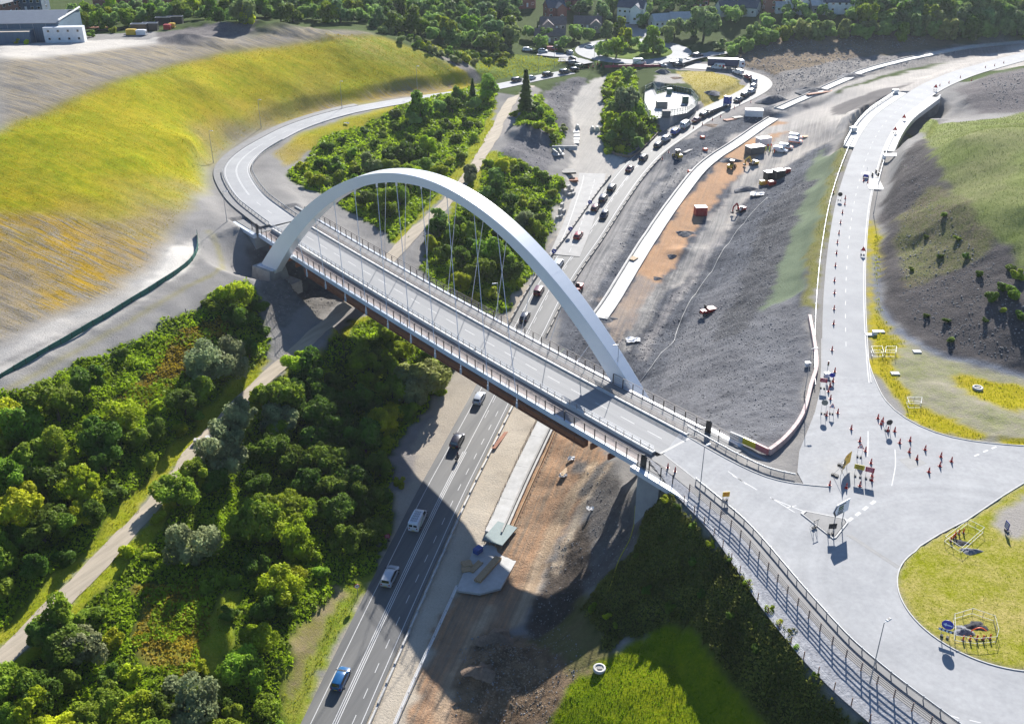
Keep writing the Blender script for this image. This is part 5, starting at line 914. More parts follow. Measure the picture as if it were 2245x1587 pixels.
def make_car(kind):
    T = {'hatch': ([(-2.05, .38, .75, .80, .72, .66), (-1.98, .25, .88, .95, .86, .70), (-1.62, .2, .92, 1.38, .89, .66), (-1.1, .2, .92, 1.47, .9, .66), (-.1, .2, .92, 1.5, .9, .66), (.55, .2, .92, 1.40, .9, .64), (1.2, .2, .90, .97, .88, .70), (1.75, .22, .78, .84, .84, .68), (2.02, .3, .62, .68, .72, .6), (2.1, .35, .52, .55, .62, .5)], (-1.45, .95), (.6, 1.17), (-1.66, -1.95), (-1.28, 1.3), .32),
         'suv': ([(-2.25, .4, .9, .95, .8, .74), (-2.18, .3, 1.02, 1.1, .92, .76), (-1.95, .28, 1.05, 1.55, .94, .72), (-1.3, .28, 1.05, 1.66, .95, .72), (-.1, .28, 1.05, 1.68, .95, .72), (.6, .28, 1.05, 1.57, .95, .70), (1.25, .28, 1.02, 1.10, .93, .76), (1.9, .3, .92, .97, .9, .74), (2.2, .38, .75, .8, .78, .66), (2.28, .42, .62, .65, .68, .56)], (-1.8, 1.0), (.65, 1.22), (-1.98, -2.16), (-1.42, 1.42), .36),
         'saloon': ([(-2.25, .38, .72, .78, .74, .66), (-2.15, .25, .85, .9, .86, .7), (-1.7, .2, .9, .97, .88, .7), (-1.05, .2, .9, 1.36, .89, .62), (-.4, .2, .9, 1.43, .9, .63), (.3, .2, .9, 1.40, .9, .62), (1.1, .2, .88, .95, .88, .7), (1.8, .22, .76, .81, .84, .66), (2.15, .3, .6, .65, .72, .58), (2.22, .34, .5, .53, .62, .5)], (-1.3, .75), (.35, 1.08), (-1.08, -1.66), (-1.35, 1.35), .32),
         'van': ([(-2.55, .4, 1.1, 2.05, .94, .84), (-2.5, .3, 1.15, 2.12, .97, .86), (-1.0, .3, 1.15, 2.18, .98, .86), (.8, .3, 1.15, 2.15, .98, .84), (1.25, .3, 1.15, 2.0, .98, .8), (1.95, .3, 1.1, 1.2, .96, .84), (2.4, .34, .85, .9, .88, .74), (2.52, .42, .7, .72, .76, .62)], (.35, 1.55), (1.3, 1.92), None, (-1.6, 1.65), .35),
         'smallvan': ([(-2.15, .4, 1.0, 1.72, .86, .78), (-2.1, .3, 1.05, 1.8, .9, .78), (-.6, .3, 1.05, 1.84, .91, .78), (.45, .3, 1.05, 1.78, .91, .74), (1.15, .3, 1.0, 1.12, .9, .76), (1.8, .32, .88, .94, .86, .7), (2.12, .4, .7, .74, .74, .6)], (.0, .9), (.5, 1.12), None, (-1.3, 1.35), .33)}[kind]
    st, sw, ws, rw, ax, wr_ = T; t = thing(kind + '_car' if kind in ('hatch', 'suv', 'saloon') else 'panel_van', 'x', 'car' if 'van' not in kind else 'van')
    t.name = {'hatch': 'hatchback_car', 'suv': 'estate_car', 'saloon': 'saloon_car', 'van': 'panel_van', 'smallvan': 'small_van'}[kind]
    b_ = loft(st).build('body', paintc, t, True); e = b_.modifiers.new('edge', 'EDGE_SPLIT'); e.split_angle = R(38)
    end_glass(st, *ws).build('windscreen', glassm, t)
    if rw: end_glass(st, *rw, k=.82).build('rear_window', glassm, t)
    else: zb, zt, zr, wb, w2 = lerp_st(st, st[0][0]); MB().box((st[0][0] - .01, -.4, zt + .42), (.03, .62, .42)).build('rear_window', glassm, t); MB().box((st[0][0] - .01, .4, zt + .42), (.03, .62, .42)).build('rear_window', glassm, t)
    for sg in (-1, 1): side_glass(st, *sw, sg).build('side_window', glassm, t)
    xr, xf = st[0][0], st[-1][0]; zl = st[1][2] - .12
    for sg in (-1, 1):
        MB().box((xr + .02, sg * .66, zl - .05), (.12, .22, .2)).build('tail_lamp', lampred, t); MB().box((xf - .16, sg * .56, st[-2][2] - .02), (.22, .26, .1)).build('head_lamp', lampw, t)
        MB().box((ws[1] - .18, sg * (st[3][4] + .1), st[3][2] + .08), (.12, .2, .14)).build('wing_mirror', blackm, t)
    MB().box((xr - .02, 0, .5), (.03, .5, .11)).build('number_plate', platem, t)
    add_wheels(t, ax, st[3][4] - .1, wr_); return t
PROTO = {k: make_car(k) for k in ('hatch', 'suv', 'saloon', 'van', 'smallvan')}
PAL = {'blue': (.01, .10, .26), 'silver': (.45, .48, .52), 'white': (.72, .73, .75), 'navy': (.012, .018, .045), 'red': (.30, .012, .02), 'maroon': (.12, .008, .02), 'dark': (.018, .022, .03), 'grey': (.12, .13, .14), 'green': (.1, .12, .03), 'brightblue': (.01, .06, .35), 'orange': (.6, .12, .02), 'yellow': (.6, .42, .03)}
def heading(P, p): k = int(np.argmin(np.hypot(P[:, 0] - p[0], P[:, 1] - p[1]))); k = min(max(k, 1), len(P) - 2); d = P[k + 1] - P[k - 1]; return math.atan2(d[1], d[0]), P[k][2], math.atan2(d[2], np.hypot(d[0], d[1]))
def put(kind, col, px, py, label, road=MAIN, flip=False, rz=None, group=None, z=None, scale=None):
    if road is not None:
        p = atm(px, py) if road is MAIN else at(px, py, 21)
        for _ in range(3):
            h, zz, sl_ = heading(road, p); p = at(px, py, zz + .03)
    else: p = G(px, py); h, sl_ = 0, 0
    if rz is not None: h = rz
    if flip: h += math.pi
    o = place(PROTO[kind], p, h, label, group, scale or 1.12, PAL[col]); o.rotation_euler[1] = -sl_ * (-1 if flip else 1) if rz is None else 0
    return o
QG = 'cars in the traffic queue'; NG = 'cars on the main road'
put('hatch', 'blue', 748, 1492, 'bright blue hatchback nearest the bottom of the main road', group=NG)
put('suv', 'silver', 856, 1268, 'silver estate car in the bridge shadow on main road', group=NG)
v = put('van', 'white', 917, 1146, 'white van with green stripe and roof ladders entering bridge shadow')
tag(v, group=NG); v['category'] = 'van'
for y_ in (-.45, -.15, .15, .45): MB().bar((-2.2, y_, 2.28), (.6, y_, 2.28), .04, .05).build('ladder_rail', steel, v)
for x_ in (-2, -1.4, -.8, -.2, .4): MB().bar((x_, -.6, 2.24), (x_, .6, 2.24), .05, .05).build('roof_bar', steel, v)
grn = mat('green_stripe', (.1, .35, .12), (.08, .3, .1), 3, .4); MB().add([(x, .985, z) for x, z in ((-2.4, .6), (-1.2, .9), (.3, 1.5), (.3, 1.7), (-1.3, 1.15), (-2.4, .8))], [(0, 1, 4, 5), (1, 2, 3, 4)]).build('stripe', grn, v); MB().add([(x, -.985, z) for x, z in ((-2.4, .6), (-1.2, .9), (.3, 1.5), (.3, 1.7), (-1.3, 1.15), (-2.4, .8))], [(0, 1, 4, 5), (1, 2, 3, 4)]).build('stripe', grn, v)
put('suv', 'navy', 1003, 970, 'dark navy sport-utility car just ahead of the motorcycle', group=NG)
put('hatch', 'silver', 1051, 877, 'silver-white hatchback just emerging below the bridge deck', group=NG)
put('hatch', 'navy', 1151, 698, 'dark navy hatchback just beyond the bridge deck', group=NG)
put('smallvan', 'maroon', 1182, 642, 'dark red small van beyond the bridge, second past the deck', group=NG)
put('smallvan', 'silver', 1225, 583, 'pale small van half hidden behind the arch', group=NG)
put('hatch', 'red', 1268, 520, 'red hatchback beside the middle keep-right sign', group=NG)
put('hatch', 'navy', 1324, 475, 'blue-black car driving towards the bridge in the right lane', flip=True, group=NG)
put('hatch', 'maroon', 1305, 459, 'maroon hatchback beside the farthest keep-right sign', group=NG)
for i, (k, c_, x, y, tx) in enumerate([('suv', 'navy', 1323, 438, 'navy car ahead of the maroon hatchback'), ('suv', 'dark', 1341, 415, 'black car following a gap behind the red saloon'), ('saloon', 'maroon', 1381, 373, 'dark red saloon in the traffic queue by stone blocks'), ('suv', 'navy', 1411, 349, 'navy estate car leading up to the copse corner'), ('hatch', 'navy', 1443, 321, 'navy hatchback in the queue below the compound'), ('suv', 'silver', 1461, 307, 'silver estate car queueing below the fenced compound'), ('suv', 'brightblue', 1481, 292, 'bright blue car queueing by the compound entrance'), ('van', 'white', 1503, 278, 'white van queueing at the compound fence'), ('saloon', 'maroon', 1527, 266, 'maroon saloon behind the black pickup in the queue'), ('suv', 'dark', 1544, 255, 'black boxy pickup behind the long low-loader'), ('saloon', 'grey', 1619, 221, 'grey saloon just ahead of the low-loader cab'), ('suv', 'dark', 1634, 211, 'black off-roader second ahead of the low-loader'), ('hatch', 'silver', 1648, 203, 'silver hatchback third ahead of the low-loader'), ('hatch', 'silver', 1652, 192, 'pale grey car at the outside of the queue bend'), ('van', 'silver', 1652, 181, 'grey van near the top of the queue bend'), ('saloon', 'red', 1640, 172, 'red car on the bend behind the white small van'), ('smallvan', 'white', 1617, 162, 'white small van just behind the long lorry')]):
    put(k, c_, x, y, tx, group=QG)
LG = 'cars west of the far roundabout'
for k, c_, x, y, tx in [('suv', 'dark', 1133, 179, 'black car leftmost on the road past yellow hillside'), ('saloon', 'silver', 1164, 174, 'silver saloon second from left on the far road'), ('suv', 'dark', 1201, 167, 'black car third from left on the far road'), ('suv', 'dark', 1238, 161, 'black car fourth from left on the far road'), ('hatch', 'dark', 1260, 156, 'black hatchback fifth from left on the far road'), ('suv', 'green', 1270, 149, 'olive pickup beside the far road works'), ('hatch', 'grey', 1257, 141, 'grey car approaching the far road works'), ('hatch', 'dark', 1254, 132, 'black hatchback turning round the far roundabout'), ('hatch', 'silver', 1248, 118, 'silver hatchback entering far roundabout from the left')]:
    put(k, c_, x, y, tx, road=LEFT if y > 155 else None, rz=None if y > 155 else (.3 if y > 140 else 1.9), group=LG)
for k, c_, x, y, rz_, tx in [('hatch', 'white', 1292, 106, 2.6, 'small white van at the rear of far roundabout'), ('van', 'white', 1402, 141, .02, 'tall white van crossing in front of far roundabout trees'), ('saloon', 'silver', 1450, 146, .05, 'silver saloon behind the tall white van'), ('suv', 'dark', 1489, 147, .05, 'black car behind the works truck on roundabout'), ('hatch', 'white', 1508, 135, 1.4, 'small white car right of the works truck'), ('suv', 'navy', 1529, 125, .3, 'dark blue car leaving the far roundabout'), ('hatch', 'silver', 1190, 115, .1, 'silver-blue car parked in the far lay-by'), ('smallvan', 'red', 1210, 112, .1, 'red pickup parked in the far lay-by'), ('hatch', 'white', 1156, 112, .1, 'white car parked behind the green bank'), ('hatch', 'dark', 1206, 65, .1, 'dark car parked at the grey bungalow'), ('hatch', 'white', 1472, 38, .4, 'white car parked beside the village club roof'), ('hatch', 'silver', 1488, 36, .4, 'silver car parked beyond the village club')]:
    put(k, c_, x, y, tx, road=None, rz=rz_, group='cars round the far roundabout')
cab_o = mat('orange_band', (.7, .14, .03), (.6, .12, .03), 4, .4)
for k, (x, y) in enumerate([(1711, 334), (1723, 327), (1744, 314), (1745, 305)]):
    o = put('smallvan', 'white', x, y, ['plain white works van nearest the workmen', 'white works van with orange nose beside plain van', 'white works van with orange nose, nearer of far pair', 'white works van with orange nose, farther of far pair'][k], road=None, rz=-.45 + .1 * (k == 1), group='works vans parked on the site', scale=1.12)
    if k:
        MB().add([(1.16, -.84, 1.13), (1.16, .84, 1.13), (1.82, .76, .98), (1.82, -.76, .98), (2.14, -.62, .78), (2.14, .62, .78)], [(0, 1, 2, 3), (3, 2, 5, 4)]).build('orange_bonnet', cab_o, o)
        for sg in (-1, 1): MB().box((-.2, sg * .92, .55), (3.6, .03, .25)).build('orange_sill', cab_o, o)
# lorries
def lorry(p, rz, label, curtain):
    t = thing('articulated_lorry', label, 'lorry', p, rz); dk = mat('curtain_navy', (.012, .03, .11), (.01, .024, .09), 2, .45); ct = mat('cab_white', (.75, .76, .78), (.68, .69, .71), 3, .35) if curtain else mat('cab_blue', (.01, .05, .30), (.01, .04, .25), 3, .35)
    cb = MB().prism([(5.6, .9), (7.9, .9), (7.9, 1.9), (7.75, 3.4), (6.9, 3.85), (5.6, 3.85)], 2.45, 'y', (0, -1.225, 0)).build('cab', ct, t); MB().box((7.87, 0, 2.35), (.1, 2.1, .95)).build('windscreen', glassm, cb)
    for sg in (-1, 1): MB().box((7.1, sg * 1.23, 2.35), (.9, .04, .8)).build('side_window', glassm, cb)
    MB().box((0, 0, .95), (15.0, 1.0, .3)).build('chassis', blackm, t)
    if curtain:
        MB().box((-1.2, 0, 2.65), (12.8, 2.5, 2.75)).build('curtain_trailer', dk, t); MB().box((-1.2, 0, 4.06), (12.9, 2.55, .07)).build('roof', whitem, t)
    else:
        MB().box((-1.6, 0, 1.2), (12.5, 2.5, .22)).build('trailer_bed', mat('trailer_bed', (.5, .48, .44), (.4, .38, .35), 1, .7), t); MB().box((-1.6, -1.2, 1.0), (12.4, .08, .5)).build('side_rail', dk, t); MB().box((-1.6, 1.2, 1.0), (12.4, .08, .5)).build('side_rail', dk, t)
    add_wheels(t, (-5.6, -4.3, -3.0, 4.6, 7.0), 1.1, .5, .32); return t
p = G(1590, 150); lorry(p, math.radians(-8), 'long dark-blue curtain-sided lorry with white cab before the cutting', True)
p = atm(1574, 238); h, zz, sl_ = heading(MAIN, p); p = at(1574, 240, zz + .03); lorry(p, h, 'empty long low-loader lorry with blue cab in the queue', False)
w2 = put('van', 'white', 1573, 152, 'white van with red rear and round red badge by the lorry', road=None, rz=math.pi - .1); w2['category'] = 'van'; redb = mat('red_livery', (.5, .012, .02), (.42, .01, .02), 3, .4)
for sg in (-1, 1): MB().box((-2.05, sg * .965, 1.15), (.8, .02, 1.3)).build('red_panel', redb, w2); MB().lathe([(.01, 0), (.42, 0), (.42, .02), (.01, .02)], 20).build('red_badge', redb, w2, loc=(-.7, sg * .97, 1.35)).rotation_euler[0] = math.pi / 2
wt = thing('works_truck', 'beige open works truck with men and cones on roundabout', 'truck', G(1481, 139), .1); MB().box((0, 0, .9), (5.2, 2.1, .3)).build('bed', steel, wt); MB().prism([(1.5, .7), (2.8, .7), (2.8, 1.3), (2.5, 2.3), (1.5, 2.3)], 2.0, 'y', (0, -1, 0)).build('cab', whitem, wt); MB().box((-.9, 0, 2.3), (2.6, 1.9, .1)).build('sign_board', blackp, wt); add_wheels(wt, (-1.6, 1.9), .9, .38)
for x_ in (-2.0, .2): MB().bar((x_, 0, 1), (x_, 0, 2.3), .1, .1).build('board_post', steel, wt)
# motorcycle with rider
def motorcycle():
    p = atm(1003, 1008); h, zz, s_ = heading(MAIN, p); p = at(1003, 1008, zz + .01)
    t = thing('motorcycle', 'dark motorcycle following the navy car', 'motorcycle', p, h)
    tm, rm = wheel_mesh(.32, .16)
    for x in (-.75, .75): o = ob('wheel', tm, t, (x, 0, .32)); o.rotation_euler[0] = math.pi / 2; ob('rim', rm, o)
    MB().prism([(-.9, .62), (-.75, .9), (-.1, .82), (.2, 1.0), (.6, .95), (.55, .55), (.1, .38), (-.4, .4)], .3, 'y', (0, -.15, 0)).build('body', blackm, t); MB().bar((.55, -.38, 1.08), (.55, .38, 1.08), .05, .05).build('handlebar', steel, t); MB().tube((.75, 0, .32), (.5, 0, 1.08), .04, n=6).build('fork', steel, t); MB().box((-.95, 0, .95), (.36, .5, .36)).build('top_box', blackm, t); MB().box((-.93, 0, .68), (.05, .16, .1)).build('tail_lamp', lampred, t)
    return p, h
def skin_person(name, label, p, rz, joints, edges, col_top, col_low, extra=None, scale=1.0):
    """one continuous body: joints {name:(x,y,z,r)} grown with Skin + Subdivision; cloth colours by height"""
    t = thing(name, label, 'person', p, rz); me = bpy.data.meshes.new('body'); ks = list(joints); me.from_pydata([tuple(c * scale for c in joints[k][:3]) for k in ks], [(ks.index(a), ks.index(b_)) for a, b_ in edges], [])
    o = bpy.data.objects.new('body', me); COL.objects.link(o); o.parent = t; sk = o.modifiers.new('skin', 'SKIN'); sk.use_smooth_shade = True; sv = me.skin_vertices[0].data
    for i, k in enumerate(ks): sv[i].radius = (joints[k][3] * scale,) * 2; sv[i].use_root = k == 'pelvis'
    o.modifiers.new('sub', 'SUBSURF').levels = 1; o.modifiers['sub'].render_levels = 1
    nm = 'cloth_' + label[:18].replace(' ', '_'); m = bpy.data.materials.new(nm); m.use_nodes = True; n = m.node_tree.nodes; L = m.node_tree.links; tc = n.new('ShaderNodeTexCoord'); sp = n.new('ShaderNodeSeparateXYZ'); L.new(tc.outputs['Object'], sp.inputs[0]); r_ = n.new('ShaderNodeValToRGB'); r_.color_ramp.interpolation = 'CONSTANT'
    mr_ = n.new('ShaderNodeMapRange'); mr_.inputs['From Max'].default_value = 1.9 * scale; L.new(sp.outputs[2], mr_.inputs[0]); L.new(mr_.outputs[0], r_.inputs[0]); e = r_.color_ramp.elements; e[0].color = (.02, .02, .02, 1); e[0].position = 0; e[1].position = .06; e[1].color = (*col_low, 1); q_ = e.new(.5); q_.color = (*col_top, 1); q_ = e.new(.80); q_.color = (.45, .28, .2, 1); L.new(r_.outputs[0], n['Principled BSDF'].inputs['Base Color']); n['Principled BSDF'].inputs['Roughness'].default_value = .8; me.materials.append(m)
    return t
STAND = {'pelvis': (0, 0, .95, .15), 'chest': (.02, 0, 1.3, .17), 'neck': (.02, 0, 1.5, .065), 'head': (.04, 0, 1.66, .105), 'hipl': (0, .1, .9, .1), 'kneel': (.04, .12, .5, .07), 'anl': (0, .13, .08, .05), 'toel': (.16, .14, .04, .045), 'hipr': (0, -.1, .9, .1), 'kneer': (-.02, -.12, .5, .07), 'anr': (-.06, -.13, .08, .05), 'toer': (.1, -.14, .04, .045), 'shl': (.02, .2, 1.42, .075), 'ell': (.0, .28, 1.15, .052), 'hal': (.1, .27, .9, .045), 'shr': (.02, -.2, 1.42, .075), 'elr': (.0, -.28, 1.15, .052), 'har': (.12, -.25, .92, .045)}
SE = [('pelvis', 'chest'), ('chest', 'neck'), ('neck', 'head'), ('pelvis', 'hipl'), ('hipl', 'kneel'), ('kneel', 'anl'), ('anl', 'toel'), ('pelvis', 'hipr'), ('hipr', 'kneer'), ('kneer', 'anr'), ('anr', 'toer'), ('chest', 'shl'), ('shl', 'ell'), ('ell', 'hal'), ('chest', 'shr'), ('shr', 'elr'), ('elr', 'har')]
RIDE = dict(STAND, pelvis=(-.3, 0, .98, .16), chest=(.0, 0, 1.32, .18), neck=(.1, 0, 1.5, .07), head=(.16, 0, 1.64, .12), hipl=(-.25, .12, .95, .11), kneel=(.2, .24, .78, .08), anl=(-.1, .22, .42, .06), toel=(.08, .22, .38, .05), hipr=(-.25, -.12, .95, .11), kneer=(.2, -.24, .78, .08), anr=(-.1, -.22, .42, .06), toer=(.08, -.22, .38, .05), shl=(.02, .22, 1.4, .08), ell=(.25, .32, 1.2, .06), hal=(.52, .32, 1.1, .05), shr=(.02, -.22, 1.4, .08), elr=(.25, -.32, 1.2, .06), har=(.52, -.32, 1.1, .05))
p, h = motorcycle(); rd = skin_person('person', 'motorcycle rider in black with helmet, leaning on handlebars', p, h, RIDE, SE, (.03, .02, .03), (.025, .025, .03))
MB().lathe([(.03, -.16), (.12, -.13), (.15, 0), (.12, .11), (.04, .16)], 12).build('helmet', mat('helmet', (.10, .02, .025), (.08, .015, .02), 4, .25), rd, True, loc=(.16, 0, 1.66))
ORG, YEL = (.75, .12, .02), (.55, .65, .03)
for i, (x, y, tp, lw, tx) in enumerate([(1679, 331, YEL, YEL, 'workman in yellow hi-vis leftmost by the dark container'), (1683, 326, ORG, (.05, .06, .1), 'workman in orange jacket and dark trousers behind the yellow one'), (1687, 330, YEL, (.05, .06, .1), 'workman in yellow vest third from the container'), (1690, 325, ORG, ORG, 'workman in full orange at the back of the group'), (1697, 337, ORG, ORG, 'workman in full orange standing nearest the plain van'), (1693, 338, (.3, .3, .1), (.06, .06, .08), 'workman in dull vest walking beside the orange one'), (1686, 334, YEL, YEL, 'workman in yellow at the front of the group')]):
    q = skin_person('person', tx, G(x, y), random.uniform(0, 6.28), STAND, SE, tp, lw, scale=1.02); q['group'] = 'workmen gathered by the container'
    MB().lathe([(.16, 0), (.14, .05), (.1, .12), (.02, .15)], 10).build('hard_hat', whitem, q, True, loc=(.04, 0, 1.73))
# excavators and plant
def excavator(p, rz, label, col, s=1.0, reach=1.0):
    t = thing('excavator', label, 'excavator', p, rz); t.scale = (s,) * 3
    for sg in (-1, 1): MB().prism([(-1.7, .1), (-1.9, .45), (-1.6, .85), (1.6, .85), (1.9, .45), (1.7, .1)], .5, 'y', (0, sg * 1.05 - .25, 0)).build('track', blackm, t)
    MB().box((0, 0, .6), (2.2, 1.8, .4)).build('undercarriage', blackm, t); MB().box((-.5, 0, 1.45), (3.2, 2.4, 1.0)).build('body', col, t); cb = MB().prism([(.0, 1.0), (1.35, 1.0), (1.25, 2.0), (1.0, 2.75), (.0, 2.75)], 1.0, 'y', (0, .2, 0)).build('cab', whitem, t); MB().box((.62, 1.21, 2.15), (.9, .03, .8)).build('side_window', glassm, cb); MB().box((1.2, .7, 2.1), (.08, .85, .9)).build('windscreen', glassm, cb); MB().box((-1.7, 0, 1.3), (.9, 2.3, 1.1)).build('counterweight', col, t)
    a, b_, c_ = (1.0, -.4, 1.6), (3.0 * reach, -.4, 4.2), (5.4 * reach, -.4, 2.9); d = (5.6 * reach, -.4, .6)
    MB().bar(a, b_, .42, .6).build('boom', col, t); MB().bar(b_, c_, .42, .55).build('boom', col, t); MB().bar(c_, d, .36, .45).build('arm', col, t); MB().prism([(0, 0), (.9, -.2), (1.0, -.8), (.3, -1.1), (-.2, -.6)], 1.0, 'y', (5.3 * reach, -.9, 1.1)).build('bucket', mat('bucket_steel', (.2, .18, .16), (.12, .11, .1), 3, .6), t); return t
yel = mat('plant_yellow', (.62, .42, .02), (.5, .33, .02), 2, .5); redp = mat('plant_red', (.42, .015, .015), (.35, .012, .012), 2, .5)
excavator(G(1652, 362), math.radians(200), 'yellow and white excavator with boom folded beside container', yel, .72, .8)
excavator(G(1624, 464), math.radians(215), 'red excavator digging near the white hose', redp, .7, .85)
def roller(p, rz, label):
    t = thing('loader', label, 'loader', p, rz); MB().box((-.8, 0, 1.0), (2.0, 1.7, .9)).build('engine_body', yel, t); cb = MB().box((.35, 0, 1.9), (1.1, 1.3, 1.5), taper=.86).build('cab', glassm, t); MB().box((.35, 0, 2.7), (1.25, 1.45, .1)).build('cab_roof', whitem, cb); MB().prism([(1.5, .2), (2.4, .1), (2.3, .35), (1.9, .9), (1.5, 1.0)], 2.2, 'y', (0, -1.1, 0)).build('bucket', yel, t); add_wheels(t, (-.9, 1.0), .85, .62, .45)
roller(G(1603, 369), math.radians(60), 'small yellow wheeled loader at the orange strip edge')
tr_ = roller(G(1486, 346), math.radians(110), 'small dark tractor standing beside the queue')
def dumper(px, py, label, col, rz): 
    t = thing('dumper', label, 'dumper', G(px, py), rz); MB().prism([(.2, .9), (2.0, 1.0), (2.3, 1.7), (.2, 1.75)], 1.8, 'y', (0, -.9, 0)).build('skip', col, t); MB().box((-.7, 0, 1.0), (1.5, 1.3, .7)).build('engine_body', col, t); MB().box((-.4, 0, 2.2), (.08, 1.2, 1.0)).build('roll_bar', blackm, t); add_wheels(t, (-1.0, 1.1), .85, .5, .4); return t
dumper(1267, 640, 'red and white dumper half hidden by the arch', redp, 1.2)
# site boxes, tanks, cabins
def container(name, label, px, py, d, rz, m, roof=None, z=None, ribs=0, cat='container', door=True, win=0, tier=1):
    p = G(px, py) if z is None else at(px, py, z); t = thing(name, label, cat, p, rz)
    for k in range(tier):
        z0 = k * (d[2] + .06); MB().box((0, 0, z0 + d[2] / 2 + .05), d).build('body', m, t); MB().box((0, 0, z0 + d[2] + .08), (d[0] + .1, d[1] + .1, .08)).build('roof', roof or m, t)
        n_ = int(d[0] / .55)
        if ribs:
            for i in range(n_):
                for sg in (-1, 1): MB().box((-d[0] / 2 + (i + .5) * d[0] / n_, sg * (d[1] / 2 + .025), z0 + d[2] / 2 + .05), (.25, .05, d[2] * .86)).build('rib', m, t)
        for i in range(win):
            w_ = MB().box((-d[0] / 2 + (i + .5) * d[0] / win, -d[1] / 2 - .02, z0 + d[2] * .58), (.9, .06, .9)).build('window', whitem, t); MB().box((-d[0] / 2 + (i + .5) * d[0] / win, -d[1] / 2 - .055, z0 + d[2] * .58), (.75, .03, .75)).build('pane', glassm, w_)
    if door: MB().box((d[0] / 2 + .02, 0, d[2] / 2 + .05), (.05, d[1] * .85, d[2] * .85)).build('door', roof or m, t)
    return t
cgrey = mat('container_grey', (.10, .115, .125), (.07, .08, .09), 1, .5); cred = mat('container_red', (.33, .02, .025), (.26, .016, .02), 1, .5); cwhite = mat('cabin_white', (.72, .73, .74), (.62, .63, .64), 1, .5)
container('storage_container', 'dark grey storage container with pale roof by the workmen', 1654, 336, (6, 3.4, 2.5), .42, cgrey, cwhite, ribs=1)
container('site_cabin', 'white site cabin behind the grey container', 1673, 317, (5, 2.6, 2.4), .42, cwhite, cwhite, cat='cabin')
container('storage_container', 'white storage container beside the queueing traffic', 1652, 255, (6.5, 2.8, 2.5), -.1, cwhite, cwhite, ribs=1)
container('storage_container', 'red storage container alone on the dark site floor', 1535, 471, (3.6, 2.6, 2.6), .1, cred, mat('pink_roof', (.5, .3, .3), (.4, .24, .24), 2, .6), ribs=1)
def tank(px, py, label, col, d, rz, open_=False):
    p = G(px, py); t = thing('settlement_tank' if open_ else 'generator', label, 'tank' if open_ else 'generator', p, rz)
    MB().box((0, 0, d[2] / 2), d, taper=1.06 if open_ else 1).build('body', col, t); MB().box((0, 0, .06), (d[0] + .2, d[1] + .1, .12)).build('skid', blackm, t)
    if open_:
        for sg in (-1, 1): MB().box((sg * d[0] * .53, 0, d[2] + .04), (.12, d[1] * 1.08, .1)).build('rim', steel, t); MB().box((0, sg * d[1] * .53, d[2] + .04), (d[0] * 1.08, .12, .1)).build('rim', steel, t)
        for k in range(4): MB().bar((d[0] * .55, -.3 + 0, .3 + k * d[2] / 4), (d[0] * .55, .3, .3 + k * d[2] / 4), .04, .04).build('rung', steel, t)
    else: MB().box((0, 0, d[2] + .05), (d[0] * .7, d[1] * .7, .1)).build('lid', col, t); MB().box((d[0] / 2 + .02, 0, d[2] * .5), (.04, d[1] * .6, d[2] * .5)).build('grille', blackm, t)
cblk = mat('tank_black', (.02, .022, .026), (.015, .016, .02), 2, .4)
tank(1686, 393, 'black settlement tank, left of the pair, on the site', cblk, (3.2, 2.2, 2.6), .4, True); tank(1706, 391, 'black settlement tank, right of the pair, on the site', cblk, (3.2, 2.2, 2.8), .4, True)
tank(1673, 405, 'yellow generator below the black tanks', yel, (2.2, 1.5, 1.4), .3); tank(1692, 406, 'red generator below the black tanks', redp, (2.2, 1.5, 1.4), .3)
tank(1726, 380, 'red pump beside the white sheets', redp, (1.6, 1.3, 1.6), .3)
for x, y, lb in [(307, 70, 'black settlement tank leftmost on the hilltop yard'), (331, 68, 'black settlement tank second on the hilltop yard'), (360, 55, 'black settlement tank third on the hilltop yard'), (386, 53, 'black settlement tank rightmost on the hilltop yard')]: tank(x, y, lb, cblk, (5.5, 2.5, 2.9), .05, True)
tank(289, 77, 'yellow generator on the hilltop beside black tanks', yel, (3.5, 2, 2.0), 0); tank(311, 77, 'grey generator on the hilltop beside black tanks', cwhite, (3.5, 2, 1.8), 0); tank(368, 65, 'red generator on the hilltop beside black tanks', redp, (2.6, 2, 1.8), 0); tank(378, 61, 'second yellow generator on the hilltop', yel, (2.2, 1.8, 1.6), 0)
# ================================================================== flyover on the right
s0, s1 = nears(RIGHT, 1897, 322), nears(RIGHT, 2015, 208); FP = sub(RIGHT, s0, s1, 3.0); FO = FP[0].copy()
FB = thing('flyover_bridge', 'pale concrete flyover carrying the climbing road over the cutting', 'bridge', FO)
for sg in (-1, 1):
    MB().sweep(FP - FO, [(sg * 4.42, -.25), (sg * 4.42, .1), (sg * 7.4, .12), (sg * 7.4, -.25)]).build('verge_slab', concp, FB)
    MB().sweep(FP - FO, [(sg * 7.41, -1.5), (sg * 7.41, .22), (sg * 7.75, .22), (sg * 7.75, -1.5)]).build('parapet_edge', concp, FB)
    S_ = arclen(FP)
    pm_ = MB().box((0, 0, .55), (.08, .1, 1.1)).mesh('parapet_post', steel)
    for s in np.arange(0, S_[-1], 3.0):
        q = np.array([np.interp(s, S_, offs(FP, sg * 7.55)[:, k_]) for k_ in range(3)]); ob('parapet_post', pm_, FB, q + [0, 0, .2] - FO)
    for h in (.45, .75, 1.05): MB().sweep(FP - FO, [(sg * 7.52, h + .2), (sg * 7.52, h + .28), (sg * 7.6, h + .28), (sg * 7.6, h + .2)]).build('parapet_rail', steel, FB)
MB().sweep(FP - FO, [(-7.4, -1.5), (-7.4, -.26), (7.4, -.26), (7.4, -1.5)]).build('deck_slab', conc, FB)
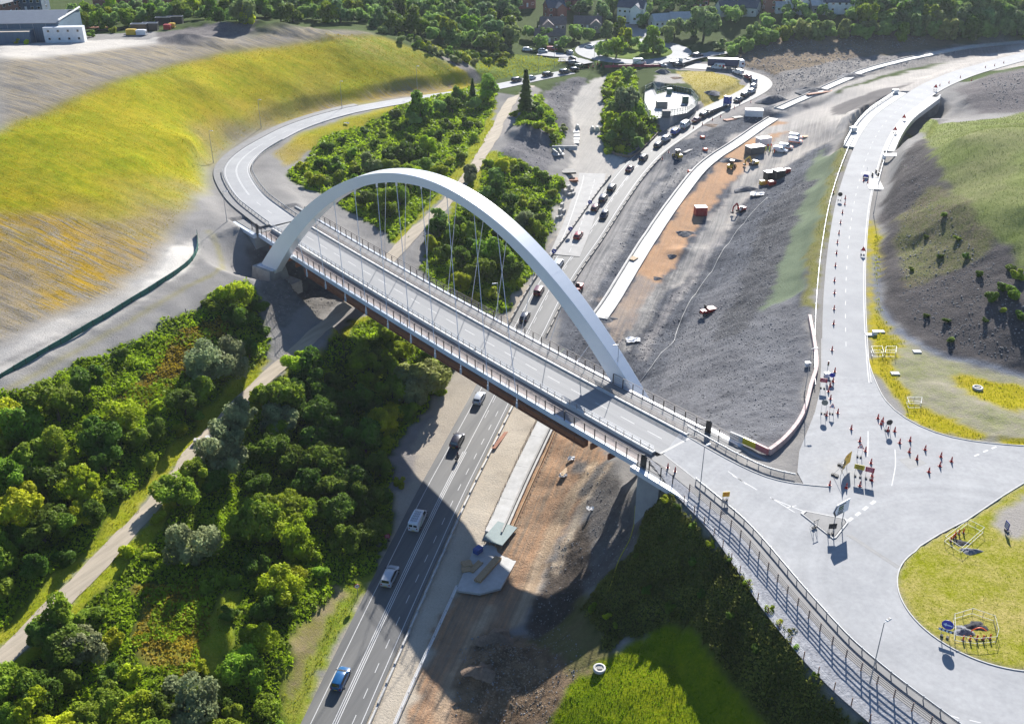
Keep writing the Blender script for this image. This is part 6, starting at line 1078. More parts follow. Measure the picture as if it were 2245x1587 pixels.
for k in (0, -1):
    q = FP[k]; d = FP[1] - FP[0] if k == 0 else FP[-1] - FP[-2]; MB().box((0, 0, -5.2), (1.6, 15.4, 7.6), math.atan2(d[1], d[0])).build('abutment', conc, FB, loc=q - FO)
# ================================================================== concrete strips and site works
def strip(label, P, w_, h, upstand=0.0, name='concrete_strip', m=None):
    P = smooth(P, 2.5); zt = np.max([HT(*offs(P, o_)[:, :2].T) for o_ in (-w_ / 2, 0, w_ / 2)], 0); P[:, 2] = np.convolve(np.r_[[zt[0]] * 2, zt, [zt[-1]] * 2], np.ones(5) / 5, 'valid') + .05; t = thing(name, label, 'concrete strip', P[0]); o_ = P[0].copy(); S = arclen(P); n_ = max(1, int(S[-1] / 9)); Q = np.linspace(0, S[-1], n_ + 1)
    for a, b_ in zip(Q[:-1], Q[1:]):       # cast bay by bay with joints
        s_ = sub(P, a + .02, b_ - .02, 2.5) - o_
        MB().sweep(s_, [(-w_ / 2, -.3), (-w_ / 2, h), (w_ / 2, h), (w_ / 2, -.3)]).build('slab', m or concp, t)
        if upstand: MB().sweep(s_, [(-w_ / 2 + .5, h + .003), (-w_ / 2 + .5, h + upstand), (-w_ / 2 + .85, h + upstand), (-w_ / 2 + .85, h + .003)]).build('upstand', conc, t)
    return t
def onG(pts, dz=0.0): return [G(*p) + [0, 0, dz] for p in pts]
strip('long pale concrete strip rising beside the orange haul strip', ST1, 4.6, .3, .35)
strip('far pale concrete strip running up to the top right', ST2, 4.0, .3, .3)
strip('near concrete channel slab emerging under the bridge', onG([(1212, 905), (1165, 1000), (1125, 1085), (1085, 1175)]), 4.0, .55, .5)
# reinforcement fence on the near slab
P = smooth(onG([(1190, 900), (1145, 990), (1102, 1085), (1064, 1168)]), 1.5); rb_ = thing('reinforcement_bars', 'row of upright steel reinforcement bars beside the channel slab', 'steel bars', P[0])
bm_ = MB().tube((0, 0, 0), (.1, 0, 1.4), .035, n=5).mesh('bar', mat('rebar', (.16, .1, .07), (.1, .07, .05), 4, .7))
for q in sub(P, 0, arclen(P)[-1], .55): ob('bar', bm_, rb_, q - P[0] + [random.uniform(-.1, .1), 0, 0], random.uniform(0, 6))
for h in (.5, 1.0): MB().sweep(P - P[0], [(-.03, h), (.03, h), (.03, h + .05), (-.03, h + .05)]).build('tie_bar', MATS['rebar'], rb_)
P = smooth(onG([(1226, 925), (1190, 1010), (1150, 1100), (1112, 1185)]), 1.5); rb2 = thing('formwork_edge', 'line of short rusty formwork pins right of the channel slab', 'formwork', P[0]); pm2 = MB().bar((0, -.5, .25), (0, .5, .55), .07, .07).mesh('pin', rust)
for q in sub(P, 0, arclen(P)[-1], 1.3): ob('pin', pm2, rb2, q - P[0] + [.5, 0, 0], random.uniform(-.3, .3))
MB().sweep(P - P[0], [(-.06, 0), (.06, 0), (.06, .5), (-.06, .5)]).build('edge_board', wood, rb2)
# slab and formwork under the bridge shadow
pp_ = [G(x, y) for x, y in [(1042, 1195), (1112, 1190), (1140, 1213), (1098, 1298), (1052, 1308), (1000, 1300)]]; cpad = np.mean(pp_, 0); pad = thing('concrete_pad', 'bluish concrete pad with timber stacks in the bridge shadow', 'concrete pad', cpad)
MB().prism([tuple((q - cpad)[:2]) for q in pp_], .45, o=(0, 0, -.15)).build('slab', concp, pad)
def stack(label, px, py, rz, n_, ln, w_, layers=3, dz=.3, m=None):
    p = G(px, py); t = thing('timber_stack', label, 'timber stack', p + [0, 0, dz], rz, 'stacked timber on the site')
    for l in range(layers):
        for k in range(n_): MB().box((random.uniform(-.15, .15), (k - (n_ - 1) / 2) * w_ * 1.08, .1 + l * .2), (ln, w_, .17)).build('plank', m or wood, t)
stack('long bundle of brown planks on the concrete pad', 1070, 1255, 1.05, 4, 7.5, .3, 4); stack('short stack of pale planks left on the pad', 1043, 1247, 1.0, 4, 3.2, .28, 2); stack('small pale pallet at the pad edge', 1024, 1240, .3, 5, 1.8, .3, 2); stack('second small pallet below the first', 1023, 1251, .2, 5, 1.7, .3, 2)
stack('rusty steel lengths beside the near main road', 1096, 966, 1.17, 3, 7, .25, 1, .05, rust); stack('pale boards lying on the orange dirt', 1238, 1035, 1.0, 3, 3, .3, 1, .05)
c_ = container('tool_chest', 'small blue tool chest on the concrete pad', 1048, 1213, (1.6, 1.1, .9), .9, mat('chest_blue', (.02, .08, .3), (.015, .06, .25), 3, .5), cat='chest', door=False); c_.location.z += .3
fw_ = thing('formwork_table', 'raised formwork deck end with props at the channel slab', 'formwork', G(1088, 1188), 1.08)
MB().box((1.5, 0, 1.0), (6, 4.2, .25)).build('deck', mat('form_green', (.2, .26, .25), (.15, .2, .2), 1, .7), fw_)
for y_ in (-1.8, -.6, .6, 1.8): MB().bar((-1.4, y_, 0), (-1.4, y_, .9), .1, .1).build('prop', wood, fw_)
# ================================================================== barriers
def blocks(name, label, cat, P, ln, w_, h, m, gap=.06, taper=.55):
    P = np.asarray(P); S = arclen(P)[-1]; t = thing(name, label, cat, P[0]); me_ = MB().box((0, 0, h / 2), (ln - gap, w_, h), taper=1).mesh('barrier_block', m)
    me_ = MB().prism([(-w_ / 2, 0), (w_ / 2, 0), (w_ / 2 * taper, h), (-w_ / 2 * taper, h)], ln - gap, 'x', (-(ln - gap) / 2, 0, 0)).mesh('barrier_block', m)
    for s in np.arange(ln / 2, S, ln):
        a, b_ = sub(P, max(s - .5, 0), s + .5, .5)[[0, -1]]; q = (a + b_) / 2; o = ob('barrier_block', me_, t, q - P[0], math.atan2(b_[1] - a[1], b_[0] - a[0]))
    return t
barc = mat('barrier_concrete', (.33, .30, .26), (.22, .2, .18), 1, .8)
blocks('concrete_barrier', 'low concrete barrier left of the main road beyond the bridge', 'barrier', offs(sub(MAIN, nears(MAIN, 1150, 700), nears(MAIN, 1365, 385)), -5.3), 3.0, .5, .85, barc)
blocks('concrete_barrier', 'low pale barrier along the right of the near main road', 'barrier', offs(sub(MAIN, 0, nears(MAIN, 1110, 870)), 5.3), 4.0, .36, .4, kerbm, .03, .8)
blocks('concrete_barrier', 'low barrier right of the main road beyond the bridge', 'barrier', offs(sub(MAIN, nears(MAIN, 1170, 740), nears(MAIN, 1420, 352)), 5.2), 4.0, .36, .4, barc, .03, .8)
P = smooth([atm(x, y, .2) for x, y in [(1003, 1290), (960, 1385), (925, 1460), (880, 1560), (855, 1620)]], 2)
railing('steel_barrier', 'white steel barrier along the edge of the orange dirt', 'crash barrier', P, 3.0, post_h, [(0, .35, .2, .22), (.25, .68, .08, .12), (0, .9, .06, .08)], steel, whitem)
hb = [(1774, 700), (1785, 763), (1789, 810), (1777, 851), (1764, 902), (1745, 939), (1714, 974), (1685, 996)]
blocks('site_barrier', 'white and pink temporary barrier round the gravel slope', 'barrier', smooth([at(x, y, 20.75) for x, y in hb], 2), 2.0, .8, 1.15, mat('faded_pink', (.48, .38, .35), (.38, .24, .23), .8, .7), .05, .8)
P = smooth([at(x, y, 20.65) for x, y in [(1685, 997), (1645, 978), (1603, 960)]], 2); gb = blocks('graffiti_barrier', 'low barrier panels painted red, white and yellow beside the bridge end', 'barrier', P, 2.6, .4, 1.2, whitem, .04, 1)
for k, o in enumerate([c for c in gb.children]): o.data = o.data.copy(); o.data.materials[0] = [mat('pink_paint', (.5, .2, .2), (.4, .1, .1), 1, .6), olivem, concp, redm, MATS.get('pink_paint') or whitem, concp][k % 6]
# red-white chapter barriers at far works
P = smooth(onG([(1325, 149), (1360, 148), (1420, 147), (1460, 147)], .0), 3); blocks('works_barrier', 'red barrier wall in front of the far roundabout', 'barrier', P, 3, .5, 1.0, maroon, .1)
blocks('timber_hoarding', 'brown low hoarding at the corner of the copse', 'barrier', smooth(onG([(1330, 335), (1375, 346), (1395, 340), (1420, 318), (1445, 290), (1440, 270)]), 3), 3, .2, .9, mat('hoarding', (.26, .19, .13), (.18, .13, .09), 1, .8), .04, 1)
# silt fence
P = smooth(onG([(-20, 845), (50, 802), (120, 762), (200, 716), (280, 668), (350, 625), (405, 588), (428, 562), (434, 540), (432, 514)]), 2.0); sf = thing('silt_fence', 'long dark-green silt fence along the foot of yellow slope', 'fence', P[0]); o_ = P[0].copy()
Pj = P.copy(); Pj[:, 2] += .12 * fbm(P[:, 0], P[:, 1], 3, 2, 91)
MB().sweep(Pj - o_, [(-.03, -.2), (.03, -.2), (.06 + .02, 1.15), (0, 1.15)]).build('fabric', mat('green_mesh', (.02, .14, .105), (.012, .10, .08), .8, .7), sf); pm3 = MB().box((0, 0, .6), (.07, .07, 1.4)).mesh('post', darkst)
for q in sub(P, 0, arclen(P)[-1], 3): ob('post', pm3, sf, q - o_ + [.08, 0, 0])
# hose and pipes
def pipe(name, label, P, r_, m): 
    P = smooth(P, 1.2); P[:, 2] = HT(P[:, 0], P[:, 1]) + .02; mb = MB().sweep(P, [(r_ * math.cos(a), r_ + r_ * math.sin(a)) for a in np.linspace(0, 2 * math.pi, 7)[:-1]]); return tag(mb.build(name, m, None, True), label, 'hose')
pipe('white_hose', 'white hose snaking along the foot of the gravel slope', onG([(1395, 842), (1420, 815), (1455, 770), (1476, 750), (1489, 713), (1526, 644), (1561, 596), (1600, 531), (1634, 486), (1660, 455), (1682, 434)]), .09, concp)
pipe('yellow_hose', 'yellow hose hanging beside the abutment wall', onG([(1393, 1110), (1390, 1150), (1380, 1185), (1358, 1225), (1345, 1265), (1335, 1297)]), .09, mat('hose_yellow', (.55, .5, .02), (.45, .4, .02), 3, .5))
# precast blocks on the closed carriageway
cb_ = MB().box((0, 0, .45), (1.6, .8, .9)).mesh('concrete_block', conc)
for i, (x, y, l) in enumerate([(1246, 418, 2), (1254, 420, 1), (1240, 428, 2), (1249, 430, 1), (1257, 428, 1), (1232, 458, 2), (1236, 466, 1), (1228, 470, 2), (1222, 480, 1), (1229, 478, 1)]):
    for k in range(l):
        o = ob('concrete_block', cb_, None, G(x, y) + [0, 0, k * .9], 1.0 + .1 * (i % 3)); tag(o, f'grey precast concrete block, {ordw(i + 1)} from top of the roadside stacks' + (', upper' if k else ''), 'block', 'precast blocks on the closed carriageway')
slab_ = MB().box((0, 0, .15), (4.2, 2.2, .3)).mesh('precast_panel', concp)
for i, (x, y) in enumerate([(1263, 289), (1264, 297), (1264, 305), (1263, 312)]): tag(ob('precast_panel', slab_, None, G(x, y), 1.55), f'flat pale precast panel, {ordw(i + 1)} from the top of its row', 'panel', 'precast panels beside the haul road')
bm2 = MB().prism([(-1.2, 0), (1.2, 0), (1.2, .25), (.2, .3), (.2, 1.3), (-.2, 1.3), (-.2, .3), (-1.2, .25)], 7.0, 'y', (0, -3.5, 0)).mesh('precast_beam', concp)
for i, (x, y, r_) in enumerate([(1224, 328, 1.57), (1252, 328, 1.57), (1217, 338, .35), (1228, 337, .15)]): tag(ob('precast_beam', bm2, None, G(x, y), r_, (1, .62, 1)), ['pale precast beam lying left in the crosswise pair', 'pale precast beam lying right in the crosswise pair', 'tilted pale precast piece at the left of the stack', 'tilted pale precast piece beside the left one'][i], 'precast beam', 'precast beams beside the haul road')
for i, (x, y) in enumerate([(1266, 283), (1299, 287), (1309, 287)]): tag(MB().prism([(-1, 0), (1, 0), (.3, 1.6), (-.3, 1.6)], 1.8, 'y', (0, -.9, 0)).build('stone_bag', concp, None, loc=G(x, y)), ['white filled bulk bag at the left of the haul road', 'white filled bulk bag right of haul road, left one', 'white filled bulk bag right of haul road, right one'][i], 'bulk bag', 'bulk bags by the haul road')
stack('dark heap of steel frames at the haul road edge', 1246, 379, .1, 5, 4.5, .7, 3, .1, blackm); stack('rusty steel frames stacked below the dark ones', 1255, 397, .1, 5, 3.6, .5, 3, .1, rust)
# haul-road lines (old carriageway)
hroad = ribbon('closed_carriageway', sub(HAUL, 0, nears(HAUL, 1298, 380)), -4.2, 4.6, mat('dusty_tarmac', (.38, .365, .34), (.29, .28, .265), .4, .8, bump=.01), .06); tag(hroad, 'dusty closed carriageway left of the main road', 'road', kind='structure')
ribbon('edge_line', sub(HAUL, 2, nears(HAUL, 1298, 385)), -2.6, -2.45, paint, .075, hroad); dashes('lane_dash', HAUL, 1.2, .12, 3, 1.6, 2, nears(HAUL, 1298, 385), hroad, .075)
# pond
pw = [G(x, y) for x, y in [(1205, 735), (1240, 728), (1246, 755), (1230, 775), (1205, 765)]]; pc = np.mean(pw, 0); pz = min(q[2] for q in pw) + .12
wtr = MB().add([(q[0], q[1], pz) for q in pw], [(0, 1, 2, 3, 4)]).build('puddle_water', mat('muddy_water', (.14, .14, .08), (.1, .11, .07), 1, .08, spec=.7)); tag(wtr, 'small murky pool beside the deck under the arch', 'water', kind='structure')
# ================================================================== traffic cones
cone = thing('traffic_cone', 'x', 'traffic cone'); MB().box((0, 0, .04), (.55, .55, .08), taper=.92).build('base', redm, cone); cn = MB().lathe([(.22, .08), (.06, 1.0), (.035, 1.02)], 12).build('cone', redm, cone, True); MB().lathe([(.163, .42), (.108, .7), (.09, .7), (.14, .42)], 12).build('reflective_sleeve', whitem, cone, True)
def conepos(o, sx, lst): return [(o[0] + x / sx, o[1] + y / sx) for x, y in lst]
CN = [('in the works cluster by the road fork', conepos((1700, 820), 7.483, [(945, 128), (897, 205), (868, 290), (902, 410), (838, 680), (1022, 640)])), ('in the line down to the yellow sign', conepos((1700, 820), 7.483, [(1243, 903), (1383, 1105), (1475, 1265), (1567, 1462)]) + conepos((1700, 950), 5.473, [(650, 625), (850, 655), (1012, 632), (1160, 512), (1155, 565)])), ('in the right-hand group on the junction', conepos((1650, 700), 3.175, [(872, 690), (905, 712), (893, 730), (940, 778), (988, 780), (1023, 862), (1095, 847), (1090, 925), (1143, 975), (1200, 908), (1310, 957), (1383, 990), (1303, 1022), (1226, 1063)])), ('in the long row on the climbing road', conepos((1600, 250), 3.174, [(722, 545), (803, 590), (800, 630), (783, 690), (770, 760), (759, 833), (748, 898), (742, 972), (734, 1058), (728, 1162), (728, 1248), (725, 1358), (722, 1462), (960, 480), (930, 468)]) + [(1824, 768), (1830, 815)]), ('behind the bridge parapet end', [(1464, 1026), (1480, 1034)])]
for reg, L_ in CN:
    for i, (x, y) in enumerate(sorted(L_, key=lambda q: (q[1], q[0]))):
        z_ = ZD + .02
        if reg.endswith('climbing road'):
            q = at(x, y, 21.3)
            for _ in range(4): z_ = heading(RIGHT, q)[1] + .02; q = at(x, y, z_)
        place(cone, at(x, y, z_), random.uniform(0, 6.3), f'red and white cone, {ordw(i + 1)} from far end {reg}', 'traffic cones ' + reg, 1.0)
for i, (x, y) in enumerate([(1500, 285), (1520, 282), (1540, 275), (1562, 264), (1580, 257), (1610, 238), (1622, 229), (1646, 225), (1466, 335), (1452, 350), (2130, 178), (2105, 172), (2080, 184), (2060, 190), (2160, 150), (2180, 146), (2200, 140), (1310, 142), (1318, 146), (1300, 147), (1345, 144), (1290, 149), (1333, 148)]):
    place(cone, G(x, y), 0, f'small red cone, {ordw(i + 1)} along the distant works from the queue', 'cones on the distant works', 1.05)
# ================================================================== signs
def disc(r_, th, n_=28): return MB().lathe([(.001, -th / 2), (r_, -th / 2), (r_, th / 2), (.001, th / 2)], n_)
def stand(t, w_, h0, m=steel, depth=.7):
    for sg in (-1, 1): MB().bar((0, sg * w_ / 2, 0), (0, sg * w_ / 2, h0), .05, .05).build('leg', m, t); MB().bar((-depth, sg * w_ / 2, 0), (0, sg * w_ / 2, h0 * .9), .04, .04).build('stay', m, t)
    for x_, y_ in ((-.15, -w_ / 3), (-.15, w_ / 3)): MB().box((x_, y_, .12), (.42, .3, .22)).build('sandbag', blackm, t)
def face(t, name, mb, m, h, yaw=0.0): o = mb.build(name, m, t, loc=(0.04, 0, h)); return o
def sign(px, py, label, shape, w_, h_, base_h, m, rz, z=None, back=None, inner=None, group=None):
    p = at(px, py, z) if z is not None else G(px, py); t = thing('road_sign', label, 'road sign', p, rz, group); stand(t, w_ * .7, base_h + h_ * .3)
    if shape == 'rect':
        MB().box((0, 0, 0), (.05, w_, h_)).build('panel', m, t, loc=(.05, 0, base_h + h_ / 2)); 
        if inner: 
            for k in range(3): MB().box((0, 0, 0), (.01, w_ * .7, h_ * .1)).build('text_line', inner, t, loc=(.085, 0, base_h + h_ * (.25 + .25 * k)))
    elif shape == 'round':
        o = disc(w_ / 2, .05).build('panel', m, t, loc=(.05, 0, base_h + h_ / 2)); o.rotation_euler[1] = math.pi / 2
        if inner:
            o2 = MB().prism([(-.38 * w_, 0), (-.1 * w_, .2 * w_), (-.1 * w_, .07 * w_), (.38 * w_, .07 * w_), (.38 * w_, -.07 * w_), (-.1 * w_, -.07 * w_), (-.1 * w_, -.2 * w_)], .02, 'x').build('arrow', inner, t, loc=(.08, 0, base_h + h_ / 2)); o2.rotation_euler[0] = t.get('_arrow', 0)
    elif shape == 'tri':
        MB().prism([(-w_ / 2, 0), (w_ / 2, 0), (0, h_)], .05, 'x').build('panel', redm, t, loc=(.03, 0, base_h)); MB().prism([(-w_ * .34, .09 * h_), (w_ * .34, .09 * h_), (0, .8 * h_)], .012, 'x').build('symbol_field', m, t, loc=(.082, 0, base_h)); MB().box((0, 0, 0), (.012, w_ * .16, h_ * .3)).build('symbol', blackm, t, loc=(.10, 0, base_h + h_ * .32))
    return t
FC = lambda px, py, z=ZD: (lambda p: math.atan2(-p[1], -p[0]))(at(px, py, z))     # yaw that faces the viewer's side
s_ = sign(2070, 1398, 'round blue left-arrow sign on the roundabout island', 'round', 1.5, 1.5, 1.6, bluem, FC(2070, 1398), ZD, inner=skym)
for k in range(4): MB().prism([(-.28, 0), (-.1, .18), (.14, .18), (-.04, 0), (.14, -.18), (-.1, -.18)], .02, 'x').build('chevron', skym, s_, loc=(.09, -.7 + .45 * k, 1.35))
MB().box((0, 0, 0), (.05, 1.9, .4)).build('chevron_board', blackp, s_, loc=(.05, 0, 1.35))
sign(1883, 1003, 'red triangular warning sign on tall frame above the yellow board', 'tri', 1.1, 1.0, 1.9, signw, FC(1883, 1003), ZD)
sign(1880, 1046, 'yellow rectangular information board on frame by triangle sign', 'rect', 1.6, .9, 1.6, olivem, FC(1880, 1046), ZD, inner=blackp)
sign(1903, 1051, 'red rectangular board right of the yellow board', 'rect', 1.4, .95, 1.5, maroon, FC(1903, 1051), ZD, inner=mat('pink_text', (.6, .3, .35), (.55, .28, .32), 3, .5))
sign(1803, 852, 'red rectangular board on frame near the site barrier', 'rect', 1.3, .9, 1.4, maroon, FC(1803, 852), ZD, inner=MATS['pink_text'])
sign(1804, 908, 'round grey-backed sign on tall frame below the red board', 'round', 1.15, 1.15, 1.9, greym, FC(1804, 908), ZD)
sign(1822, 908, 'red triangular warning sign with blue symbol by the cones', 'tri', 1.0, .95, 1.4, skym, FC(1822, 908), ZD)
sign(1822, 836, 'blue round sign in front of white box at the fork', 'round', 1.0, 1.0, .9, bluem, FC(1822, 836), ZD)
sign(1946, 945, 'black round sign turned away in the right cone group', 'round', 1.1, 1.1, 1.3, blackp, FC(1946, 945) + .5, ZD)
sign(1840, 440, 'black round sign back standing on the climbing road', 'round', 1.2, 1.2, 1.2, blackp, FC(1840, 440), 22.35)
sign(1891, 558, 'dark triangular sign back at the right road edge', 'tri', 1.3, 1.2, .9, blackp, FC(1891, 558) + math.pi, 22.0)
sign(1787, 1158, 'dark empty sign frame at the left of the traffic island', 'rect', 1.1, .12, 1.6, blackp, FC(1787, 1158) + .9, ZD + .14)
sign(1822, 1172, 'black square sign back on the traffic island', 'rect', 1.2, .95, 1.2, blackp, FC(1822, 1172) + .4, ZD + .14)
sign(2205, 1165, 'blue and white sign leaning on frame at the right edge', 'rect', 1.1, 1.2, .6, bluem, FC(2205, 1165) - .9, ZD + .05, inner=whitem)
sign(1590, 1098, 'yellow sign on stand behind the footway barrier', 'rect', 1.15, .95, .9, yellowm, FC(1590, 1098) + .35, ZD + .1, inner=orangem)
sign(850, 1187, 'red road works board on the left verge of main road', 'rect', 1.0, 1.0, .9, maroon, FC(850, 1187, -3) - .1, None, inner=MATS['pink_text'])
for i, (x, y) in enumerate([(1214, 566), (1250, 517), (1293, 458)]):
    t = sign(x, y, 'round blue keep-right sign, ' + ['nearest of the three', 'middle of the three', 'farthest of the three'][i] + ' left of main road', 'round', 1.35, 1.35, 1.5, bluem, FC(x, y, 5), None, inner=whitem, group='keep-right signs'); [c for c in t.children if c.name.startswith('arrow')][0].rotation_euler[0] = R(135)
# 40 sign
t = thing('speed_sign', 'round white and red speed sign reading 40 on the left verge', 'road sign', G(785, 1308), FC(785, 1308, -2)); MB().tube((0, 0, 0), (0, 0, 2.6), .05, n=8).build('pole', steel, t); o = disc(.5, .04).build('rim', redm, t, loc=(.06, 0, 2.5)); o.rotation_euler[1] = math.pi / 2; o = disc(.39, .05).build('field', whitem, t, loc=(.065, 0, 2.5)); o.rotation_euler[1] = math.pi / 2
def text(body, size, m, parent, loc, rot):
    cu = bpy.data.curves.new('lettering', 'FONT'); cu.body = body; cu.size = size; cu.align_x = 'CENTER'; cu.align_y = 'CENTER'; cu.extrude = .005; cu.materials.append(m); o = bpy.data.objects.new('lettering_curve', cu); COL.objects.link(o); bpy.context.view_layer.update(); me_ = bpy.data.meshes.new_from_object(o.evaluated_get(bpy.context.evaluated_depsgraph_get())); bpy.data.objects.remove(o); o = bpy.data.objects.new('lettering', me_); COL.objects.link(o); o.parent = parent; o.location = loc; o.rotation_euler = rot; return o
text('40', .5, blackp, t, (.10, 0, 2.5), (math.pi / 2, 0, math.pi / 2))
# white direction sign
a, b_ = at(1827, 1156.5, ZD + .14), at(1845.5, 1146.4, ZD + .14); d = b_ - a; yw = math.atan2(d[1], d[0]); t = thing('direction_sign', 'large white arrow-shaped direction sign on two posts on traffic island', 'road sign', a, yw); ln = float(np.hypot(*d[:2]))
for x_ in (0, ln): MB().tube((x_, 0, 0), (x_, 0, 4.3), .07, n=8).build('post', steel, t)
MB().prism([(-1.0, 3.3), (-.35, 2.3), (ln + .7, 2.3), (ln + .7, 4.5), (-.35, 4.4)], .08, 'y', (0, -.17, 0)).build('panel', signw, t)
MB().prism([(-1.0, 3.3), (-.35, 2.3), (-.1, 2.3), (-.62, 3.3), (-.1, 4.4), (-.35, 4.4)], .02, 'y', (0, -.20, 0)).build('arrow_edge', blackp, t)
for z_, w_, x_, m in ((4.1, 1.5, 1.0, blackp), (3.72, 1.1, .75, mat('green_patch', (.06, .12, .04), (.05, .1, .03), 3, .5)), (3.35, 1.1, .75, MATS['green_patch']), (3.0, 1.4, .8, blackp), (2.7, 1.2, .7, blackp), (2.45, 1.4, .7, blackp)): MB().box((x_, -.2, z_), (w_, .02, .13 if m is blackp else .26)).build('text_line', m, t)
# big yellow banner sign
a = at(1840, 1050, ZD + .02); d = np.array([2.4, 3.7]); ln = float(np.hypot(*d)); t = thing('yellow_sign', 'large curved yellow road works sign on frame above its shadow', 'road sign', a, math.atan2(d[1], d[0])); prof = [(x_, .35 * math.sin(x_ / ln * math.pi)) for x_ in np.linspace(0, ln, 9)]
MB().add([(x_, y_ - .3, z_) for x_, y_ in prof for z_ in (.9, 3.1)] + [(x_, y_ - .26, z_) for x_, y_ in prof for z_ in (.9, 3.1)], [(2 * i, 2 * i + 2, 2 * i + 3, 2 * i + 1) for i in range(8)] + [(18 + 2 * i + 1, 18 + 2 * i + 3, 18 + 2 * i + 2, 18 + 2 * i) for i in range(8)]).build('banner', yellowm, t)
for x_, z_, w_ in ((1.0, 2.6, .5), (1.9, 2.35, .9), (2.1, 1.9, 1.1), (2.3, 1.5, .9), (3.2, 2.6, .4)): MB().box((x_, .02 * 0 - .36 + .35 * math.sin(x_ / ln * math.pi), z_), (w_, .02, .14)).build('text_line', blackp, t)
for x_ in (.5, ln - .5): MB().bar((x_, 0, 0), (x_, -.1, 2.9), .06, .06).build('leg', steel, t); MB().bar((x_, 1.3, 0), (x_, 0, 2.4), .05, .05).build('stay', steel, t); MB().box((x_, .6, .12), (.7, .5, .24)).build('sandbag', blackm, t); MB().box((x_ + .1, 1.2, .12), (.5, .6, .24)).build('sandbag', blackm, t)
# temporary signal boxes at the fork
for x, y, lb in [(1812, 826, 'white traffic-signal battery box at the fork'), (1770, 803, 'white box behind the site barrier by the lamp'), (1917, 822 - 88, 'white marker box on the verge')]:
    container('signal_box', lb, x, y, (.9, .7, .8), .2, whitem, z=ZD if x > 1800 else 20.8, cat='box', door=False)
t = thing('traffic_signal', 'portable traffic signal with dark head at the road fork', 'traffic signal', at(1812, 822, ZD + .02), FC(1812, 822)); MB().tube((0, 0, 0), (0, 0, 2.2), .06, n=8).build('pole', steel, t); MB().box((.05, 0, 2.6), (.25, .32, .95)).build('head', blackp, t)
for k in range(3): o = disc(.1, .04, 14).build('lens', [redm, mat('amber_lens', (.4, .2, .02), (.35, .18, .02), 3, .3), mat('green_lens', (.02, .2, .08), (.02, .17, .07), 3, .3)][k], t, loc=(.19, 0, 2.9 - .3 * k)); o.rotation_euler[1] = math.pi / 2
# ================================================================== lamp posts
def lamp(px, py, h, label, az, z=None, arm=1.2):
    p = at(px, py, z) if z is not None else G(px, py); t = thing('lamp_post', label, 'lamp post', p, az, 'lamp posts'); MB().tube((0, 0, 0), (0, 0, 1.4), .12, .1, 10).build('base', steel, t); MB().tube((0, 0, 1.4), (0, 0, h), .08, .05, 8).build('pole', steel, t); MB().tube((0, 0, h), (arm * .4, 0, h + .05), .045, n=6).build('arm', steel, t); o = MB().box((arm * .4 + .35, 0, h + .06), (.85, .36, .14), taper=.75).build('lantern', whitem, t); MB().box((arm * .4 + .38, 0, h + .135), (.4, .26, .02)).build('cover', blackp, o)
lamp(1532, 1096, 10.2, 'tall lamp post beside the footway at the right bridge end', math.radians(35), ZD + .1); lamp(1907, 1498, 10.2, 'tall lamp post beside the timber fence, lower right', math.radians(35), ZD + .1)
lamp(468, 357, 9.8, 'lamp post leftmost of the row on the curving side road', 0, 21.4); lamp(573, 283, 9.8, 'lamp post second along the curving side road', -.4, 21.8); lamp(750, 238, 9.6, 'lamp post third along the curving side road', -.5, 22); lamp(915, 201, 9.6, 'lamp post fourth along the side road before the woods', -.5, 20.6)
lamp(1763, 868, 10, 'lamp post behind the site barrier at the fork', .2, 20.6); lamp(1915, 470, 10, 'lamp post right of the climbing road below the flyover', math.pi, 22.3); q = DK(58, 8.9, -.3); x_, y_ = project(q); lamp(x_, y_, 8.5, 'lamp post rising behind the far bridge parapet', math.pi + .3, float(q[2])); lamp(498, 488, 8.5, 'lamp post at the left bridge end footway', 0, 21.2)
q = DK(22, 9, -.3); lamp(*project(q), 8.0, 'lamp post behind the right part of far parapet', math.pi + .3, float(q[2]))
for x, y, lb in [(1302, 148, 'lamp post in front of the far roundabout trees'), (1181, 158, 'lamp post on the far road near dark bank'), (1215, 150, 'lamp post beside the far lay-by'), (2090, 75, 'lamp post on the road at the upper right')]: lamp(x, y, 9.5, lb, 0)
# ================================================================== island details, manholes
def ringcover(px, py, z, label): t = thing('manhole', label, 'manhole', at(px, py, z) if z is not None else G(px, py)); MB().lathe([(.62, 0), (.62, .45), (.95, .45), (.95, 0)], 22).build('ring', concp, t, True); MB().lathe([(.01, .3), (.63, .3), (.63, .34), (.01, .34)], 16).build('shaft_floor', conc, t); MB().box((.05, 0, .4), (.7, .55, .1)).build('cover', blackp, t)
ringcover(2143, 853, None, 'round concrete manhole ring on the yellow verge'); ringcover(1314, 1468, None, 'round concrete manhole ring at the meadow corner')
def pen(label, pts, z):
    P = [at(x, y, z) for x, y in pts]; c_ = np.mean(P, 0); t = thing('barrier_pen', label, 'barrier', c_)
    for i in range(len(P)):
        a, b_ = P[i] - c_, P[(i + 1) % len(P)] - c_
        for h in (.15, 1.05): MB().bar(a + [0, 0, h], b_ + [0, 0, h], .035, .035).build('rail', steel, t)
        for e in (a, (a + b_) / 2): MB().bar(e, e + [0, 0, 1.1], .05, .05).build('post', steel, t)
    return c_
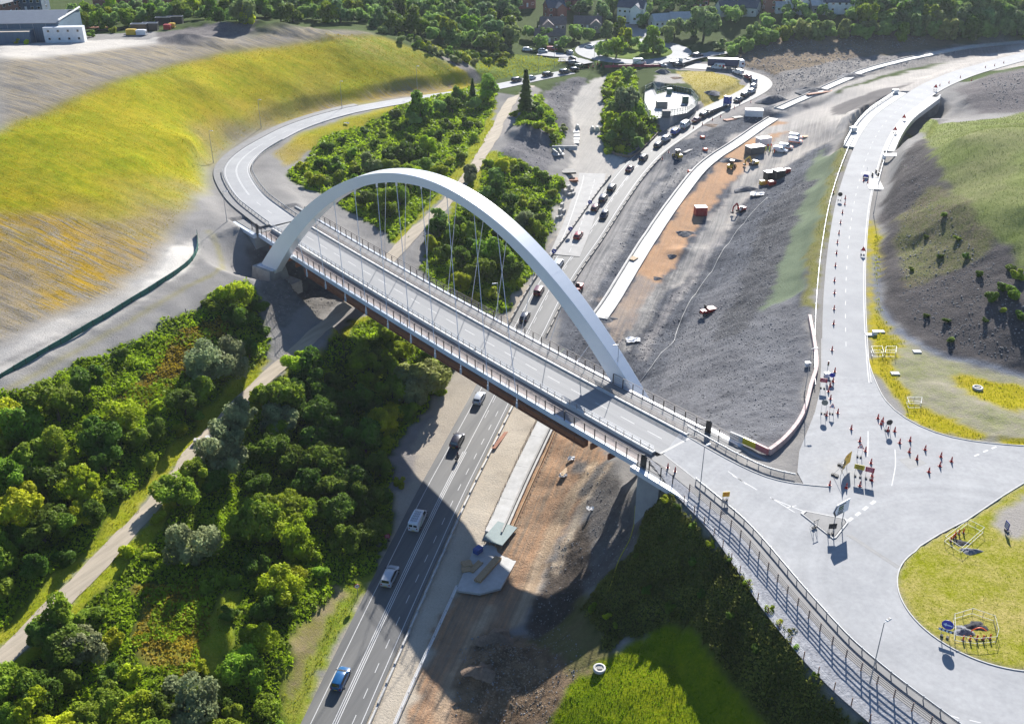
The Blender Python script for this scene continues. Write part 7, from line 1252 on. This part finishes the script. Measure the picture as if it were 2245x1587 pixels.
def spoil(label, p, rx, ry, h, m, seed):
    th = np.linspace(0, 2 * math.pi, 19)[:-1]; vs = [(0, 0, h)]; fs = []
    for k, f in enumerate((.35, .7, 1.0)):
        for a in th: j = 1 + .25 * math.sin(3 * a + seed) + .12 * math.sin(7 * a + 2 * seed); vs.append((rx * f * math.cos(a) * j, ry * f * math.sin(a) * j, h * (1 - f ** 1.3) * (.85 + .3 * math.sin(5 * a + k + seed)) - .04 * (k == 2)))
    n_ = 18; fs += [(0, 1 + i, 1 + (i + 1) % n_) for i in range(n_)] + [(1 + k * n_ + i, 1 + (k + 1) * n_ + i, 1 + (k + 1) * n_ + (i + 1) % n_, 1 + k * n_ + (i + 1) % n_) for k in range(2) for i in range(n_)]
    return tag(MB().add(vs, fs).build('spoil_heap', m, None, True, loc=p), label, 'spoil heap')
gst = mat('heap_stone', (.26, .26, .27), (.14, .14, .15), 3, .95, bump=.08, bscale=4)
c1 = pen('steel barrier pen round the upper island pit', [(2070, 1188), (2120, 1150), (2155, 1168), (2106, 1212)], ZD + .05); spoil('grey stone heap beside the upper island pit', at(2128, 1208, ZD + .05), 1.6, .8, .45, gst, 1); spoil('dark loose earth inside the upper island pit', at(2108, 1190, ZD + .05), 1.2, .8, .25, mat('pit_dark', (.05, .05, .055), (.03, .03, .035), 3, .95, bump=.05), 2)
c2 = pen('steel barrier pen round the lower island pit', [(2092, 1405), (2090, 1358), (2130, 1346), (2178, 1362), (2186, 1392), (2182, 1408), (2140, 1412)], ZD + .05); spoil('grey stone heap inside the lower island pit', at(2112, 1383, ZD + .05), 1.3, 1.0, .5, gst, 3); spoil('dark earth heap behind the lower island pit', at(2140, 1372, ZD + .05), 1.6, .9, .35, MATS['pit_dark'], 4)
arcp = [at(2128 + 34 * k / 8, 1386, ZD + .05) + [0, 0, .2 + .6 * math.sin(math.pi * k / 8)] for k in range(9)]; tag(MB().sweep(smooth(arcp, .2), [(-.06, 0), (.06, 0), (.06, .12), (-.06, .12)]).build('red_pipe', orangem), 'bent orange pipe arching over the lower island pit', 'pipe')
bol = MB().lathe([(.11, 0), (.11, .75), (.05, .85)], 10).mesh('bollard_post', orangem)
for i, (x, y) in enumerate([(2111, 1403), (2126, 1403), (2141, 1402), (2155, 1402), (2170, 1400), (2084, 1186), (2090, 1180), (2094, 1175), (2102, 1170), (2112, 1168)]):
    t = thing('marker_bollard', f'small orange marker bollard, {ordw(i % 5 + 1)} along the ' + ('lower' if i < 5 else 'upper') + ' island pit', 'bollard', at(x, y, ZD + .05), 0, 'orange markers at the island pits'); ob('post', bol, t); MB().box((0, 0, .03), (.4, .4, .06)).build('foot', blackm, t)
for i, (x, y, r_) in enumerate([(2003, 887, .2), (1925, 775, .3), (1948, 775, .1)]): pen(['open steel frame on the yellow verge by the kerb', 'steel frame over a drain on the right verge', 'second steel frame over a drain on the right verge'][i], [(x - 16, y - 6), (x + 16, y - 6), (x + 14, y + 8), (x - 12, y + 8)], 21.2)
for i, (x, y) in enumerate([(1905, 735), (1962, 820), (2010, 772), (1930, 728), (1955, 340), (1918, 395)]): tag(MB().box((0, 0, .12), (1.6, 1.1, .3)).build('inspection_cover', concp, None, loc=G(x, y)), ['pale inspection cover at the road edge bend', 'pale inspection cover on the mixed verge', 'small pale slab below the right ditch', 'pale block on the verge by the fence', 'white slab platform beside the flyover end', 'pale equipment slab beside the climbing road'][i], 'slab')
pad2 = tag(MB().box((0, 0, .1), (4.2, 9.5, .3)).build('equipment_pad', concp, None, loc=G(1916, 405)), 'pale concrete lay-by pad right of the climbing road', 'concrete pad'); pad2.rotation_euler[2] = -.15
tag(MB().box((0, 0, 1.4), (4.6, 2.6, .2)).box((-2, 0, .7), (.2, 2.4, 1.4)).box((2, 0, .7), (.2, 2.4, 1.4)).build('shelter', cwhite, None, loc=G(1952, 350)), 'low white-roofed shelter right of the flyover approach', 'shelter')
t = thing('trailer_signal', 'blue trailer-mounted unit on the climbing road by the pad', 'trailer', at(1898, 390, 22.7), 1.2); MB().box((0, 0, .9), (1.8, 1.3, .9)).build('body', bluem, t); MB().bar((.8, 0, .5), (2.0, 0, .5), .1, .1).build('drawbar', steel, t); add_wheels(t, (-.1,), .7, .32); MB().bar((0, 0, 1.3), (0, 0, 3.2), .08, .08).build('mast', steel, t)
for i, (x, y) in enumerate([(1912, 388), (1920, 381), (1925, 388)]): tag(MB().box((0, 0, .6), (.12, 1.1, .9)).box((0, -.4, .1), (.3, .08, .3)).box((0, .4, .1), (.3, .08, .3)).build('display_board', blackp, None, loc=G(x, y) + [0, 0, .25]), ['black display board left on the equipment pad', 'black display board at the back of the pad', 'black display board right on the equipment pad'][i], 'board', 'boards on the equipment pad')
for i, (x, y) in enumerate([(1962, 205), (1870, 288)]): container('signal_box', ['white box on the far verge of the flyover', 'white box on the near verge of the flyover'][i], x, y, (2.0, 1.5, 1.3), .5, whitem, z=23.4, cat='box')
for i, (x, y) in enumerate([(1981, 265), (1961, 292), (2050, 198)]): sign(x, y, ['dark triangle sign back on the flyover, middle one', 'dark triangle sign back at the near flyover end', 'dark triangle sign back at the far flyover end'][i], 'tri', 1.5, 1.3, .9, blackp, FC(x, y) + math.pi, 23.3)
# loose stones and sheets
wsheet = mat('sheet_white', (.78, .78, .77), (.66, .66, .66), 2, .5)
for i, (x, y, w_) in enumerate([(1388, 748, 3.4), (1660, 428, 4.4), (1270, 956, 1.6), (1252, 1008, 1.5), (1234, 1046, 1.6), (1295, 1118, 1.4), (1714, 375, 3.2), (760, 128 + 145, 1.6)]):
    p = G(x, y); n_ = 6; vs = [(p[0] + (i_ / n_ - .5) * w_ + random.uniform(-.2, .2), p[1] + (j_ / n_ - .5) * w_ * .7 + random.uniform(-.2, .2), p[2] + .25 + random.uniform(0, .45)) for j_ in range(n_ + 1) for i_ in range(n_ + 1)]; o = MB().add(vs, [(j_ * 7 + i_, j_ * 7 + i_ + 1, (j_ + 1) * 7 + i_ + 1, (j_ + 1) * 7 + i_) for j_ in range(n_) for i_ in range(n_)]).build('plastic_sheet', wsheet); s2 = o.modifiers.new('thick', 'SOLIDIFY'); s2.thickness = .03; tag(o, ['crumpled white sheets behind the arch foot', 'white sheet over the dug pit on the site', 'white bag lying on the orange dirt, uppermost', 'white bag on the orange dirt, second down', 'white bag on the orange dirt, third down', 'white rag on the grey gravel near abutment', 'white sheets heaped beside the red pump', 'white scraps on the grass wedge'][i], 'plastic sheet')
def rocks(name, label, mask, dens, r0, r1, m):
    P = scatter(mask, dens); n_ = len(P); base = np.array([(1, 0, 0), (-.9, .2, 0), (0, 1, .1), (.1, -.9, 0), (0, 0, .8), (.1, 0, -.4)]); F = [(0, 2, 4), (2, 1, 4), (1, 3, 4), (3, 0, 4), (2, 0, 5), (1, 2, 5), (3, 1, 5), (0, 3, 5)]
    r_ = (r0 + (r1 - r0) * rng.random(n_) ** 3) * (1 + np.clip((P[:, 1] - 150) / 250, 0, 1)); a = rng.random(n_) * 6.28; B = base[None] * rng.uniform(.6, 1.3, (n_, 6, 1)); ca, sa = np.cos(a)[:, None], np.sin(a)[:, None]
    V = np.stack([B[..., 0] * ca - B[..., 1] * sa, B[..., 0] * sa + B[..., 1] * ca, B[..., 2]], -1) * r_[:, None, None] + P[:, None]; me_ = bpy.data.meshes.new(name); f = (np.array(F)[None] + (np.arange(n_) * 6)[:, None, None]).reshape(-1, 3)
    me_.vertices.add(n_ * 6); me_.vertices.foreach_set('co', V.astype(np.float32).ravel()); me_.loops.add(f.size); me_.loops.foreach_set('vertex_index', f.ravel().astype(np.int32)); me_.polygons.add(len(f)); me_.polygons.foreach_set('loop_start', np.arange(0, f.size, 3, dtype=np.int32)); me_.polygons.foreach_set('loop_total', np.full(len(f), 3, np.int32)); me_.update(calc_edges=True); me_.materials.append(m); return tag(ob(name, me_), label, 'stones', kind='stuff')
rocks('gravel_stones', 'loose grey stones scattered on the gravel slopes', (RGH >= 1) & ~onroad, lambda y: np.where(y < 230, 2.2, .9), .05, .26, mat('loose_stone', (.36, .35, .34), (.2, .19, .19), 1.5, .9)); rocks('spoil_rubble', 'broken stones on the brown spoil heap', (RGH == 2) & ~onroad, lambda y: np.full(len(y), 8.), .06, .3, mat('rubble', (.40, .31, .22), (.2, .15, .1), 1.5, .9))

# more heaps and materials on the works
dkst = mat('dark_heap', (.17, .17, .18), (.09, .09, .095), 2, .95, bump=.1, bscale=3); brs = mat('brown_heap', (.30, .21, .14), (.18, .12, .08), 2, .95, bump=.1, bscale=3)
for i, (x, y, rx, ry, h, m, lb) in enumerate([(1500, 512, 3.2, 2.0, .9, dkst, 'low dark heap below the red container'), (1474, 562, 1.6, 1.2, .7, dkst, 'small dark heap beside the orange strip end'), (1600, 352, 4, 2, 1.0, dkst, 'dark heap above the yellow loader'), (1640, 415, 4.5, 2.5, 1.1, dkst, 'dark heap beside the dug pit'), (1700, 222, 7, 5, 2.6, dkst, 'large grey heap right of the white container'), (1560, 205, 4, 3, 1.2, dkst, 'small grey heap behind the compound'), (1453, 160, 3.2, 2.4, 1.8, dkst, 'dark conical heap north of the compound'), (1482, 172, 3.0, 2.0, .7, brs, 'brown flat heap north of the compound'), (1780, 200, 8, 4, 1.6, dkst, 'rubble heap beside the far strip'), (1870, 168, 7, 4, 1.4, dkst, 'dark heap along the far strip'), (1090, 1400, 3.2, 2.4, 1.5, brs, 'brown earth heap crest at lower centre'), (1060, 1470, 3.0, 2.2, 1.2, brs, 'dark brown earth heap at lower centre edge'), (1560, 275, 3, 2, .6, brs, 'reddish patch heap beside the queue'), (1330, 700, 3, 2, .7, dkst, 'low dark heap by the strip end'), (1440, 610, 1.5, 1.2, .5, dkst, 'small dark clump at the orange strip foot')]): spoil(lb, G(x, y) - [0, 0, .1], rx, ry, h, m, i)
stack('rusty steel sheets beside the queueing traffic', 1600, 263, .5, 4, 5, .5, 1, .05, rust); stack('dark steel plates beside the rusty sheets', 1617, 258, .4, 4, 4, .5, 1, .05, blackm); stack('grey pipes lying by the tractor', 1508, 332, .9, 3, 5, .35, 1, .05, conc); stack('pale formwork panels on the concrete strip', 1388, 570, .9, 3, 2.4, .6, 1, .4); stack('long dark pipes along the far strip', 1800, 205, .45, 3, 14, .5, 2, .05, rust); stack('timber mats near the flyover', 1768, 300, .2, 4, 3, .5, 1, .05)
for i, (x, y) in enumerate([(1540, 303), (1513, 378), (1546, 330)]): tag(MB().lathe([(.9, 0), (1.0, .5), (.7, .7), (.2, .72)], 12).build('cable_drum', orangem, None, True, loc=G(x, y), ), ['orange cable drum beside the yellow bank', 'orange cable drum on the pale strip edge', 'orange cable drum right of the yellow bank'][i], 'cable drum')
dumper(1548, 690, 'small red dumper on the dark site floor', redp, .4)
# ================================================================== buildings
brick = mat('brick_wall', (.33, .13, .085), (.25, .10, .07), 1.5, .85); rend = mat('pale_render', (.66, .64, .59), (.56, .54, .5), .7, .8); whr = mat('white_render', (.78, .78, .76), (.68, .68, .66), .7, .8); grw = mat('grey_brick', (.30, .27, .25), (.22, .2, .19), 1, .85); slate = mat('slate_roof', (.085, .10, .13), (.055, .065, .09), 1, .7); tile = mat('brown_tile_roof', (.19, .145, .13), (.13, .10, .09), 1, .8); palet = mat('pale_roof', (.5, .5, .5), (.4, .4, .4), .8, .6); pvc = mat('white_frame', (.8, .8, .8), (.75, .75, .75), 2, .5)
def house(px, py, w_, d, h, rz, wall, roof, label, rh=None, chim=1, wing=0, floors=2, cat='house', win=True, name='house'):
    p = G(px, py); t = thing(name, label, cat, p, rz, 'far village houses' if cat == 'house' else None); rh = rh or d * .38
    MB().prism([(-d / 2, -1), (d / 2, -1), (d / 2, h), (0, h + rh), (-d / 2, h)], w_, 'x', (-w_ / 2, 0, 0)).build('wall', wall, t)
    rf = MB()
    for sg in (-1, 1): rf.add([(x_, sg * (d / 2 + .35), h - .28 + dz) for x_ in (-w_ / 2 - .3, w_ / 2 + .3) for dz in (0, .18)] + [(x_, 0, h + rh + .05 + dz) for x_ in (-w_ / 2 - .3, w_ / 2 + .3) for dz in (0, .18)], [(0, 1, 3, 2), (4, 6, 7, 5), (0, 2, 6, 4), (1, 5, 7, 3), (0, 4, 5, 1), (2, 3, 7, 6)])
    r_ = rf.build('roof', roof, t)
    for k in range(chim): MB().box(((-1) ** k * w_ * .36, 0, h + rh + .45), (.7, .55, 1.3)).build('chimney', wall, r_)
    if win:
        nw = max(2, int(w_ / 2.6))
        for f in range(floors):
            for k in range(nw):
                for sg in (-1, 1):
                    x_ = -w_ / 2 + (k + .5) * w_ / nw; z_ = 1.5 + f * 2.6
                    if z_ > h - .5: continue
                    if f == 0 and k == nw // 2: MB().box((x_, sg * (d / 2 + .03), 1.0), (.95, .1, 2.0)).build('door', pvc, t); continue
                    q = MB().box((x_, sg * (d / 2 + .02), z_), (1.3, .1, 1.2)).build('window', pvc, t); MB().box((x_, sg * (d / 2 + .06), z_), (1.1, .06, 1.0)).build('pane', glassm, q)
        for sg in (-1, 1):
            for f in range(floors):
                if 1.5 + f * 2.6 < h - .3: q = MB().box((sg * (w_ / 2 + .02), 0, 1.5 + f * 2.6), (.1, 1.1, 1.1)).build('window', pvc, t); MB().box((sg * (w_ / 2 + .06), 0, 1.5 + f * 2.6), (.06, .9, .9)).build('pane', glassm, q)
    if wing:
        MB().prism([(-2.4, -1), (2.4, -1), (2.4, h), (0, h + 1.9), (-2.4, h)], d * .75, 'y', (wing * w_ * .28, -d * .95, 0)).build('gable_wing', wall, t)
        g = MB()
        for sg in (-1, 1): g.add([(wing * w_ * .28 + sg * 2.75, y_, h - .25 + dz) for y_ in (-d * .98, -d * .1) for dz in (0, .18)] + [(wing * w_ * .28, y_, h + 1.95 + dz) for y_ in (-d * .98, -d * .1) for dz in (0, .18)], [(0, 1, 3, 2), (4, 6, 7, 5), (0, 2, 6, 4), (1, 5, 7, 3), (0, 4, 5, 1), (2, 3, 7, 6)])
        g.build('wing_roof', roof, t); q = MB().box((wing * w_ * .28, -d * .96, 1.5), (1.5, .1, 1.2)).build('window', pvc, t); MB().box((wing * w_ * .28, -d * .97, 1.5), (1.3, .1, 1.0)).build('pane', glassm, q)
    return t
house(1215, 38, 9, 7.5, 5.2, .3, brick, slate, 'red brick gabled house behind the grey bungalow', wing=.6)
house(1212, 64, 12, 7, 2.8, .05, grw, tile, 'grey bungalow with front gable below the brick house', wing=-.8, floors=1)
house(1288, 62, 13, 7, 2.8, -.08, grw, tile, 'grey bungalow with gable at its right end', wing=1.1, floors=1)
house(1205, 90, 14, 7, 2.8, -.05, grw, tile, 'low long bungalow roof with two chimneys above the lay-by', floors=1, chim=2)
house(1385, 42, 13, 8, 6.0, -.35, whr, slate, 'large white inn with front gable at the village street', wing=.9)
house(1450, 57, 11, 7, 3.0, .35, whr, palet, 'low white building with pale roof beside the inn', floors=1, chim=0)
house(1490, 50, 10, 6, 2.6, .1, whr, palet, 'flat-looking pale club building with parked cars', floors=1, chim=0)
house(1592, 30, 9, 7.5, 3.2, .2, rend, slate, 'slate-roofed house leftmost of the right village row', floors=1); house(1640, 30, 10, 8, 3.4, -.5, rend, slate, 'slate-roofed house second of right village row', floors=1)
house(1692, 22, 7.5, 8, 5.0, 1.5, brick, tile, 'narrow gabled brick house third of right village row'); house(1745, 24, 9, 7, 4.6, .2, whr, slate, 'white gabled house fourth of right village row', wing=.5); house(1795, 26, 10, 7.5, 3.6, .1, grw, palet, 'house with pale roof fifth of right village row', floors=1); house(1835, 26, 15, 6.5, 4.8, -.05, whr, slate, 'long white terrace at the right end of village row', chim=2)
house(1710, 26, 5, 5, 2.6, .0, whr, palet, 'small white outbuilding between brick and white houses', floors=1, chim=0)
for x, w_, r_, lb in [(238, 10, .05, 'brick house with slate roof leftmost behind the shed'), (290, 9, -.1, 'brick house with slate roof second behind the shed'), (318, 8, .1, 'brick house with slate roof third behind the shed'), (358, 11, .0, 'brick house with slate roof fourth behind the shed'), (392, 8, 1.4, 'brick gable-end house fifth behind the shed')]: house(x, 16, w_, 8, 5.2, r_, brick, slate, lb)
house(8, 32, 10, 8, 5, 1.3, brick, slate, 'brick house at the top left corner'); house(60, 22, 16, 9, 7, .05, mat('scaffold_blue', (.10, .16, .22), (.05, .08, .12), .8, .8), slate, 'house under blue scaffolding at the upper left', chim=0)
house(425, 6, 9, 8, 5, .2, brick, slate, 'brick house partly hidden by trees, upper left'); house(1050, 8, 12, 8, 5, .2, whr, slate, 'white house among dark trees, upper middle'); house(1085, 16, 9, 7, 4, -.3, whr, palet, 'pale-roofed house beside the white one in dark trees'); house(1150, 14, 9, 7, 4.5, .4, brick, tile, 'brick house left of the gabled brick house'); house(1250, 18, 9, 7, 4.5, 0, brick, slate, 'brick house right of the gabled brick house'); house(1530, 12, 9, 7, 4.5, .2, brick, slate, 'brick house above the pale club building')
# long shed
p = G(60, 94); sd = thing('industrial_shed', 'long dark-blue industrial shed with shallow grey roof', 'shed', p, .08); blm = mat('blue_cladding', (.09, .15, .21), (.065, .11, .16), .6, .6, stretch=(.08, 4, .1)); shr = mat('shed_roof', (.13, .15, .175), (.10, .115, .14), .5, .5)
MB().prism([(-13, -2), (13, -2), (13, 6.5), (0, 8.6), (-13, 6.5)], 46, 'x', (-34, 13, 0)).build('wall', blm, sd)
rf = MB()
for sg in (-1, 1): rf.add([(x_, 13 + sg * 13.4, 6.45 + dz) for x_ in (-34.4, 12.4) for dz in (0, .2)] + [(x_, 13, 8.65 + dz) for x_ in (-34.4, 12.4) for dz in (0, .2)], [(0, 1, 3, 2), (4, 6, 7, 5), (0, 2, 6, 4), (1, 5, 7, 3), (0, 4, 5, 1), (2, 3, 7, 6)])
r_ = rf.build('roof', shr, sd); MB().box((12.3, 13, 7.6), (.3, 26, .5)).build('verge_trim', whr, r_)
for x_, y_ in ((-20, 6), (-17, 8), (-22, 9), (-16, 4)): MB().lathe([(.9, 0), (.8, .3), (.3, .55), (.02, .6)], 12).build('roof_vent', pvc, r_, True, loc=(x_, y_, 7.5))
for x_ in np.arange(-32, 12, 4.4): MB().box((x_, -.06, 3), (.12, .1, 7)).build('downpipe', steel, sd)
p = G(20, 90); container('shed_annex', 'low shed annex with pale stained roof at the left edge', 12, 93, (22, 12, 4.5), .08, blm, mat('stained_roof', (.55, .47, .36), (.42, .35, .27), .3, .7), cat='shed', door=False)
container('portable_offices', 'two-storey white portable office block beside the shed', 146, 93, (13.5, 3.2, 2.6), .1, cwhite, cwhite, cat='office', win=4, tier=2, door=False)
stack('rusty pipe stack in the yard beside the shed', 215, 62, .1, 4, 9, .5, 2, 0, rust); stack('dark pipe stack in the yard beside the shed', 245, 66, .2, 4, 10, .5, 2, 0, blackm)
# fenced compound
cpx = [(1414, 200), (1432, 185), (1440, 208), (1470, 195), (1515, 205), (1530, 228), (1522, 245), (1505, 262), (1440, 263), (1424, 262), (1412, 235)]; P = [G(*q) for q in cpx]; c_ = np.mean(P, 0); zc = float(HT(c_[0], c_[1])[0]) + .12
pd = poly_sheet('compound_yard', [tuple(q[:2]) for q in P], zc, concp); tag(pd, 'pale concrete yard of the fenced compound', 'yard', kind='structure')
MB().prism([tuple((q - c_)[:2]) for q in [G(1450, 225), G(1510, 222), G(1522, 240), G(1500, 252), G(1455, 250)]], .02, o=(c_[0], c_[1], zc + .01)).build('tarmac_patch', footm, pd)
Pf = np.array([[*q[:2], zc] for q in P + P[:1]]); fpost = MB().box((0, 0, 1.2), (.12, .12, 2.4)).mesh('post', mat('fence_green', (.03, .16, .14), (.02, .12, .11), 2, .5))
railing('palisade_fence', 'green palisade fence round the pale compound', 'fence', sub(Pf, 0, arclen(Pf)[-1] - .1, 1.2), 1.3, fpost, [(0, h, .04, .1) for h in (.4, 1.2, 2.1)], MATS['fence_green'], MATS['fence_green'])
gk = mat('kiosk_green', (.02, .10, .07), (.015, .08, .06), 2, .5)
for i, (x, y, d) in enumerate([(1467, 207, (1.8, 1.4, 2.2)), (1502, 226, (2.2, 1.6, 2.6))]): container('kiosk', ['green kiosk at the back of the compound', 'green kiosk at the right of the compound'][i], x, y, d, .1, gk, z=zc, cat='kiosk')
container('pump_house', 'small white-roofed pump house left in the compound', 1450, 236, (4, 2.6, 2.5), .1, grw, cwhite, z=zc, cat='cabin'); container('pump_house', 'small grey hut at the compound front fence', 1460, 257, (3, 2.2, 2.4), .0, cgrey, grw, z=zc, cat='cabin')
for i, (x, y) in enumerate([(1473, 228), (1492, 230), (1474, 240)]): tag(MB().box((0, 0, .1), (3.2, .8, .2)).build('cover_slab', cwhite, None, loc=at(x, y, zc)), ['white cover slab nearest the pump house', 'white cover slab by the right kiosk', 'long white cover slab at the front of compound'][i], 'slab', 'cover slabs in the compound')
# net pins on the green netting, small fence on the wood edge
tag(MB().box((0, 0, .5), (.5, .5, 1.0)).box((0, 0, 1.03), (.6, .6, .06)).build('marker_box', blackp, None, loc=G(479, 652)), 'small black box at the top edge of left wood', 'box')
for i, (x, y) in enumerate([(433, 972), (458, 966)]): tag(MB().box((0, 0, .5), (1.2, .9, 1.0)).build('gate_block', concp, None, loc=G(x, y)), ['square concrete block at the left of the dirt track', 'square concrete block at the right of the dirt track'][i], 'block', 'blocks closing the dirt track')
gp = MB().box((0, 0, .6), (.12, .12, 1.3)).mesh('post', darkst)
P = smooth(onG([(215, 815), (260, 785), (310, 748), (360, 715), (420, 682), (470, 655), (500, 632)]), 3); railing('edge_fence', 'short dark posts along the top edge of left wood', 'fence', P, 4.5, gp, [(0, 1.0, .02, .02)], darkst, steel)
# ================================================================== haze
# (even, pale air so that far trees fade as in the photograph)
hz = MB().box((0, 330, 60), (1300, 1100, 170)).build('haze', bpy.data.materials.new('haze_air')); hm = hz.data.materials[0]; hm.use_nodes = True; n = hm.node_tree.nodes; L = hm.node_tree.links; n.clear(); o_ = n.new('ShaderNodeOutputMaterial'); pv = n.new('ShaderNodeVolumePrincipled'); pv.inputs['Color'].default_value = (.80, .88, .97, 1); pv.inputs['Density'].default_value = HAZE; pv.inputs['Anisotropy'].default_value = .35; L.new(pv.outputs[0], o_.inputs['Volume']); tag(hz, 'thin pale air haze over the whole valley', 'haze', kind='stuff')
